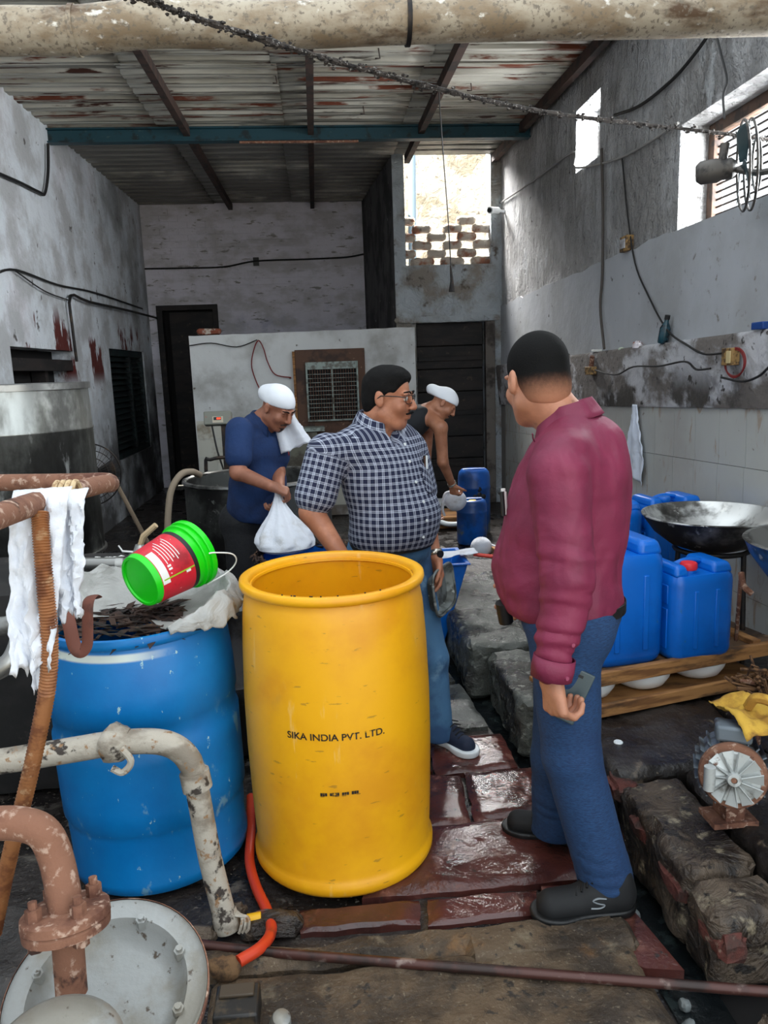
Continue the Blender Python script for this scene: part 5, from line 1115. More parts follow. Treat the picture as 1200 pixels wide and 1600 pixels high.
q = pt((2.060, 3.726, 1.615)); obj('box', MB().box(q.x - .03, q.x + .01, q.y - .055, q.y + .05, q.z - .04, q.z + .045), m_sock, t, bevel=.004)
obj('plate', MB().box(q.x - .036, q.x - .03, q.y - .045, q.y - .005, q.z - .03, q.z + .03), mat('cream_plate', (196, 176, 130), .5), t, bevel=.002)
q = pt((2.045, 3.672, 1.583)); mb = MB()
for k in range(3): mb.tube(smooth_path([q + Vector((0, (.085 + .006 * k) * math.cos(a), .068 * math.sin(a) + .004 * k)) for a in [i * PI / 8 for i in range(17)]], 2), .004, 6, caps=False)
obj('wire_loop', mb, m_redwire, t)
t = thing('wall_socket', (2.065, 5.714, 1.554), 'small dark brown socket on the ledge wall beside the man\'s head', 'socket')
q = pt((2.070, 5.756, 1.553)); obj('box', MB().box(q.x - .03, q.x + .01, q.y - .10, q.y + .05, q.z - .035, q.z + .025), m_sock, t, bevel=.004)
q2 = pt((2.070, 5.719, 1.657)); obj('stem', MB().tube([q, q2], .02, 8), m_rust, t)
t = thing('junction_box', (2.130, 5.257, 2.391), 'small square junction box on the rough right wall', 'junction box')
q = pt((2.130, 5.257, 2.387)); obj('box', MB().box(q.x - .03, q.x + .03, q.y - .06, q.y + .06, q.z - .05, q.z + .05), m_sock, t, bevel=.004); obj('cover', MB().box(q.x - .036, q.x - .03, q.y - .04, q.y + .04, q.z - .03, q.z + .03), m_plaster_damp, t)
q = pt((2.100, 4.559, 1.800)); t = thing('glass_bottle', (q.x, q.y, q.z - .06), 'dark teal bottle leaning on the wall ledge', 'bottle')
mb = MB(); mb.lathe([(0, 0), (.03, 0), (.032, .01), (.032, .09), (.014, .125), (.013, .15)], 16, (q.x - .01, q.y + .02, q.z - .088), (.05, -.25, 1)); obj('body', mb, mat('teal_glass', (30, 66, 78), .15, layers=[dict(c=(20, 34, 40), s=20)]), t)
mb = MB(); mb.lathe([(.016, .14), (.016, .165), (0, .166)], 12, (q.x - .01, q.y + .02, q.z - .088), (.05, -.25, 1)); obj('cap', mb, m_black, t)
q = pt((2.095, 4.972, 1.708)); mb = MB(); mb.sphere(q, (.03, .06, .03), 12, 8)
for v in mb.v: v += (v - q) * .5 * fbm(v, 22)
tag(obj('foil_packet', mb, mat('foil_print', (206, 200, 204), .35, layers=[dict(c=(150, 90, 60), s=20, lo=.55, hi=.6), dict(c=(90, 80, 130), s=24, lo=.6, hi=.64)]), smooth=False), 'crumpled shiny packet lying on the wall ledge', 'packet')
q = pt((2.100, 5.241, 1.691)); mb = MB(); mb.sphere(q, (.02, .035, .015), 10, 6); tag(obj('paper_scrap', mb, mat('greenish_scrap', (170, 180, 160), .8)), 'small pale green scrap on the ledge beside the packet', 'scrap')
q = pt((2.100, 5.749, 1.690)); mb = MB(); mb.box(q.x - .02, q.x + .02, q.y - .09, q.y + .03, q.z - .005, q.z + .012); tag(obj('chalk_stick', mb, m_print, bevel=.003), 'white stick lying on the ledge above the brown socket', 'stick')
q = pt((2.100, 3.539, 1.758)); mb = MB(); mb.box(q.x - .03, q.x + .02, q.y - .05, q.y + .05, q.z - .02, q.z + .015); tag(obj('blue_packet', mb, mat('blue_packet', (10, 60, 130), .5), bevel=.004), 'small blue packet on the ledge at the right edge', 'packet')
# camera on the lattice wall
q = pt((2.050, 8.709, 3.276)); t = thing('security_camera', q, 'small white security camera at the corner of the lattice wall', 'camera')
obj('body', MB().tube([q + Vector((-.10, -.10, -.02)), q + Vector((.02, .03, 0))], .035, 14), m_bowl, t); obj('lens', MB().tube([q + Vector((-.106, -.107, -.021)), q + Vector((-.098, -.098, -.02))], .024, 12), m_black, t)
obj('bracket', MB().tube([q + Vector((.0, .0, .0)), q + Vector((.10, .05, -.01))], .015, 8), m_bowl, t)
# cables on the right wall
wire('cable', [(2.135, 5.392, 2.971), (2.135, 5.282, 2.601), (2.120, 5.097, 2.246), (2.120, 4.883, 2.023), (2.090, 4.528, 1.788), (2.060, 4.193, 1.685), (2.055, 4.000, 1.636), (2.050, 3.807, 1.635)], .006, m_wire, 'black cable running down past the ledge to the cream switch box', 'cable')
wire('cable', [(2.125, 5.753, 3.120), (2.125, 5.706, 2.683), (2.115, 5.670, 2.232), (2.110, 5.685, 2.007), (2.080, 5.513, 1.703)], .010, mat('grey_conduit', (70, 64, 60), .8), 'brown vertical conduit on the right wall above the dark socket', 'conduit')
wire('cable', [(2.040, 5.578, 1.554), (2.040, 5.386, 1.532), (2.040, 5.149, 1.524), (2.040, 4.884, 1.574), (2.040, 4.506, 1.576), (2.040, 4.183, 1.599), (2.040, 4.048, 1.556), (2.040, 3.897, 1.560)], .006, m_wire, 'thin wavy cable along the ledge wall between the two sockets', 'cable')
wire('cable', [(2.040, 3.778, 1.515), (2.040, 3.586, 1.498), (2.040, 3.452, 1.523), (2.040, 3.378, 1.561), (2.040, 3.308, 1.597)], .006, m_wire, 'black cable leaving the red wire loop to the right edge', 'cable')
wire('cable', [(2.130, 8.923, 3.384), (2.130, 7.619, 3.312), (2.130, 6.406, 3.264), (2.130, 6.324, 3.129), (2.130, 5.516, 2.982), (2.130, 4.987, 2.943), (2.130, 4.553, 2.939)], .008, mat('painted_cable', (140, 138, 134), .8), 'whitewashed cable from the security camera to the small window', 'cable')
wire('cable', [(2.130, 5.532, 3.275), (2.130, 5.101, 3.202), (2.130, 4.654, 3.198), (2.130, 4.388, 3.236), (2.130, 4.220, 3.280)], .010, m_wire, 'dark cable climbing the right wall below the roof', 'cable')
wire('cable', [(2.100, 4.107, 3.236), (2.100, 4.031, 3.089), (2.100, 3.971, 2.965), (2.050, 3.906, 2.872), (2.000, 3.790, 2.735)], .006, m_wire, 'thin cord dropping to the window fan', 'cable')
# fan in the big window
fc_ = pt((1.930, 3.535, 2.454)); fn = Vector((.92, -.36, .06)).normalized(); gx, gy, gd = frame(fn)
t = thing('window_fan', fc_, 'dark wall fan with teal blades in front of the barred window', 'fan')
m_fan = mat('fan_grey', (92, 88, 84), .5, .3, layers=[dict(c=(50, 48, 48), s=14)]); m_blade = mat('fan_teal', (34, 60, 66), .5)
obj('motor', MB().lathe([(0, -.17), (.035, -.168), (.05, -.15), (.052, -.08), (.044, -.06), (.046, -.02), (.03, 0), (0, .01)], 24, fc_, fn), m_fan, t)
for k in range(3):
    a0 = R(95) + k * 2 * PI / 3; mb = MB()
    mb.grid(lambda u, v: fc_ + gd * (.03 + .03 * (u - .5)) + (gx * math.cos(a0 + (u - .5) * (.5 + .75 * math.sin(v * 2.4))) + gy * math.sin(a0 + (u - .5) * (.5 + .75 * math.sin(v * 2.4)))) * (.02 + .155 * v), 8, 8); obj('blade', mb, m_blade, t, solid=.003)
mb = MB()
for r_, dz in ((.19, .03), (.19, .06), (.11, .085)): mb.tube([fc_ + (gx * math.cos(a) + gy * math.sin(a)) * r_ + gd * dz for a in [i * PI / 20 for i in range(41)]], .006, 6, caps=False)
obj('guard_ring', mb, m_fan, t)
obj('bracket', MB().tube(smooth_path([fc_ + gd * -.02, fc_ + Vector((.05, -.12, -.05)), fc_ + Vector((.12, -.30, -.05)), fc_ + Vector((.215, -.42, -.05))], 4), .014, 8), m_fan, t)
obj('hanger', MB().tube([fc_ + gd * -.06, fc_ + gd * -.05 + Vector((0, 0, .11))], .02, 10), m_fan, t)

# ---- back of the room
t = thing('air_cooler', (.16, 8.55, .6), 'brown board with a pale wire air-cooler grille on the white partition', 'air cooler')
m_bboard = mat('brown_board', (92, 64, 48), .7, layers=[dict(c=(60, 42, 34), s=5), dict(c=(140, 112, 90), s=18, lo=.64, hi=.7)])
obj('board', MB().box(-.225, .535, 8.545, 8.60, .58, 1.845), m_bboard, t, bevel=.006)
m_pale = mat('pale_green_metal', (150, 164, 158), .5, layers=[dict(c=(100, 100, 92), s=14)])
obj('recess', MB().box(-.10, .44, 8.530, 8.546, 1.09, 1.70), m_dark, t, smooth=False)
mb = MB()
for a, b, c, d in ((-.115, -.095, 1.07, 1.71), (.435, .455, 1.07, 1.71), (-.095, .435, 1.63, 1.71), (-.095, .435, 1.07, 1.088), (.163, .177, 1.088, 1.63)): mb.box(a, b, 8.500, 8.532, c, d)
obj('grille_frame', mb, m_pale, t, bevel=.004)
bz = MB(); bz.cyl((-.095, 8.512, 0), (.435, 8.512, 0), .0035, 5); hme = bz.mesh('grille_wire'); hme.materials.append(m_pale)
for k in range(11): piece('grille_wire', hme, t, Matrix.Translation((-.16, -8.55, -.6)) @ Matrix.Translation((0, 0, 1.13 + k * .045)))
bz = MB(); bz.cyl((0, 8.520, 1.088), (0, 8.520, 1.63), .0025, 5); hme = bz.mesh('grille_wire'); hme.materials.append(m_rust)
for k in range(18): piece('grille_wire', hme, t, Matrix.Translation((-.16, -8.55, -.6)) @ Matrix.Translation((-.07 + k * .028, 0, 0)))
obj('side_strip', MB().box(-.25, -.225, 8.53, 8.60, .58, 1.83), m_wood, t)
mb = MB(); mb.box(-.42, -.02, 8.25, 8.50, .0, .98); tag(obj('cooler_tank', mb, mat('dull_green_box', (112, 112, 98), .6, layers=[dict(c=(76, 70, 60), s=4)]), bevel=.01), 'dull green metal box standing below the air-cooler board', 'metal box')
mb = MB(); mb.box(-.50, .06, 8.22, 8.52, .98, 1.02); tag(obj('box_lid', mb, m_pale, bevel=.006), 'pale green lid lying on the dull green metal box', 'lid')
t = thing('platform_scale', (-0.910, 6.597, 0.000), 'electronic platform scale with a display head on a post', 'scale')
sh = pt((-0.816, 6.400, 1.257)); m_scale = mat('scale_grey', (120, 122, 112), .5, layers=[dict(c=(150, 90, 76), s=12, lo=.6, hi=.7)])
mb = MB(); mb.M = Matrix.Translation(sh) @ Matrix.Rotation(R(-12), 4, 'X'); mb.box(-.11, .11, -.05, .05, -.05, .06); obj('head', mb, m_scale, t, bevel=.008)
mb = MB(); mb.M = Matrix.Translation(sh) @ Matrix.Rotation(R(-12), 4, 'X'); mb.box(-.04, .045, -.054, -.049, -.035, .015); obj('display_frame', mb, mat('display_cream', (190, 180, 160), .5), t)
mb = MB(); mb.M = Matrix.Translation(sh) @ Matrix.Rotation(R(-12), 4, 'X'); mb.box(-.03, .03, -.057, -.053, -.015, .01); obj('display', mb, m_black, t)
mb = MB(); mb.M = Matrix.Translation(sh) @ Matrix.Rotation(R(-12), 4, 'X')
for k in range(3): mb.box(-.005 + k * .011, .003 + k * .011, -.0585, -.0565, -.009, .004)
obj('digits', mb, mat('led_red', (220, 40, 20), .5, emit=((255, 60, 30), 1.5)), t, smooth=False)
obj('post', MB().box(sh.x + .02, sh.x + .06, sh.y - .02, sh.y + .02, .08, sh.z - .04), m_darkmetal, t)
obj('cable', MB().tube(smooth_path([(sh.x - .05, sh.y - .03, sh.z - .05), (sh.x - .02, sh.y - .05, sh.z - .25), (sh.x + .03, sh.y - .04, sh.z - .5), (sh.x + .04, sh.y - .03, .3)], 5), .008, 6), m_wire, t)
obj('side_rail', MB().tube(smooth_path([(sh.x - .10, sh.y - .2, .10), (sh.x - .10, sh.y - .2, .88), (sh.x - .06, sh.y - .2, .95), (sh.x + .1, sh.y - .2, .96), (sh.x + .14, sh.y - .2, .90), (sh.x + .14, sh.y - .2, .1)], 4), .014, 8), m_darkmetal, t)
obj('weighing_plate', MB().box(sh.x - .2, sh.x + .25, sh.y - .5, sh.y + .03, .0, .10), m_darkmetal, t, bevel=.006)
mb = rough_block(-1.26, -1.00, 8.60, 8.71, 2.042, 2.105, .006, .03, 5, 12, .008); tag(obj('loose_brick', mb, m_brick), 'single red brick lying on top of the white partition', 'brick')
q = pt((-0.729, 8.590, 0.985)); t = thing('wall_switch', q, 'small cream switch plate on the white partition by the polo man', 'switch'); obj('plate', MB().box(q.x - .07, q.x + .05, q.y - .02, q.y + .01, q.z - .05, q.z + .05), mat('cream_plate', (196, 176, 130), .5), t, bevel=.004)
obj('rocker', MB().box(q.x - .04, q.x - .015, q.y - .027, q.y - .02, q.z - .03, q.z + .03), m_black, t)
wire('red_wire', [(-0.585, 8.560, 1.358), (-0.657, 8.560, 1.533), (-0.694, 8.560, 1.705), (-0.655, 8.560, 1.874), (-0.602, 8.560, 1.960), (-0.553, 8.560, 1.870), (-0.520, 8.560, 1.733), (-0.446, 8.560, 1.594), (-0.275, 8.560, 1.554)], .007, m_redwire, 'red wire looping on the white partition above the polo man')
wire('wall_wire', [(-1.339, 8.570, 1.929), (-1.108, 8.570, 1.949), (-0.839, 8.570, 1.900), (-0.616, 8.570, 1.967)], .006, m_wire, 'thin black wire along the top of the white partition')
wire('wall_wire', [(-2.323, 11.450, 3.103), (-1.758, 11.450, 3.099), (-1.224, 11.450, 3.103), (-0.771, 11.450, 3.171), (-0.048, 11.450, 3.181), (0.499, 11.450, 3.195), (0.757, 11.450, 3.233)], .012, m_wire, 'sagging wire strung across the painted brick back wall')
mb = MB(); q = pt((-0.772, 11.460, 3.172)); mb.box(q.x - .04, q.x + .04, q.y - .01, q.y + .05, q.z - .06, q.z + .05); tag(obj('wall_box', mb, m_black), 'tiny black box on the painted brick back wall', 'box')
def lx(n_): return n_
wire('wall_wire', [(-2.310, 6.055, 2.394), (-2.310, 6.508, 2.477), (-2.310, 7.497, 2.469), (-2.310, 8.762, 2.517), (-2.310, 10.992, 2.528)], .010, m_wire, 'black wire sagging along the upper left wall')
wire('wall_wire', [(-2.300, 6.477, 2.463), (-2.300, 7.098, 2.374), (-2.300, 7.796, 2.354)], .006, m_wire, 'short thin wire below the sagging wire on the left wall')
wire('pipe_bracket', [(-2.290, 7.761, 1.784), (-2.290, 7.738, 2.112), (-2.290, 7.779, 2.399), (-2.270, 8.335, 2.387), (-2.250, 9.898, 2.420), (-2.200, 11.378, 2.424)], .014, m_darkmetal, 'bent dark conduit on the left wall beside the windows', 'conduit', sm=3)
wire('wall_wire', [(-2.300, 6.263, 3.146), (-2.300, 6.775, 3.186), (-2.300, 7.218, 3.209), (-2.300, 7.385, 3.234), (-2.300, 7.536, 3.439), (-2.300, 7.625, 3.704)], .014, m_wire, 'tangled black wire under the teal beam end on the left wall')
# far cans and bundles
def carboy(x, y, label, cap, h=.40, r_=.125, z0=.0):
    t = thing('carboy', (x, y, z0), label, 'can', 0, 'blue cans by the plank door')
    obj('body', MB().lathe([(0, 0), (r_ * .94, 0), (r_, .02), (r_, h * .70), (r_ * 1.02, h * .71), (r_ * 1.02, h * .74), (r_, h * .75), (r_, h * .88), (r_ * .93, h * .96), (r_ * .78, h), (r_ * .70, h), (r_ * .66, h * .95), (0, h * .94)], 32, (x, y, z0)), mat('carboy_blue', (8, 84, 168), .4, layers=[dict(c=(6, 60, 120), s=4), dict(c=(110, 120, 100), s=6, lo=.5, hi=.66, z=(.26, .10))]), t)
    obj('cap', MB().lathe([(.034, 0), (.034, .02), (.0, .022)], 16, (x, y - r_ * .3, z0 + h * .94)), cap, t)
    obj('handle', MB().tube([(x - r_ * .7, y + r_ * .1, z0 + h * .985), (x + r_ * .7, y + r_ * .1, z0 + h * .985)], .016, 8), m_blueplastic, t)
    return t
carboy(1.365, 6.88, 'shorter blue can with a yellow cap before the plank door', m_yellowcap, .41, .138)
cb = carboy(1.475, 7.30, 'taller blue can with a black mark behind the yellow-capped one', m_black, .63, .155)
mb = MB(); 
for k, (dx, dz) in enumerate(((0, .05), (-.04, -.02), (.04, -.02), (0, 0))): mb.sphere((1.475 + .02 + dx, 7.30 - .152, .40 + dz), (.025, .006, .025), 8, 6)
obj('black_mark', mb, m_black, cb)
carboy(1.62, 5.95, 'blue can half hidden by the belly of the maroon shirt', m_black, .56, .14)
def bundle(name, c, r_, label, tail):
    t = thing(name, (c[0], c[1], c[2] - r_), label, 'bundle', 0, 'white cloth bundles'); mb = MB(); c = pt(c); mb.sphere(c, (r_, r_, r_ * .95), 28, 18)
    for v in mb.v: d = v - c; a = math.atan2(d.y, d.x); v += d * (.05 * math.sin(a * 9) * max(0, d.z / r_)) * .6
    obj('cloth_ball', mb, m_white_cloth, t); mb = MB(); mb.tube(smooth_path([c + Vector(p) for p in tail], 5), [.02, .03, .035, .03, .02, .018][:1] * (len(tail) * 5 - 4), 8, flat=.5); obj('cloth_tail', mb, m_white_cloth, t); return t
bundle('cloth_bundle', (1.372, 6.500, 0.041), .095, 'round white cloth bundle lying on the wet floor by the cans', [(.05, 0, .03), (.11, -.01, .01), (.17, -.02, -.02)])
bundle('cloth_bundle', (1.106, 6.250, 0.514), .092, 'round white cloth bundle held up by the man in the black vest', [(-.03, 0, .08), (-.09, -.01, .06), (-.115, -.02, -.05), (-.10, -.02, -.12)])
mb = MB(); q = pt((1.443, 6.413, 0.000)); mb.box(q.x - .01, q.x + .20, q.y - .14, q.y - .04, .0, .075); tag(obj('wood_block', mb, m_wood, bevel=.005), 'small wooden block beside the bundle on the wet floor', 'wood block')
q = pt((1.221, 7.679, 0.000)); t = thing('drain_tray', q, 'white plastic tray with a spout on wooden bearers by the plank door', 'tray')
mb = MB(); mb.box(q.x - .22, q.x + .28, q.y - .15, q.y + .35, .10, .12); obj('board', mb, m_wood, t)
mb = MB(); mb.box(q.x - .2, q.x + .26, q.y - .13, q.y - .08, .0, .10); obj('bearer', mb, m_wood, t); mb = MB(); mb.box(q.x - .2, q.x + .26, q.y + .25, q.y + .30, .0, .10); obj('bearer', mb, m_wood, t)
mb = MB(); mb.tube(smooth_path([(q.x - .12, q.y - .16, .16), (q.x - .08, q.y - .18, .10), (q.x + .02, q.y - .2, .06), (q.x + .16, q.y - .2, .055)], 5), .035, 10, flat=.7); obj('spout', mb, m_bowl, t)
mb = MB(); q = pt((1.253, 8.200, 0.157)); mb.box(q.x - .22, q.x + .2, q.y, q.y + .03, q.z - .04, q.z + .04); mb.box(q.x - .2, q.x - .17, q.y, q.y + .03, 0, q.z); mb.box(q.x + .16, q.x + .19, q.y, q.y + .03, 0, q.z); tag(obj('white_rack', mb, m_bowl), 'low white rack in front of the plank door', 'rack')
# blue tub, stick, paper
t = thing('blue_tub', (.52, 4.38, 0), 'open blue plastic tub beside the jeans of the plaid-shirt man', 'tub')
def tubf(w, d, z): return [(.52 - w, 4.38 - d, z), (.52 + w, 4.38 - d, z), (.52 + w, 4.38 + d, z), (.52 - w, 4.38 + d, z)]
mb = MB(); L = [tubf(.145, .13, .005), tubf(.285, .19, .505), tubf(.30, .205, .505), tubf(.30, .205, .515), tubf(.275, .18, .515), tubf(.14, .12, .02)]
mb.add([p for l in L for p in l], [(i * 4 + k, i * 4 + (k + 1) % 4, (i + 1) * 4 + (k + 1) % 4, (i + 1) * 4 + k) for i in range(5) for k in range(4)] + [(3, 2, 1, 0), (20, 21, 22, 23)]); obj('tub_body', mb, m_blueplastic, t, bevel=.02, seg=3, angle=50)
mb = MB(); mb.sphere((.64, 4.205, .43), (.06, .012, .025), 14, 8); obj('hand_hole', mb, m_black, t)
mb = MB(); mb.grid(lambda u, v: Vector((.66 + .22 * u, 4.30 + .13 * v - .04 * u, .522 + .012 * fbm((u * 3, v * 3, 4), 1) + .03 * u)), 10, 6); tag(obj('white_rag', mb, m_white_cloth, solid=.003), 'white rag lying over the corner of the blue tub', 'rag')
mb = MB(); mb.tube([(.86, 4.30, .535), (1.04, 4.26, .515)], .011, 8); mb.tube([(1.04, 4.26, .515), (1.10, 4.25, .24)], .008, 6); tag(obj('red_stick', mb, mat('red_stick', (200, 60, 44), .5)), 'short red plastic stick by the white rag on the tub', 'stick')

q = pt((1.047, 2.561, 0.232)); mb = MB(); mb.lathe([(0, .006), (.014, .006), (.017, .003), (.017, 0)], 20, (q.x, q.y, .226)); tag(obj('white_disc', mb, m_bowl), 'tiny white disc lying on the black stone slab', 'disc')

# ================================================================== PEOPLE
def shoe(parent, heel, d, L, m_up, m_sole, w=.048, name='shoe', tongue=True, sole_h=.026):
    """a trainer: sole slab and rounded upper; d = toe direction"""
    d = N3((d[0], d[1], 0)); s_ = np.array((-d[1], d[0], 0)); h = np.array(heel, float)
    S_ = SDF(.004, .02); M = np.stack([d, s_, np.array((0, 0, 1.))], 1)
    S_.rc(h + d * .045 + (0, 0, .045), h + d * (L - .055) + (0, 0, .038), w * .86, w * .80, .02); S_.rc(h + d * .05 + (0, 0, .075), h + d * .13 + (0, 0, .065), w * .78, w * .7, .025)
    S_.rc(h + d * .045 + (0, 0, .06), h + d * .05 + (0, 0, .10), w * .80, w * .80, .02)
    S_.cut(h + np.array((0, 0, sole_h * .6)), (0, 0, -1)); up_ = obj(name, S_.mesh('shoe_upper'), m_up, parent)
    S2 = SDF(.004, .02)
    for t_, ww in ((.045, .94), (L * .4, .86), (L * .68, 1.0), (L - .052, .90)): S2.rc(h + d * t_ + (0, 0, .02), h + d * (t_ + .01) + (0, 0, .02), w * ww, w * ww, .05)
    S2.cut(h + np.array((0, 0, sole_h)), (0, 0, 1)); S2.cut(h + np.array((0, 0, .001)), (0, 0, -1)); obj('sole', S2.mesh('sole'), m_sole, up_)
    for k in range(5):
        q = h + d * (.125 + .016 * k) ; zz = .125 - .011 * k
        mb = MB(); mb.tube([q - s_ * .026 + (0, 0, zz - .014 ), q + (0, 0, zz - .004), q + d * .012 + s_ * .026 + (0, 0, zz - .014)], .003, 6); obj('lace', mb, m_sole if not tongue else m_black, up_)
    return up_
def leg_pair(S_, pel, hips, knees, ankles, M, rt=.098, rk=.075, ra=.062, pel_r=(.165, .135, .12), k=.035):
    S_.el(pel, pel_r, M, k)
    for h, kn, an in zip(hips, knees, ankles):
        S_.rc(h, kn, rt, rk, k); S_.rc(kn, an, rk, ra, .02)
        bt = np.array(h) - M[:, 1] * .055 + np.array((0, 0, -.01)); S_.el(bt, (.085, .085, .10), M, k)
def eyes(parent, P, M, sc, m_iris=None):
    for s_ in (-1, 1):
        e = obj('eye', MB().sphere(P(.031 * s_, .0800, .0065), .0118 * sc, 14, 10), mat('eye_white', (206, 200, 194), .25), parent)
        obj('iris', MB().sphere(P(.031 * s_, .0868, .0060), .0056 * sc, 10, 8), mat('iris', (30, 20, 14), .2), e)
def brow(parent, P, m_, sc=1.0):
    for s_ in (-1, 1):
        mb = MB(); mb.tube(smooth_path([P(.012 * s_, .096, .026), P(.030 * s_, .095, .033), P(.050 * s_, .080, .028)], 4), .0035 * sc, 6); obj('eyebrow', mb, m_, parent)
def tube_obj(name, pts, r_, m_, parent, n=8, flat=1.0, sm=5, up=(0, 0, 1)):
    mb = MB(); mb.tube(smooth_path(pts, sm), r_, n, flat=flat, up=up); return obj(name, mb, m_, parent)
def collar_mesh(c, M, r0, r1, h, gap=35, tip=.02, n=48, flare=.012, pw=1.0, drop=0.0):
    """a turned-down collar ring about the neck: M columns left, forward, up; open at the front"""
    mb = MB(); c = np.array(c, float)
    def f(u, v):
        a = R(90 + gap) + R(360 - 2 * gap) * u; e = np.array((math.cos(a), math.sin(a), 0)); fr = max(0, math.sin(a))
        prof_ = ((r0, -.25 * h), (r0 - .002, h), (r0 + .006, h + .004), (r1 + flare * fr, -.15 * h - tip * fr ** 3))
        k = v * 3; i = min(int(k), 2); t_ = k - i; rr = prof_[i][0] * (1 - t_) + prof_[i + 1][0] * t_; z = prof_[i][1] * (1 - t_) + prof_[i + 1][1] * t_
        return Vector(c + M @ np.array((rr * e[0] * pw, rr * e[1] * .92, z - drop * fr)))
    mb.grid(f, n, 12); return mb
m_hair = mat('black_hair', (9, 8, 8), .8, spec=.2, layers=[dict(c=(20, 18, 17), s=60, lo=.5, hi=.7)], bump=[dict(s=240, v=.6, dist=.003)])
def attr_ramp_mat(name, c0, c1, lo, hi, rough=.6, bump=True):
    """hair fading into skin along a stored height attribute"""
    m = bpy.data.materials.new(name); m.use_nodes = True; t = NT(m); b = t.n['Principled BSDF']; b.inputs['Roughness'].default_value = .85; b.inputs['Specular IOR Level'].default_value = .2
    at = t.new('ShaderNodeAttribute'); at.attribute_name = 'hh'; sp = t.new('ShaderNodeSeparateXYZ'); t.l.new(at.outputs['Vector'], sp.inputs[0])
    nz_ = t.noise(90, detail=3); v = t.math('ADD', sp.outputs[2], t.math('MULTIPLY', t.math('SUBTRACT', nz_, .5), .02))
    t.l.new(t.mix(t.ramp(v, lo, hi), s2(c0), s2(c1)), b.inputs['Base Color'])
    bn = t.new('ShaderNodeBump'); bn.inputs['Strength'].default_value = .5; bn.inputs['Distance'].default_value = .002; t.l.new(t.noise(260, detail=2), bn.inputs['Height']); t.l.new(bn.outputs[0], b.inputs['Normal'])
    return m
def plaid_mat():
    m = bpy.data.materials.new('plaid_cotton'); m.use_nodes = True; t = NT(m); b = t.n['Principled BSDF']; b.inputs['Roughness'].default_value = .85
    at = t.new('ShaderNodeAttribute'); at.attribute_name = 'weave'; sp = t.new('ShaderNodeSeparateXYZ'); t.l.new(at.outputs['Vector'], sp.inputs[0])
    fs = []
    for i, per in ((0, .0265), (1, .0265)):
        fr = t.math('FRACT', t.math('DIVIDE', sp.outputs[i], per), 0.0); dd = t.math('ABSOLUTE', t.math('SUBTRACT', fr, .5), 0.0)     # 0 at the middle of the pale band
        inner = t.math('SUBTRACT', 1.0, t.ramp(dd, .16, .20)); core = t.math('SUBTRACT', 1.0, t.ramp(dd, .05, .085))
        f = t.math('MULTIPLY', inner, t.math('SUBTRACT', 1.0, t.math('MULTIPLY', core, .75))); fs.append(f)
    tot = t.math('MULTIPLY', t.math('ADD', fs[0], fs[1]), .40)
    c = t.mix(tot, s2((20, 28, 58)), s2((214, 222, 240))); t.l.new(c, b.inputs['Base Color'])
    bn = t.new('ShaderNodeBump'); bn.inputs['Strength'].default_value = .3; bn.inputs['Distance'].default_value = .006; t.l.new(t.noise(34, detail=3), bn.inputs['Height']); t.l.new(bn.outputs[0], b.inputs['Normal'])
    return m

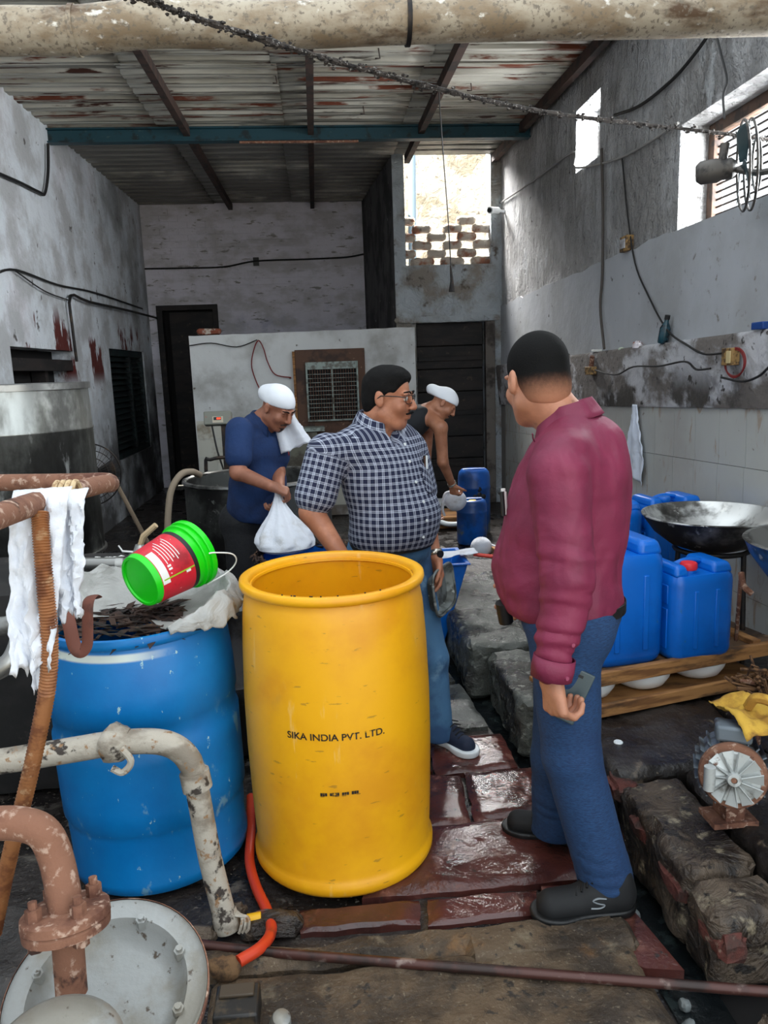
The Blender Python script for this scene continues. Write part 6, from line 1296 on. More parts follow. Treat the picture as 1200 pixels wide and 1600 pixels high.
# ------------------------------------------------------------------ man in the maroon shirt
def maroon_man():
    t = thing('person', (.74, 2.13, 0), 'man in a maroon shirt and blue trousers seen from behind, holding a phone', 'person')
    pel, nb, f = (.715, 2.13, .90), (.720, 2.125, 1.46), (-.906, .423, 0)
    M = torso_frame(pel, nb, f); l, fw, up = M[:, 0], M[:, 1], M[:, 2]
    def T(x, y, z): return np.array((.70, 2.13, 0)) + l * x + fw * y + np.array((0, 0, z))
    skin = skin_mat('skin_a', (176, 122, 96), (196, 138, 110))
    hc = np.array((.622, 2.165, 1.572)); HM = head_frame((-.20, .965, -.17))
    sl, el_, wr = np.array((0.618, 1.950, 1.330)), np.array((0.631, 1.900, 1.060)), np.array((0.584, 1.885, 0.808))
    S_ = SDF(.0042, .02); P = head_prims(S_, hc, HM, 1.06)
    S_.rc(hc + HM @ np.array((0, -.028, -.045)), T(0, -.012, 1.43), .060, .062, .035); S_.rc(hc + HM @ np.array((0, -.042, -.05)), T(0, -.018, 1.42), .044, .056, .03)
    S_.rc(T(0, 0, 1.42), T(0, 0, 1.05), .07, .10, .04); S_.rc(T(.02, 0, 1.39), sl, .05, .045, .03); S_.rc(sl, el_, .045, .040, .02); S_.rc(el_, wr, .038, .027, .02)
    hd, hn, hs = N3((.08, -.12, -1)), (.85, .30, .2), (-.3, .9, 0)
    hand_prims(S_, wr + np.array((0, 0, -.005)), hd, hn, hs, (58, 60, 60, 56), s=1.16, thumb=(.75, .25, .55), tc=15)
    rs, re, rw = T(-.19, -.01, 1.38), T(-.235, -.03, 1.10), T(-.20, .12, .90)
    S_.rc(T(-.02, 0, 1.39), rs, .05, .045, .03); S_.rc(rs, re, .045, .04, .02); S_.rc(re, rw, .038, .028, .02)
    hand_prims(S_, rw, fw * .75 + np.array((0, 0, -.65)), l, fw * .6 + np.array((0, 0, .8)), (40, 42, 44, 48), s=1.05)
    body = obj('body', S_.mesh('body'), skin, t)
    # hair with a close fade
    H = SDF(.004, .01); H.el(hc + HM @ (np.array((0, -.012, .040)) * 1.06), tuple(v * 1.06 for v in (.0775, .0975, .0875)), HM); H.el(hc + HM @ (np.array((0, -.052, -.025)) * 1.06), tuple(v * 1.06 for v in (.0655, .057, .062)), HM, .03)
    H.cut(hc + HM @ np.array((0, .052, .03)), HM @ np.array((0, .93, -.36))); H.cut(hc + HM @ np.array((0, -.03, -.062)), HM @ np.array((0, .25, -.97)))
    for s_ in (-1, 1): H.el(hc + HM @ np.array((.09 * s_, .02, -.03)), (.03, .045, .05), HM, .01, 's')
    hm = H.mesh('hair'); V = get_co(hm); set_attr(hm, 'hh', (V - hc) @ HM)
    hair = obj('hair', hm, attr_ramp_mat('hair_fade', (184, 128, 100), (9, 9, 9), -.090, .010), body)
    # shirt
    S_ = SDF(.0055, .05)
    S_.el(T(0, .030, 1.02), (.185, .185, .17), M); S_.el(T(0, .010, 1.17), (.188, .165, .19), M); S_.el(T(0, -.01, 1.29), (.195, .142, .16), M); S_.el(T(0, -.005, .93), (.172, .158, .10), M)
    S_.rc(T(.165, -.01, 1.375), T(-.165, -.01, 1.375), .072, .072, .06); S_.rc(T(.06, -.02, 1.435), T(-.06, -.02, 1.435), .052, .052, .05); S_.rc(T(0, -.075, 1.38), T(0, -.075, 1.15), .085, .09, .06)
    S_.trim(T(0, 0, .895), N3(fw * .05 + np.array((0, 0, -1)))) 
    for a, b, ra, rb, kk in ((sl, el_, .082, .066, .014), (el_, wr + (0, 0, .012), .068, .042, .02), (rs, re, .078, .066, .02), (re, rw - (rw - re) * .1, .064, .05, .03)): S_.rc(a, b, ra, rb, kk)
    me = S_.mesh('shirt'); w1, w2, w3 = waves(3, 6, (14, 34), (0, 0, 1)), waves(9, 6, (40, 75), (.3, .2, .8)), waves(5, 5, (60, 100)); w6 = waves(13, 5, (9, 17), (-.5, .3, .9))
    def fold(V, N):
        d1, t1 = vmix(V, sl, el_); d2, t2 = vmix(V, el_, wr); sleeve = np.exp(-((d2 / .09) ** 4)) * (.4 + .6 * t2) + .5 * np.exp(-((d1 / .09) ** 4)) * t1
        waist = np.clip((1.12 - V[:, 2]) / .2, 0, 1) * np.exp(-(np.clip(.93 - V[:, 2], 0, 1) / .03) ** 2); base = .0055 * w1(V) + .0016 * w3(V) + .004 * np.clip(1 - np.abs(w6(V)) * 3.2, 0, 1)
        return base + sleeve * (.011 * np.abs(w2(V)) * 1.6 - .003) + waist * .005 * w2(V) * .8
    displace(me, fold)
    m_shirt = mat('maroon_cotton', (128, 38, 70), .62, layers=[dict(c=(110, 30, 60), s=5, lo=.4, hi=.7)], bump=[dict(s=6, v=.6, dist=.05, st=(1.5, 1.5, .7), d=.4, det=1.5), dict(s=24, v=.3, dist=.01), dict(s=420, v=.12, dist=.001)])
    shirt = obj('shirt', me, m_shirt, t)
    Mc = M.copy(); tilt = Matrix.Rotation(R(17), 3, Vector(l)); Mc = np.array(tilt) @ M
    obj('collar', collar_mesh(T(0, -.008, 1.456), Mc, .075, .102, .042, gap=22, tip=.045, flare=.03, pw=1.0), m_shirt, shirt, solid=.004)
    # cuff, placket seams, buttons, pocket pens
    axw = N3(wr - el_); q0, q1 = wr - axw * .045, wr + axw * .012
    mb = MB(); mb.tube([Vector(q0), Vector((q0 + q1) / 2), Vector(q1)], [.054, .0555, .053], 28, caps=False); obj('cuff', mb, m_shirt, shirt, solid=.004)
    for q in (q0 * .3 + q1 * .7, q0 - axw * .05): obj('button', MB().cyl(Vector(q + np.array((.022, -.050, 0))), Vector(q + np.array((.024, -.056, 0))), .0055, 12), mat('maroon_button', (150, 70, 96), .4), shirt)
    s0 = np.array(sl); obj('sleeve_seam', MB().tube(smooth_path([Vector(T(.12 + .075 * math.cos(a), -.01 + .1 * math.sin(a) * .9, 1.36 + .075 * math.sin(a + .6))) for a in (1.2, 1.9, 2.6)], 5), .002, 6), m_shirt, shirt)
    pk = T(.085, .163, 1.225)
    for i, (dx, mm) in enumerate(((0, m_print), (.016, m_black), (-.016, m_print))):
        obj('pen', MB().box(*[0] * 6) if False else MB().tube([Vector(pk + l * dx + (0, 0, -.03)), Vector(pk + l * dx + fw * .004 + (0, 0, .045 - .006 * i))], .0065, 8), mm, shirt)
    # trousers, belt, phone, shoes
    hipl, hipr = T(.085, -.005, .88), T(-.085, -.005, .88); kl, kr = np.array((0.686, 2.020, 0.492)), np.array((0.717, 2.240, 0.362)); al, ar = np.array((.788, 2.005, .10)), np.array((0.739, 2.330, -0.005))
    S_ = SDF(.0055, .03); leg_pair(S_, T(0, -.012, .90), (hipl, hipr), (kl, kr), (al, ar), M, .105, .084, .080, (.168, .148, .10)); S_.cut(T(0, 0, .955), (0, 0, 1))
    S_.cut((0, 0, .055), (0, 0, -1)); me = S_.mesh('trousers'); w4, w5 = waves(21, 6, (12, 26), (0, 0, .7)), waves(22, 6, (45, 70), (0, 0, 1))
    displace(me, lambda V, N: .003 * w4(V) + .008 * np.clip((.32 - V[:, 2]) / .2, 0, 1) * np.abs(w5(V)))
    m_tr = mat('blue_weave', (30, 66, 108), .85, layers=[dict(c=(16, 38, 72), s=230, lo=.42, hi=.58, st=(.35, .35, 2.6), a=.7), dict(c=(20, 44, 84), s=3, lo=.5, hi=.75, a=.5)], bump=[dict(s=300, v=.3, dist=.001, st=(.4, .4, 2)), dict(s=16, v=.25, dist=.012)])
    tr = obj('trousers', me, m_tr, t)
    mb = MB(); mb.lathe([(.161, 0), (.164, .002), (.164, .032), (.161, .034)], 48, Vector(T(0, -.008, .905)))
    obj('belt', mb, m_black, tr)
    obj('phone_pouch', MB().box(*(0,) * 6) if False else MB().tube([Vector(T(.06, .165, .865)), Vector(T(.075, .172, .93))], .022, 10), m_black, tr)
    obj('back_button', MB().sphere((0.747, 1.985, 0.797), .008, 10, 6), m_black, tr)
    for x in (.16,): obj('belt_loop', MB().tube([Vector(T(x, -.06, .90)), Vector(T(x, -.06, .945))], .006, 6), m_tr, tr)
    ms = mat('black_mesh_shoe', (16, 17, 19), .75, bump=[dict(s=300, v=.3, dist=.001)]); mso = mat('black_sole', (13, 14, 15), .5)
    h1 = np.array((.862, 1.972, .014)); sh1 = shoe(t, h1, (-1, -.03), .305, ms, mso, .056)
    # pale S-shaped side mark
    S3 = [(.100, .072), (.125, .075), (.140, .068), (.124, .061), (.106, .055), (.120, .047), (.146, .048)]
    mb = MB(); mb.tube(smooth_path([Vector(h1 + np.array((-x + .0, -.052 + .004 * (z > .065), z))) for x, z in S3], 4), .0038, 6, flat=.6); obj('side_mark', mb, mat('grey_mark', (120, 126, 130), .4), sh1)
    shoe(t, np.array((.842, 2.300, .012)), (-1, .42), .29, ms, mso, .050)
    p0 = np.array((0.659, 1.945, 0.714)); La = N3((.42, .02, .90)); Wa = N3(np.cross(La, N3((-.30, -.92, .15)))); Na = np.cross(Wa, La)
    ph = thing('mobile_phone', tuple(p0), 'dark grey-green mobile phone held in the hand of the maroon-shirt man', 'phone')
    def pb(a, b, c): mb = MB(); mb.M = Matrix.Translation(p0) @ Matrix(np.stack([Wa, Na, La], 1).tolist()).to_4x4(); mb.box(-a, a, -b, b, -c, c); return mb
    obj('case', pb(.037, .0045, .076), mat('phone_back', (64, 78, 82), .35), ph, bevel=.004, seg=3)
    mb = MB(); mb.M = Matrix.Translation(p0) @ Matrix(np.stack([Wa, Na, La], 1).tolist()).to_4x4(); mb.box(-.008, .008, .004, .0052, .055, .063); obj('lens', mb, m_black, ph)
    return t
maroon_man()

# ------------------------------------------------------------------ man in the plaid shirt
def plaid_man():
    t = thing('person', (.28, 3.06, 0), 'man in glasses and a checked short-sleeved shirt behind the yellow drum', 'person')
    pel, nb, f = (.285, 3.12, .90), (.245, 3.10, 1.41), (.66, -.75, 0)
    M = torso_frame((.27, 3.11, .9), (.27, 3.11, 1.4), f); l, fw, up = M[:, 0], M[:, 1], M[:, 2]
    def T(x, y, z): c = np.array((.275, 3.12, 0)) + (np.array((.225, 3.10, 0)) - np.array((.275, 3.12, 0))) * np.clip((z - .95) / .4, 0, 1); return c + l * x + fw * y + np.array((0, 0, z))
    skin = skin_mat('skin_b', (166, 108, 80), (190, 130, 100))
    hc = np.array((0.278, 3.070, 1.503)); HM = head_frame((.90, -.40, -.10))
    rs, re, rw = np.array((0.024, 2.970, 1.305)), np.array((-0.044, 2.930, 1.084)), np.array((0.076, 2.860, 0.896))
    ls, le, lw = np.array((0.377, 3.220, 1.274)), np.array((0.433, 3.240, 1.026)), np.array((0.464, 3.160, 0.827))
    S_ = SDF(.0042, .02); P = head_prims(S_, hc, HM, 1.02)
    S_.rc(hc + HM @ np.array((0, -.030, -.05)), T(0, .0, 1.385), .058, .062, .03); S_.rc(T(0, 0, 1.36), T(0, 0, 1.05), .06, .10, .04)
    S_.rc(T(.02, 0, 1.34), ls, .05, .045, .03); S_.rc(T(-.02, 0, 1.34), rs, .05, .045, .03)
    S_.rc(ls, le, .048, .042, .02); S_.rc(le, lw, .043, .028, .02); S_.rc(rs, re, .052, .046, .02); S_.rc(re, rw, .048, .030, .02)
    hand_prims(S_, lw, (.10, -.12, -1), (-.75, -.5, 0), (.5, -.85, 0), (25, 38, 44, 48), s=1.0, thumb=(.75, .35, .4))
    hand_prims(S_, rw, (.75, -.30, -.5), (0, .3, -1), (.3, .8, 0), (20, 22, 25, 28), s=1.0)
    body = obj('body', S_.mesh('body'), skin, t); eyes(body, lambda *a: Vector(P(*a)), HM, 1.02); brow(body, lambda *a: Vector(P(*a)), m_hair)
    H = SDF(.004, .01); H.el(hc + HM @ np.array((0, -.012, .042)), (.0785, .099, .088), HM); H.el(hc + HM @ np.array((0, -.050, -.02)), (.066, .054, .06), HM, .03); H.el(hc + HM @ np.array((0, .035, .088)), (.058, .050, .032), HM, .03)
    H.cut(hc + HM @ np.array((0, .066, .055)), HM @ np.array((0, .80, -.60))); H.cut(hc + HM @ np.array((0, -.03, -.058)), HM @ np.array((0, .2, -.98)))
    for s_ in (-1, 1):
        H.el(hc + HM @ np.array((.085 * s_, .055, -.020)), (.035, .055, .062), HM, .01, 's'); H.el(hc + HM @ np.array((.09 * s_, -.008, -.03)), (.022, .024, .05), HM, .006, 's')
    hm = H.mesh('hair'); wv = waves(4, 6, (90, 160)); displace(hm, lambda V, N: .0016 * wv(V)); hair = obj('hair', hm, m_hair, body)
    # moustache and glasses
    mb = MB(); mb.tube(smooth_path([Vector(P(x, .102 - abs(x) * 16 * abs(x), -.046 - abs(x) * .25)) for x in (-.028, -.014, 0, .014, .028)], 4), .0055, 8, flat=.6); obj('moustache', mb, m_hair, body)
    g = MB()
    for s_ in (-1, 1):
        cx = .033 * s_; g.tube([Vector(P(cx + .027 * math.copysign(abs(math.cos(a)) ** .7, math.cos(a)), .104 - .012 * abs(cx + .027 * math.cos(a)) / .06, .004 + .017 * math.copysign(abs(math.sin(a)) ** .7, math.sin(a)))) for a in [i * PI / 12 for i in range(25)]], .0016, 6, caps=False)
        g.tube([Vector(P(.060 * s_, .093, .012)), Vector(P(.076 * s_, .06, .014)), Vector(P(.083 * s_, .0, .012)), Vector(P(.082 * s_, -.02, -.004))], .0022, 6)
    g.tube([Vector(P(-.006, .105, .008)), Vector(P(.006, .105, .008))], .0016, 6); gl = obj('glasses', g, m_black, t)
    # shirt
    S_ = SDF(.0052, .05)
    S_.el(T(0, .045, 1.02), (.205, .175, .17), M); S_.el(T(0, .02, 1.16), (.198, .155, .17), M); S_.el(T(0, 0, 1.27), (.195, .135, .14), M); S_.el(T(0, .01, .94), (.19, .155, .09), M)
    S_.rc(T(.14, 0, 1.325), T(-.14, 0, 1.325), .068, .070, .06); S_.rc(T(.05, -.02, 1.362), T(-.05, -.02, 1.362), .046, .046, .05); S_.el(T(0, .115, 1.395), (.028, .085, .07), M, .02, 's')
    S_.rc(rs, rs + (re - rs) * .72, .080, .082, .04); S_.rc(ls, ls + (le - ls) * .70, .075, .078, .04)
    S_.cut((0, 0, .905), (0, 0, -1))
    for s0, e0 in ((rs, re), (ls, le)):
        a_ = N3(e0 - s0)      # trim the sleeve ends square
        pass
    me = S_.mesh('shirt'); w1, w2 = waves(33, 6, (14, 32), (.2, 0, 1)), waves(35, 6, (40, 70), (0, 0, 1))
    displace(me, lambda V, N: .004 * w1(V) + .006 * np.clip((1.06 - V[:, 2]) / .15, 0, 1) * w2(V))
    V = get_co(me); c = np.array((.25, 3.11, 0)); q = V - c; th = np.arctan2(q @ l, q @ fw); wz = np.clip((V[:, 2] - 1.24) / .08, 0, 1); wy = np.clip((get_no(me)[:, 2] - .55) / .3, 0, 1); U = np.stack([th * .185 * (1 - wz) + (q @ l) * 1.05 * wz, V[:, 2] - wy * (q @ fw) * .9, np.zeros(len(V))], 1)
    for s0, e0, rr in ((rs, re, .08), (ls, le, .077)):
        d_, t_ = vmix(V, s0, e0); ax_ = N3(e0 - s0); sx = N3(np.cross(ax_, fw)); sy = np.cross(ax_, sx); qq = V - s0
        lat = np.abs((V - c) @ l); msk = (d_ < .098) & (t_ > .05) & (lat > .165)
        U[msk, 0] = np.arctan2((qq @ sy)[msk], (qq @ sx)[msk]) * rr; U[msk, 1] = (qq @ ax_)[msk]
    set_attr(me, 'weave', U); m_pl = plaid_mat(); shirt = obj('shirt', me, m_pl, t)
    Mc = np.array(Matrix.Rotation(R(-14), 3, Vector(l))) @ M
    cm = collar_mesh(T(0, .010, 1.408), np.array(Matrix.Rotation(R(8), 3, Vector(l))) @ M, .072, .100, .036, gap=20, tip=.05, flare=.034, drop=.035).mesh('collar'); V = get_co(cm); q = V - c; set_attr(cm, 'weave', np.stack([np.arctan2(q @ l, q @ fw) * .1, V[:, 2] * 1.0 + (q @ fw) * .5, V[:, 0] * 0], 1)); obj('collar', cm, m_pl, shirt, solid=.004)
    mbtn = m_bowl
    dg = None
    Vs = get_co(me); qs = Vs - c
    def surf(x, z):   # a point of the shirt's front at lateral x, height z
        m_ = (np.abs(qs @ l - x) < .012) & (np.abs(Vs[:, 2] - z) < .01) & (qs @ fw > 0)
        if not m_.any(): return T(x, .15, z)
        i = np.argmax(np.where(m_, qs @ fw, -9)); return Vs[i]
    for z in (1.33, 1.265, 1.185, 1.105, 1.02, .95):
        p = surf(0, z); obj('button', MB().cyl(Vector(p - fw * .002), Vector(p + fw * .003), .006, 12), mbtn, shirt)
    pz = [surf(x, z) for x in (.065, .145) for z in (1.13, 1.245)]
    def pocket(u, v):
        p = surf(.065 + .085 * u, 1.13 + .115 * v); return Vector(p + fw * .004)
    pm = MB(); pm.grid(pocket, 10, 12); pme = pm.mesh('pocket'); Vp = get_co(pme); uu = np.array([(i % 11) / 10 * .085 + .02 * ((i // 11) / 12) for i in range(len(Vp))]); vv = np.array([(i // 11) / 12 * .115 - .03 * (i % 11) / 10 for i in range(len(Vp))])
    set_attr(pme, 'weave', np.stack([(uu + vv) * .72, (vv - uu) * .72, uu * 0], 1)); obj('pocket', pme, m_pl, shirt, solid=.003)
    pp = surf(.108, 1.25) + fw * .006
    obj('card_holder', MB().tube([Vector(pp + (0, 0, -.02)), Vector(pp + (0, 0, .022))], .017, 4, flat=.3), mat('tan_leather', (150, 86, 46), .6), shirt)
    obj('pen', MB().tube([Vector(pp + fw * .006 + l * .006 + (0, 0, -.03)), Vector(pp + fw * .006 + l * .006 + (0, 0, .024))], .0055, 8), m_bowl, shirt); obj('pen', MB().tube([Vector(pp + fw * .006 - l * .006 + (0, 0, -.02)), Vector(pp + fw * .006 - l * .006 + (0, 0, .026))], .005, 8), m_black, shirt)
    # jeans, belt, shoes
    hl, hr = T(.09, 0, .87), T(-.09, 0, .87); kl, kr = np.array((0.426, 3.100, 0.386)), T(-.10, .02, .48); al, ar = np.array((0.443, 3.040, 0.065)), T(-.11, -.03, .10)
    S_ = SDF(.006, .03); leg_pair(S_, T(0, 0, .88), (hl, hr), (kl, kr), (al, ar), M, .098, .075, .066, (.178, .15, .10)); S_.cut((0, 0, .935), (0, 0, 1)); S_.cut((0, 0, .05), (0, 0, -1))
    me = S_.mesh('jeans'); w4 = waves(41, 6, (18, 40), (0, 0, 1)); displace(me, lambda V, N: .004 * w4(V))
    m_jean = mat('denim', (70, 112, 148), .85, layers=[dict(c=(44, 78, 116), s=5, lo=.42, hi=.62), dict(c=(110, 148, 178), s=7, lo=.56, hi=.7)], bump=[dict(s=200, v=.25, dist=.001)])
    jn = obj('jeans', me, m_jean, t)
    mb = MB(); mb.lathe([(.186, 0), (.190, .002), (.190, .034), (.186, .036)], 48, Vector(T(0, .005, .892)))
    for i, v in enumerate(mb.v):
        q = np.array(v) - T(0, .005, 0); k_ = q @ fw; v -= Vector(fw * k_ * .14)
    obj('belt', mb, m_black, jn)
    mn = mat('navy_shoe', (22, 34, 58), .75, bump=[dict(s=260, v=.3, dist=.001)])
    shoe(t, np.array((0.434, 3.136, 0.012)), (.55, -.83), .27, mn, m_bowl, .046, sole_h=.03); shoe(t, T(-.115, -.07, .012), (.6, -.55), .26, mn, m_bowl, .046, sole_h=.03)
    # watch on the left wrist, tray in the left hand
    aw = N3(lw - le); q = lw - aw * .012; mb = MB(); mb.tube([Vector(q - aw * .011), Vector(q + aw * .011)], .0345, 24, caps=False); wt = obj('watch', mb, mat('watch_steel', (196, 190, 180), .25, .9), t, solid=.003)
    obj('watch_face', MB().cyl(Vector(q + np.array((.020, -.026, 0))), Vector(q + np.array((.026, -.034, 0))), .016, 16), m_black, wt)
    c0 = lw + np.array((.035, -.02, -.145)); tr = thing('metal_tray', tuple(c0), 'scuffed grey metal tray held upright by the plaid-shirt man', 'tray')
    e1, e2 = N3((.45, .86, 0)), N3((.10, -.05, -1)); e3 = np.cross(e1, e2)
    def rr_(sx, sz, off): return [Vector(c0 + e1 * sx * math.copysign(abs(math.cos(a)) ** .45, math.cos(a)) + e2 * sz * math.copysign(abs(math.sin(a)) ** .45, math.sin(a)) + e3 * off) for a in [i * PI / 24 for i in range(48)]]
    A, B_, C = rr_(.125, .088, .0), rr_(.112, .075, .03), rr_(.134, .097, -.002); mb = MB(); n = 48
    mb.add(C + A + B_, [(i, (i + 1) % n, n + (i + 1) % n, n + i) for i in range(n)] + [(n + i, n + (i + 1) % n, 2 * n + (i + 1) % n, 2 * n + i) for i in range(n)] + [tuple(range(2 * n, 3 * n))]); m_tray = mat('scuffed_tray', (128, 134, 132), .45, .4, layers=[dict(c=(70, 72, 68), s=12), dict(c=(176, 180, 176), s=26, lo=.58, hi=.68)])
    obj('pan', mb, m_tray, tr, solid=.003); mb = MB(); mb.tube(C + [C[0]], .006, 8, caps=False); obj('rim', mb, m_tray, tr)
    return t
plaid_man()

# ------------------------------------------------------------------ two workers
def work_cap(body, hc, HM, sc=1.0, back=.0):
    C = SDF(.005, .02); C.el(hc + HM @ np.array((0, -.012, .044)), (.080 * sc, .101 * sc, .082 * sc), HM); C.el(hc + HM @ np.array((0, -.075 - back, .030)), (.062, .055 + back, .052), HM, .03)
    C.cut(hc + HM @ np.array((0, .06, .036)), HM @ np.array((0, .22, -.98))); me = C.mesh('cap'); w = waves(71, 5, (50, 90)); displace(me, lambda V, N: .002 * w(V))
    return obj('work_cap', me, mat('white_net_cap', (224, 228, 234), .9, bump=[dict(s=260, v=.5, dist=.002)]), body)
def beard(body, hc, HM, skin_dark):
    B = SDF(.004, .01); B.el(hc + HM @ np.array((0, .022, -.048)), (.0625, .0715, .068), HM); B.rc(hc + HM @ np.array((0, .055, -.094)), hc + HM @ np.array((0, .030, -.088)), .0275, .031)
    B.cut(hc + HM @ np.array((0, .06, -.076)), HM @ np.array((0, .10, .99))); tube_obj('moustache', [Vector(hc + HM @ np.array((x, .099 - abs(x) * .35, -.047 - abs(x) * .3))) for x in (-.03, -.015, 0, .015, .03)], .006, skin_dark, body, flat=.6); obj('beard', B.mesh('beard'), skin_dark, body)
def polo_man():
    t = thing('person', (-.43, 4.42, 0), 'worker in a navy polo shirt and white net cap wringing a cloth bag', 'person')
    f = (.74, -.67, 0); pel = np.array((-0.418, 4.420, 0.807)); nb = np.array((-0.306, 4.360, 1.363)); M = torso_frame(pel, nb, f); l, fw, up = M[:, 0], M[:, 1], M[:, 2]; L = np.linalg.norm(nb - pel)
    def T(x, y, z): return pel + up * (z * L) + l * x + fw * y
    skin = skin_mat('skin_c', (140, 90, 68), (164, 108, 84)); hc = np.array((-0.220, 4.290, 1.427)); HM = head_frame((.62, -.55, -.52))
    rs, re, rw = np.array((-0.430, 4.220, 1.318)), np.array((-0.444, 4.140, 1.098)), np.array((-0.262, 3.990, 1.036))
    ls, le, lw = np.array((-0.244, 4.440, 1.279)), np.array((-0.245, 4.360, 1.061)), np.array((-0.229, 4.140, 0.984))
    S_ = SDF(.0055, .02); P = head_prims(S_, hc, HM, 1.0)
    S_.rc(hc + HM @ np.array((0, -.035, -.05)), T(0, -.01, .96), .055, .062, .03); S_.rc(T(0, 0, .95), T(0, 0, .3), .07, .10, .04)
    S_.rc(T(.02, 0, .92), ls, .05, .045, .03); S_.rc(T(-.02, 0, .92), rs, .05, .045, .03)
    S_.rc(ls, le, .047, .040, .02); S_.rc(le, lw, .040, .028, .02); S_.rc(rs, re, .050, .043, .02); S_.rc(re, rw, .043, .029, .02)
    hand_prims(S_, rw, (.80, .10, -.35), (.15, .35, -1), (.2, .9, .3), (52, 56, 58, 60), s=1.0, thumb=(.8, .4, .3))
    hand_prims(S_, lw, (-.10, -.45, -.9), (-.95, -.15, 0), (.1, -.85, .4), (52, 55, 58, 60), s=1.0, thumb=(.8, .4, .3))
    body = obj('body', S_.mesh('body'), skin, t); brow(body, lambda *a: Vector(P(*a)), m_hair); work_cap(body, hc, HM, 1.0, .012)
    beard(body, hc, HM, mat('stubble', (52, 38, 34), .9))
    S_ = SDF(.0065, .05); S_.el(T(0, .03, .10), (.175, .150, .15), M); S_.el(T(0, .025, .35), (.178, .148, .17), M); S_.el(T(0, .0, .68), (.19, .130, .17), M)
    S_.rc(T(.15, -.01, .88), T(-.15, -.01, .88), .066, .066, .06); S_.rc(T(.05, -.02, .97), T(-.05, -.02, .97), .045, .045, .04)
    S_.rc(rs, rs + (re - rs) * .62, .072, .074, .03); S_.rc(ls, ls + (le - ls) * .62, .070, .072, .03); S_.el(T(0, .125, .97), (.03, .07, .06), M, .02, 's')
    S_.cut(T(0, 0, .01), -up); me = S_.mesh('polo'); w1, w2 = waves(81, 6, (14, 30), (.2, 0, 1)), waves(83, 5, (36, 60)); displace(me, lambda V, N: .005 * w1(V) + .002 * w2(V))
    m_polo = mat('navy_pique', (13, 46, 92), .85, layers=[dict(c=(8, 32, 70), s=5, lo=.4, hi=.66)], bump=[dict(s=10, v=.4, dist=.03), dict(s=300, v=.2, dist=.001)]); shirt = obj('polo_shirt', me, m_polo, t)
    obj('collar', collar_mesh(T(0, .0, .985), np.array(Matrix.Rotation(R(6), 3, Vector(l))) @ M, .068, .096, .034, gap=22, tip=.045, flare=.03, drop=.02), m_polo, shirt, solid=.004)
    obj('emblem', MB().sphere(Vector(T(.095, .128, .70)), (.012, .006, .016), 10, 6), m_redwire, shirt)
    # cloth over the shoulder
    q = ls + np.array((.03, -.07, .10)); 
    def ck(u, v): return Vector(q + np.array((.035 * (u - .5) + .075 * v + .02 * u * v, -.03 - .012 * math.sin(u * 10) - .03 * math.sin(min(1, v * 2) * 1.5), .05 - .26 * v * (1 - .25 * u) + .012 * fbm((u * 3, v * 3, 6), 2))))
    mb = MB(); mb.grid(lambda u, v: ck(u, v) + Vector((.06 * (u - .5) * (1 + v), 0, 0)), 14, 20); sc_ = obj('shoulder_cloth', mb, m_white_cloth, t, solid=.004)
    kr, kl = pel + np.array((-.07, -.07, -.42)), pel + np.array((.06, .06, -.42)); S_ = SDF(.007, .03)
    leg_pair(S_, pel + (0, 0, .0), (pel + l * .085 + (0, 0, -.03), pel - l * .085 + (0, 0, -.03)), (kl, kr), (np.array((kl[0] - .02, kl[1] + .03, .10)), np.array((kr[0] - .02, kr[1] + .03, .10))), M, .098, .078, .068, (.165, .14, .10)); S_.cut(T(0, 0, .10), up); S_.cut((0, 0, .06), (0, 0, -1))
    tr = obj('trousers', S_.mesh('trousers'), mat('black_trousers', (24, 25, 28), .85, bump=[dict(s=12, v=.4, dist=.03)]), t)
    for kk in (kl, kr): shoe(t, np.array((kk[0] - .05, kk[1] + .06, .012)), (.74, -.67), .26, m_black, m_black, .046)
    return t
polo_man()
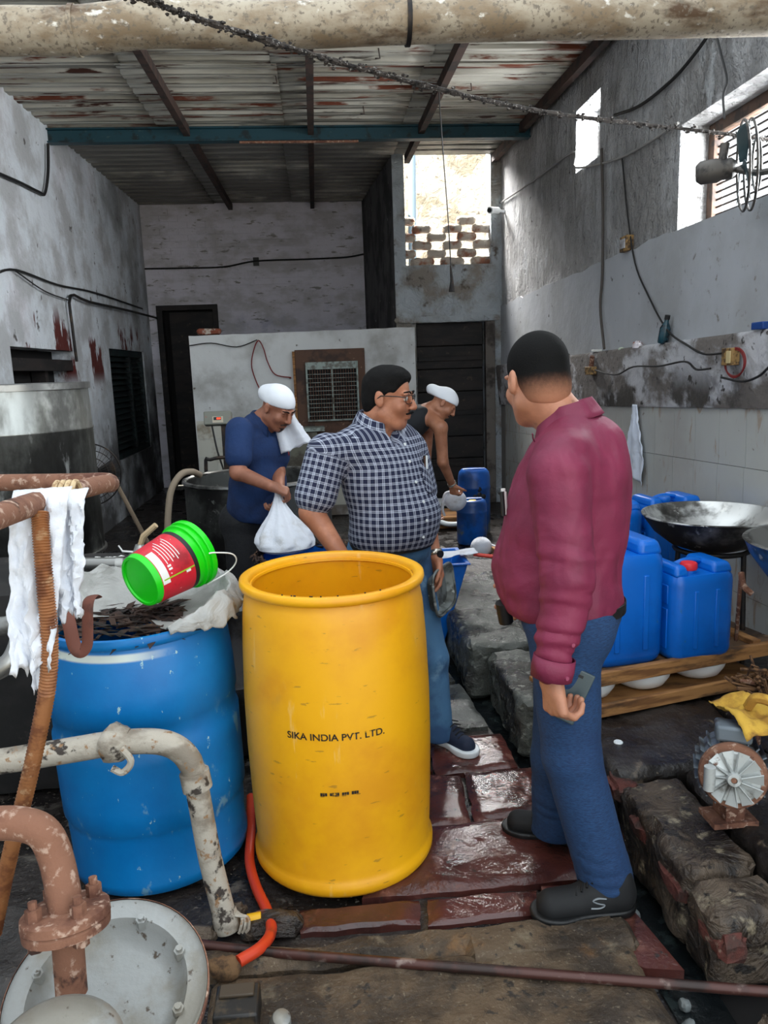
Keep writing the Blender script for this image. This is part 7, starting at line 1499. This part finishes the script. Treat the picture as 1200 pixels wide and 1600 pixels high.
def vest_man():
    t = thing('person', (.48, 6.1, 0), 'worker in a black vest and white cap bending over by the plank door', 'person')
    pel = np.array((.42, 6.12, .93)); nb = np.array((0.875, 6.020, 1.288)); f = (.62, -.15, -.77); M = torso_frame(pel, nb, f); l, fw, up = M[:, 0], M[:, 1], M[:, 2]; L = np.linalg.norm(nb - pel)
    def T(x, y, z): return pel + up * (z * L) + l * x + fw * y
    skin = skin_mat('skin_d', (150, 98, 72), (172, 118, 90)); hc = np.array((0.981, 5.980, 1.331)); HM = head_frame((.74, -.22, -.62), (.5, 0, 1))
    rs, re, rw = np.array((0.928, 5.860, 1.157)), np.array((0.942, 5.860, 0.890)), np.array((1.030, 5.980, 0.698)); ls, le, lw = np.array((0.880, 6.220, 1.133)), np.array((0.844, 6.180, 0.751)), np.array((0.861, 6.050, 0.518))
    S_ = SDF(.006, .02); P = head_prims(S_, hc, HM, 1.0); S_.rc(hc + HM @ np.array((0, -.035, -.05)), T(0, -.01, .96), .055, .06, .03); S_.el(T(0, 0, .75), (.165, .10, .14), M, .04); S_.rc(T(0, 0, .7), T(0, 0, .2), .11, .12, .04)
    S_.rc(T(.03, 0, .92), ls, .055, .056, .03); S_.rc(T(-.03, 0, .92), rs, .055, .058, .03); S_.rc(ls, le, .050, .041, .02); S_.rc(le, lw, .040, .028, .02); S_.rc(rs, re, .052, .042, .02); S_.rc(re, rw, .041, .029, .02)
    hand_prims(S_, rw, (.25, .15, -1), (.7, .6, 0), (.6, -.6, 0), (50, 52, 55, 58), s=1.0); hand_prims(S_, lw, (.3, 0, -1), (.8, .3, 0), (.2, -.9, 0), (30, 34, 36, 40), s=1.0)
    body = obj('body', S_.mesh('body'), skin, t); work_cap(body, hc, HM, 1.02, .03); beard(body, hc, HM, mat('stubble', (52, 38, 34), .9))
    S_ = SDF(.007, .05); S_.el(T(0, 0, .06), (.165, .135, .14), M); S_.el(T(0, 0, .40), (.172, .13, .18), M); S_.el(T(0, -.005, .72), (.178, .122, .165), M); S_.rc(T(.085, -.02, .93), T(.085, -.03, .75), .036, .05, .03); S_.rc(T(-.085, -.02, .93), T(-.085, -.03, .75), .036, .05, .03)
    for s_ in (-1, 1): S_.el(T(.225 * s_, .02, .90), (.060, .075, .075), M, .02, 's')
    me = S_.mesh('vest'); w1 = waves(91, 5, (16, 34)); displace(me, lambda V, N: .003 * w1(V)); obj('vest', me, mat('black_vest', (22, 25, 30), .85), t)
    mb = MB(); mb.tube([Vector(rw - N3(rw - re) * .012), Vector(rw + N3(rw - re) * .008)], .034, 18, caps=False); obj('bracelet', mb, m_steel, t, solid=.003)
    kl, kr = np.array((.44, 6.24, .48)), np.array((.44, 6.02, .48)); S_ = SDF(.008, .03)
    leg_pair(S_, pel, (pel + (0, .09, -.03), pel + (0, -.09, -.03)), (kl, kr), (np.array((.38, 6.24, .10)), np.array((.38, 6.02, .10))), torso_frame((0, 0, 0), (0, 0, 1), (1, 0, 0)), .098, .075, .062, (.165, .145, .11)); S_.cut((0, 0, .06), (0, 0, -1)); obj('trousers', S_.mesh('trousers'), mat('grey_trousers', (52, 52, 54), .85), t)
    for y in (6.24, 6.02): shoe(t, np.array((.33, y, .012)), (1, 0), .25, m_black, m_black, .045)
    return t
vest_man()
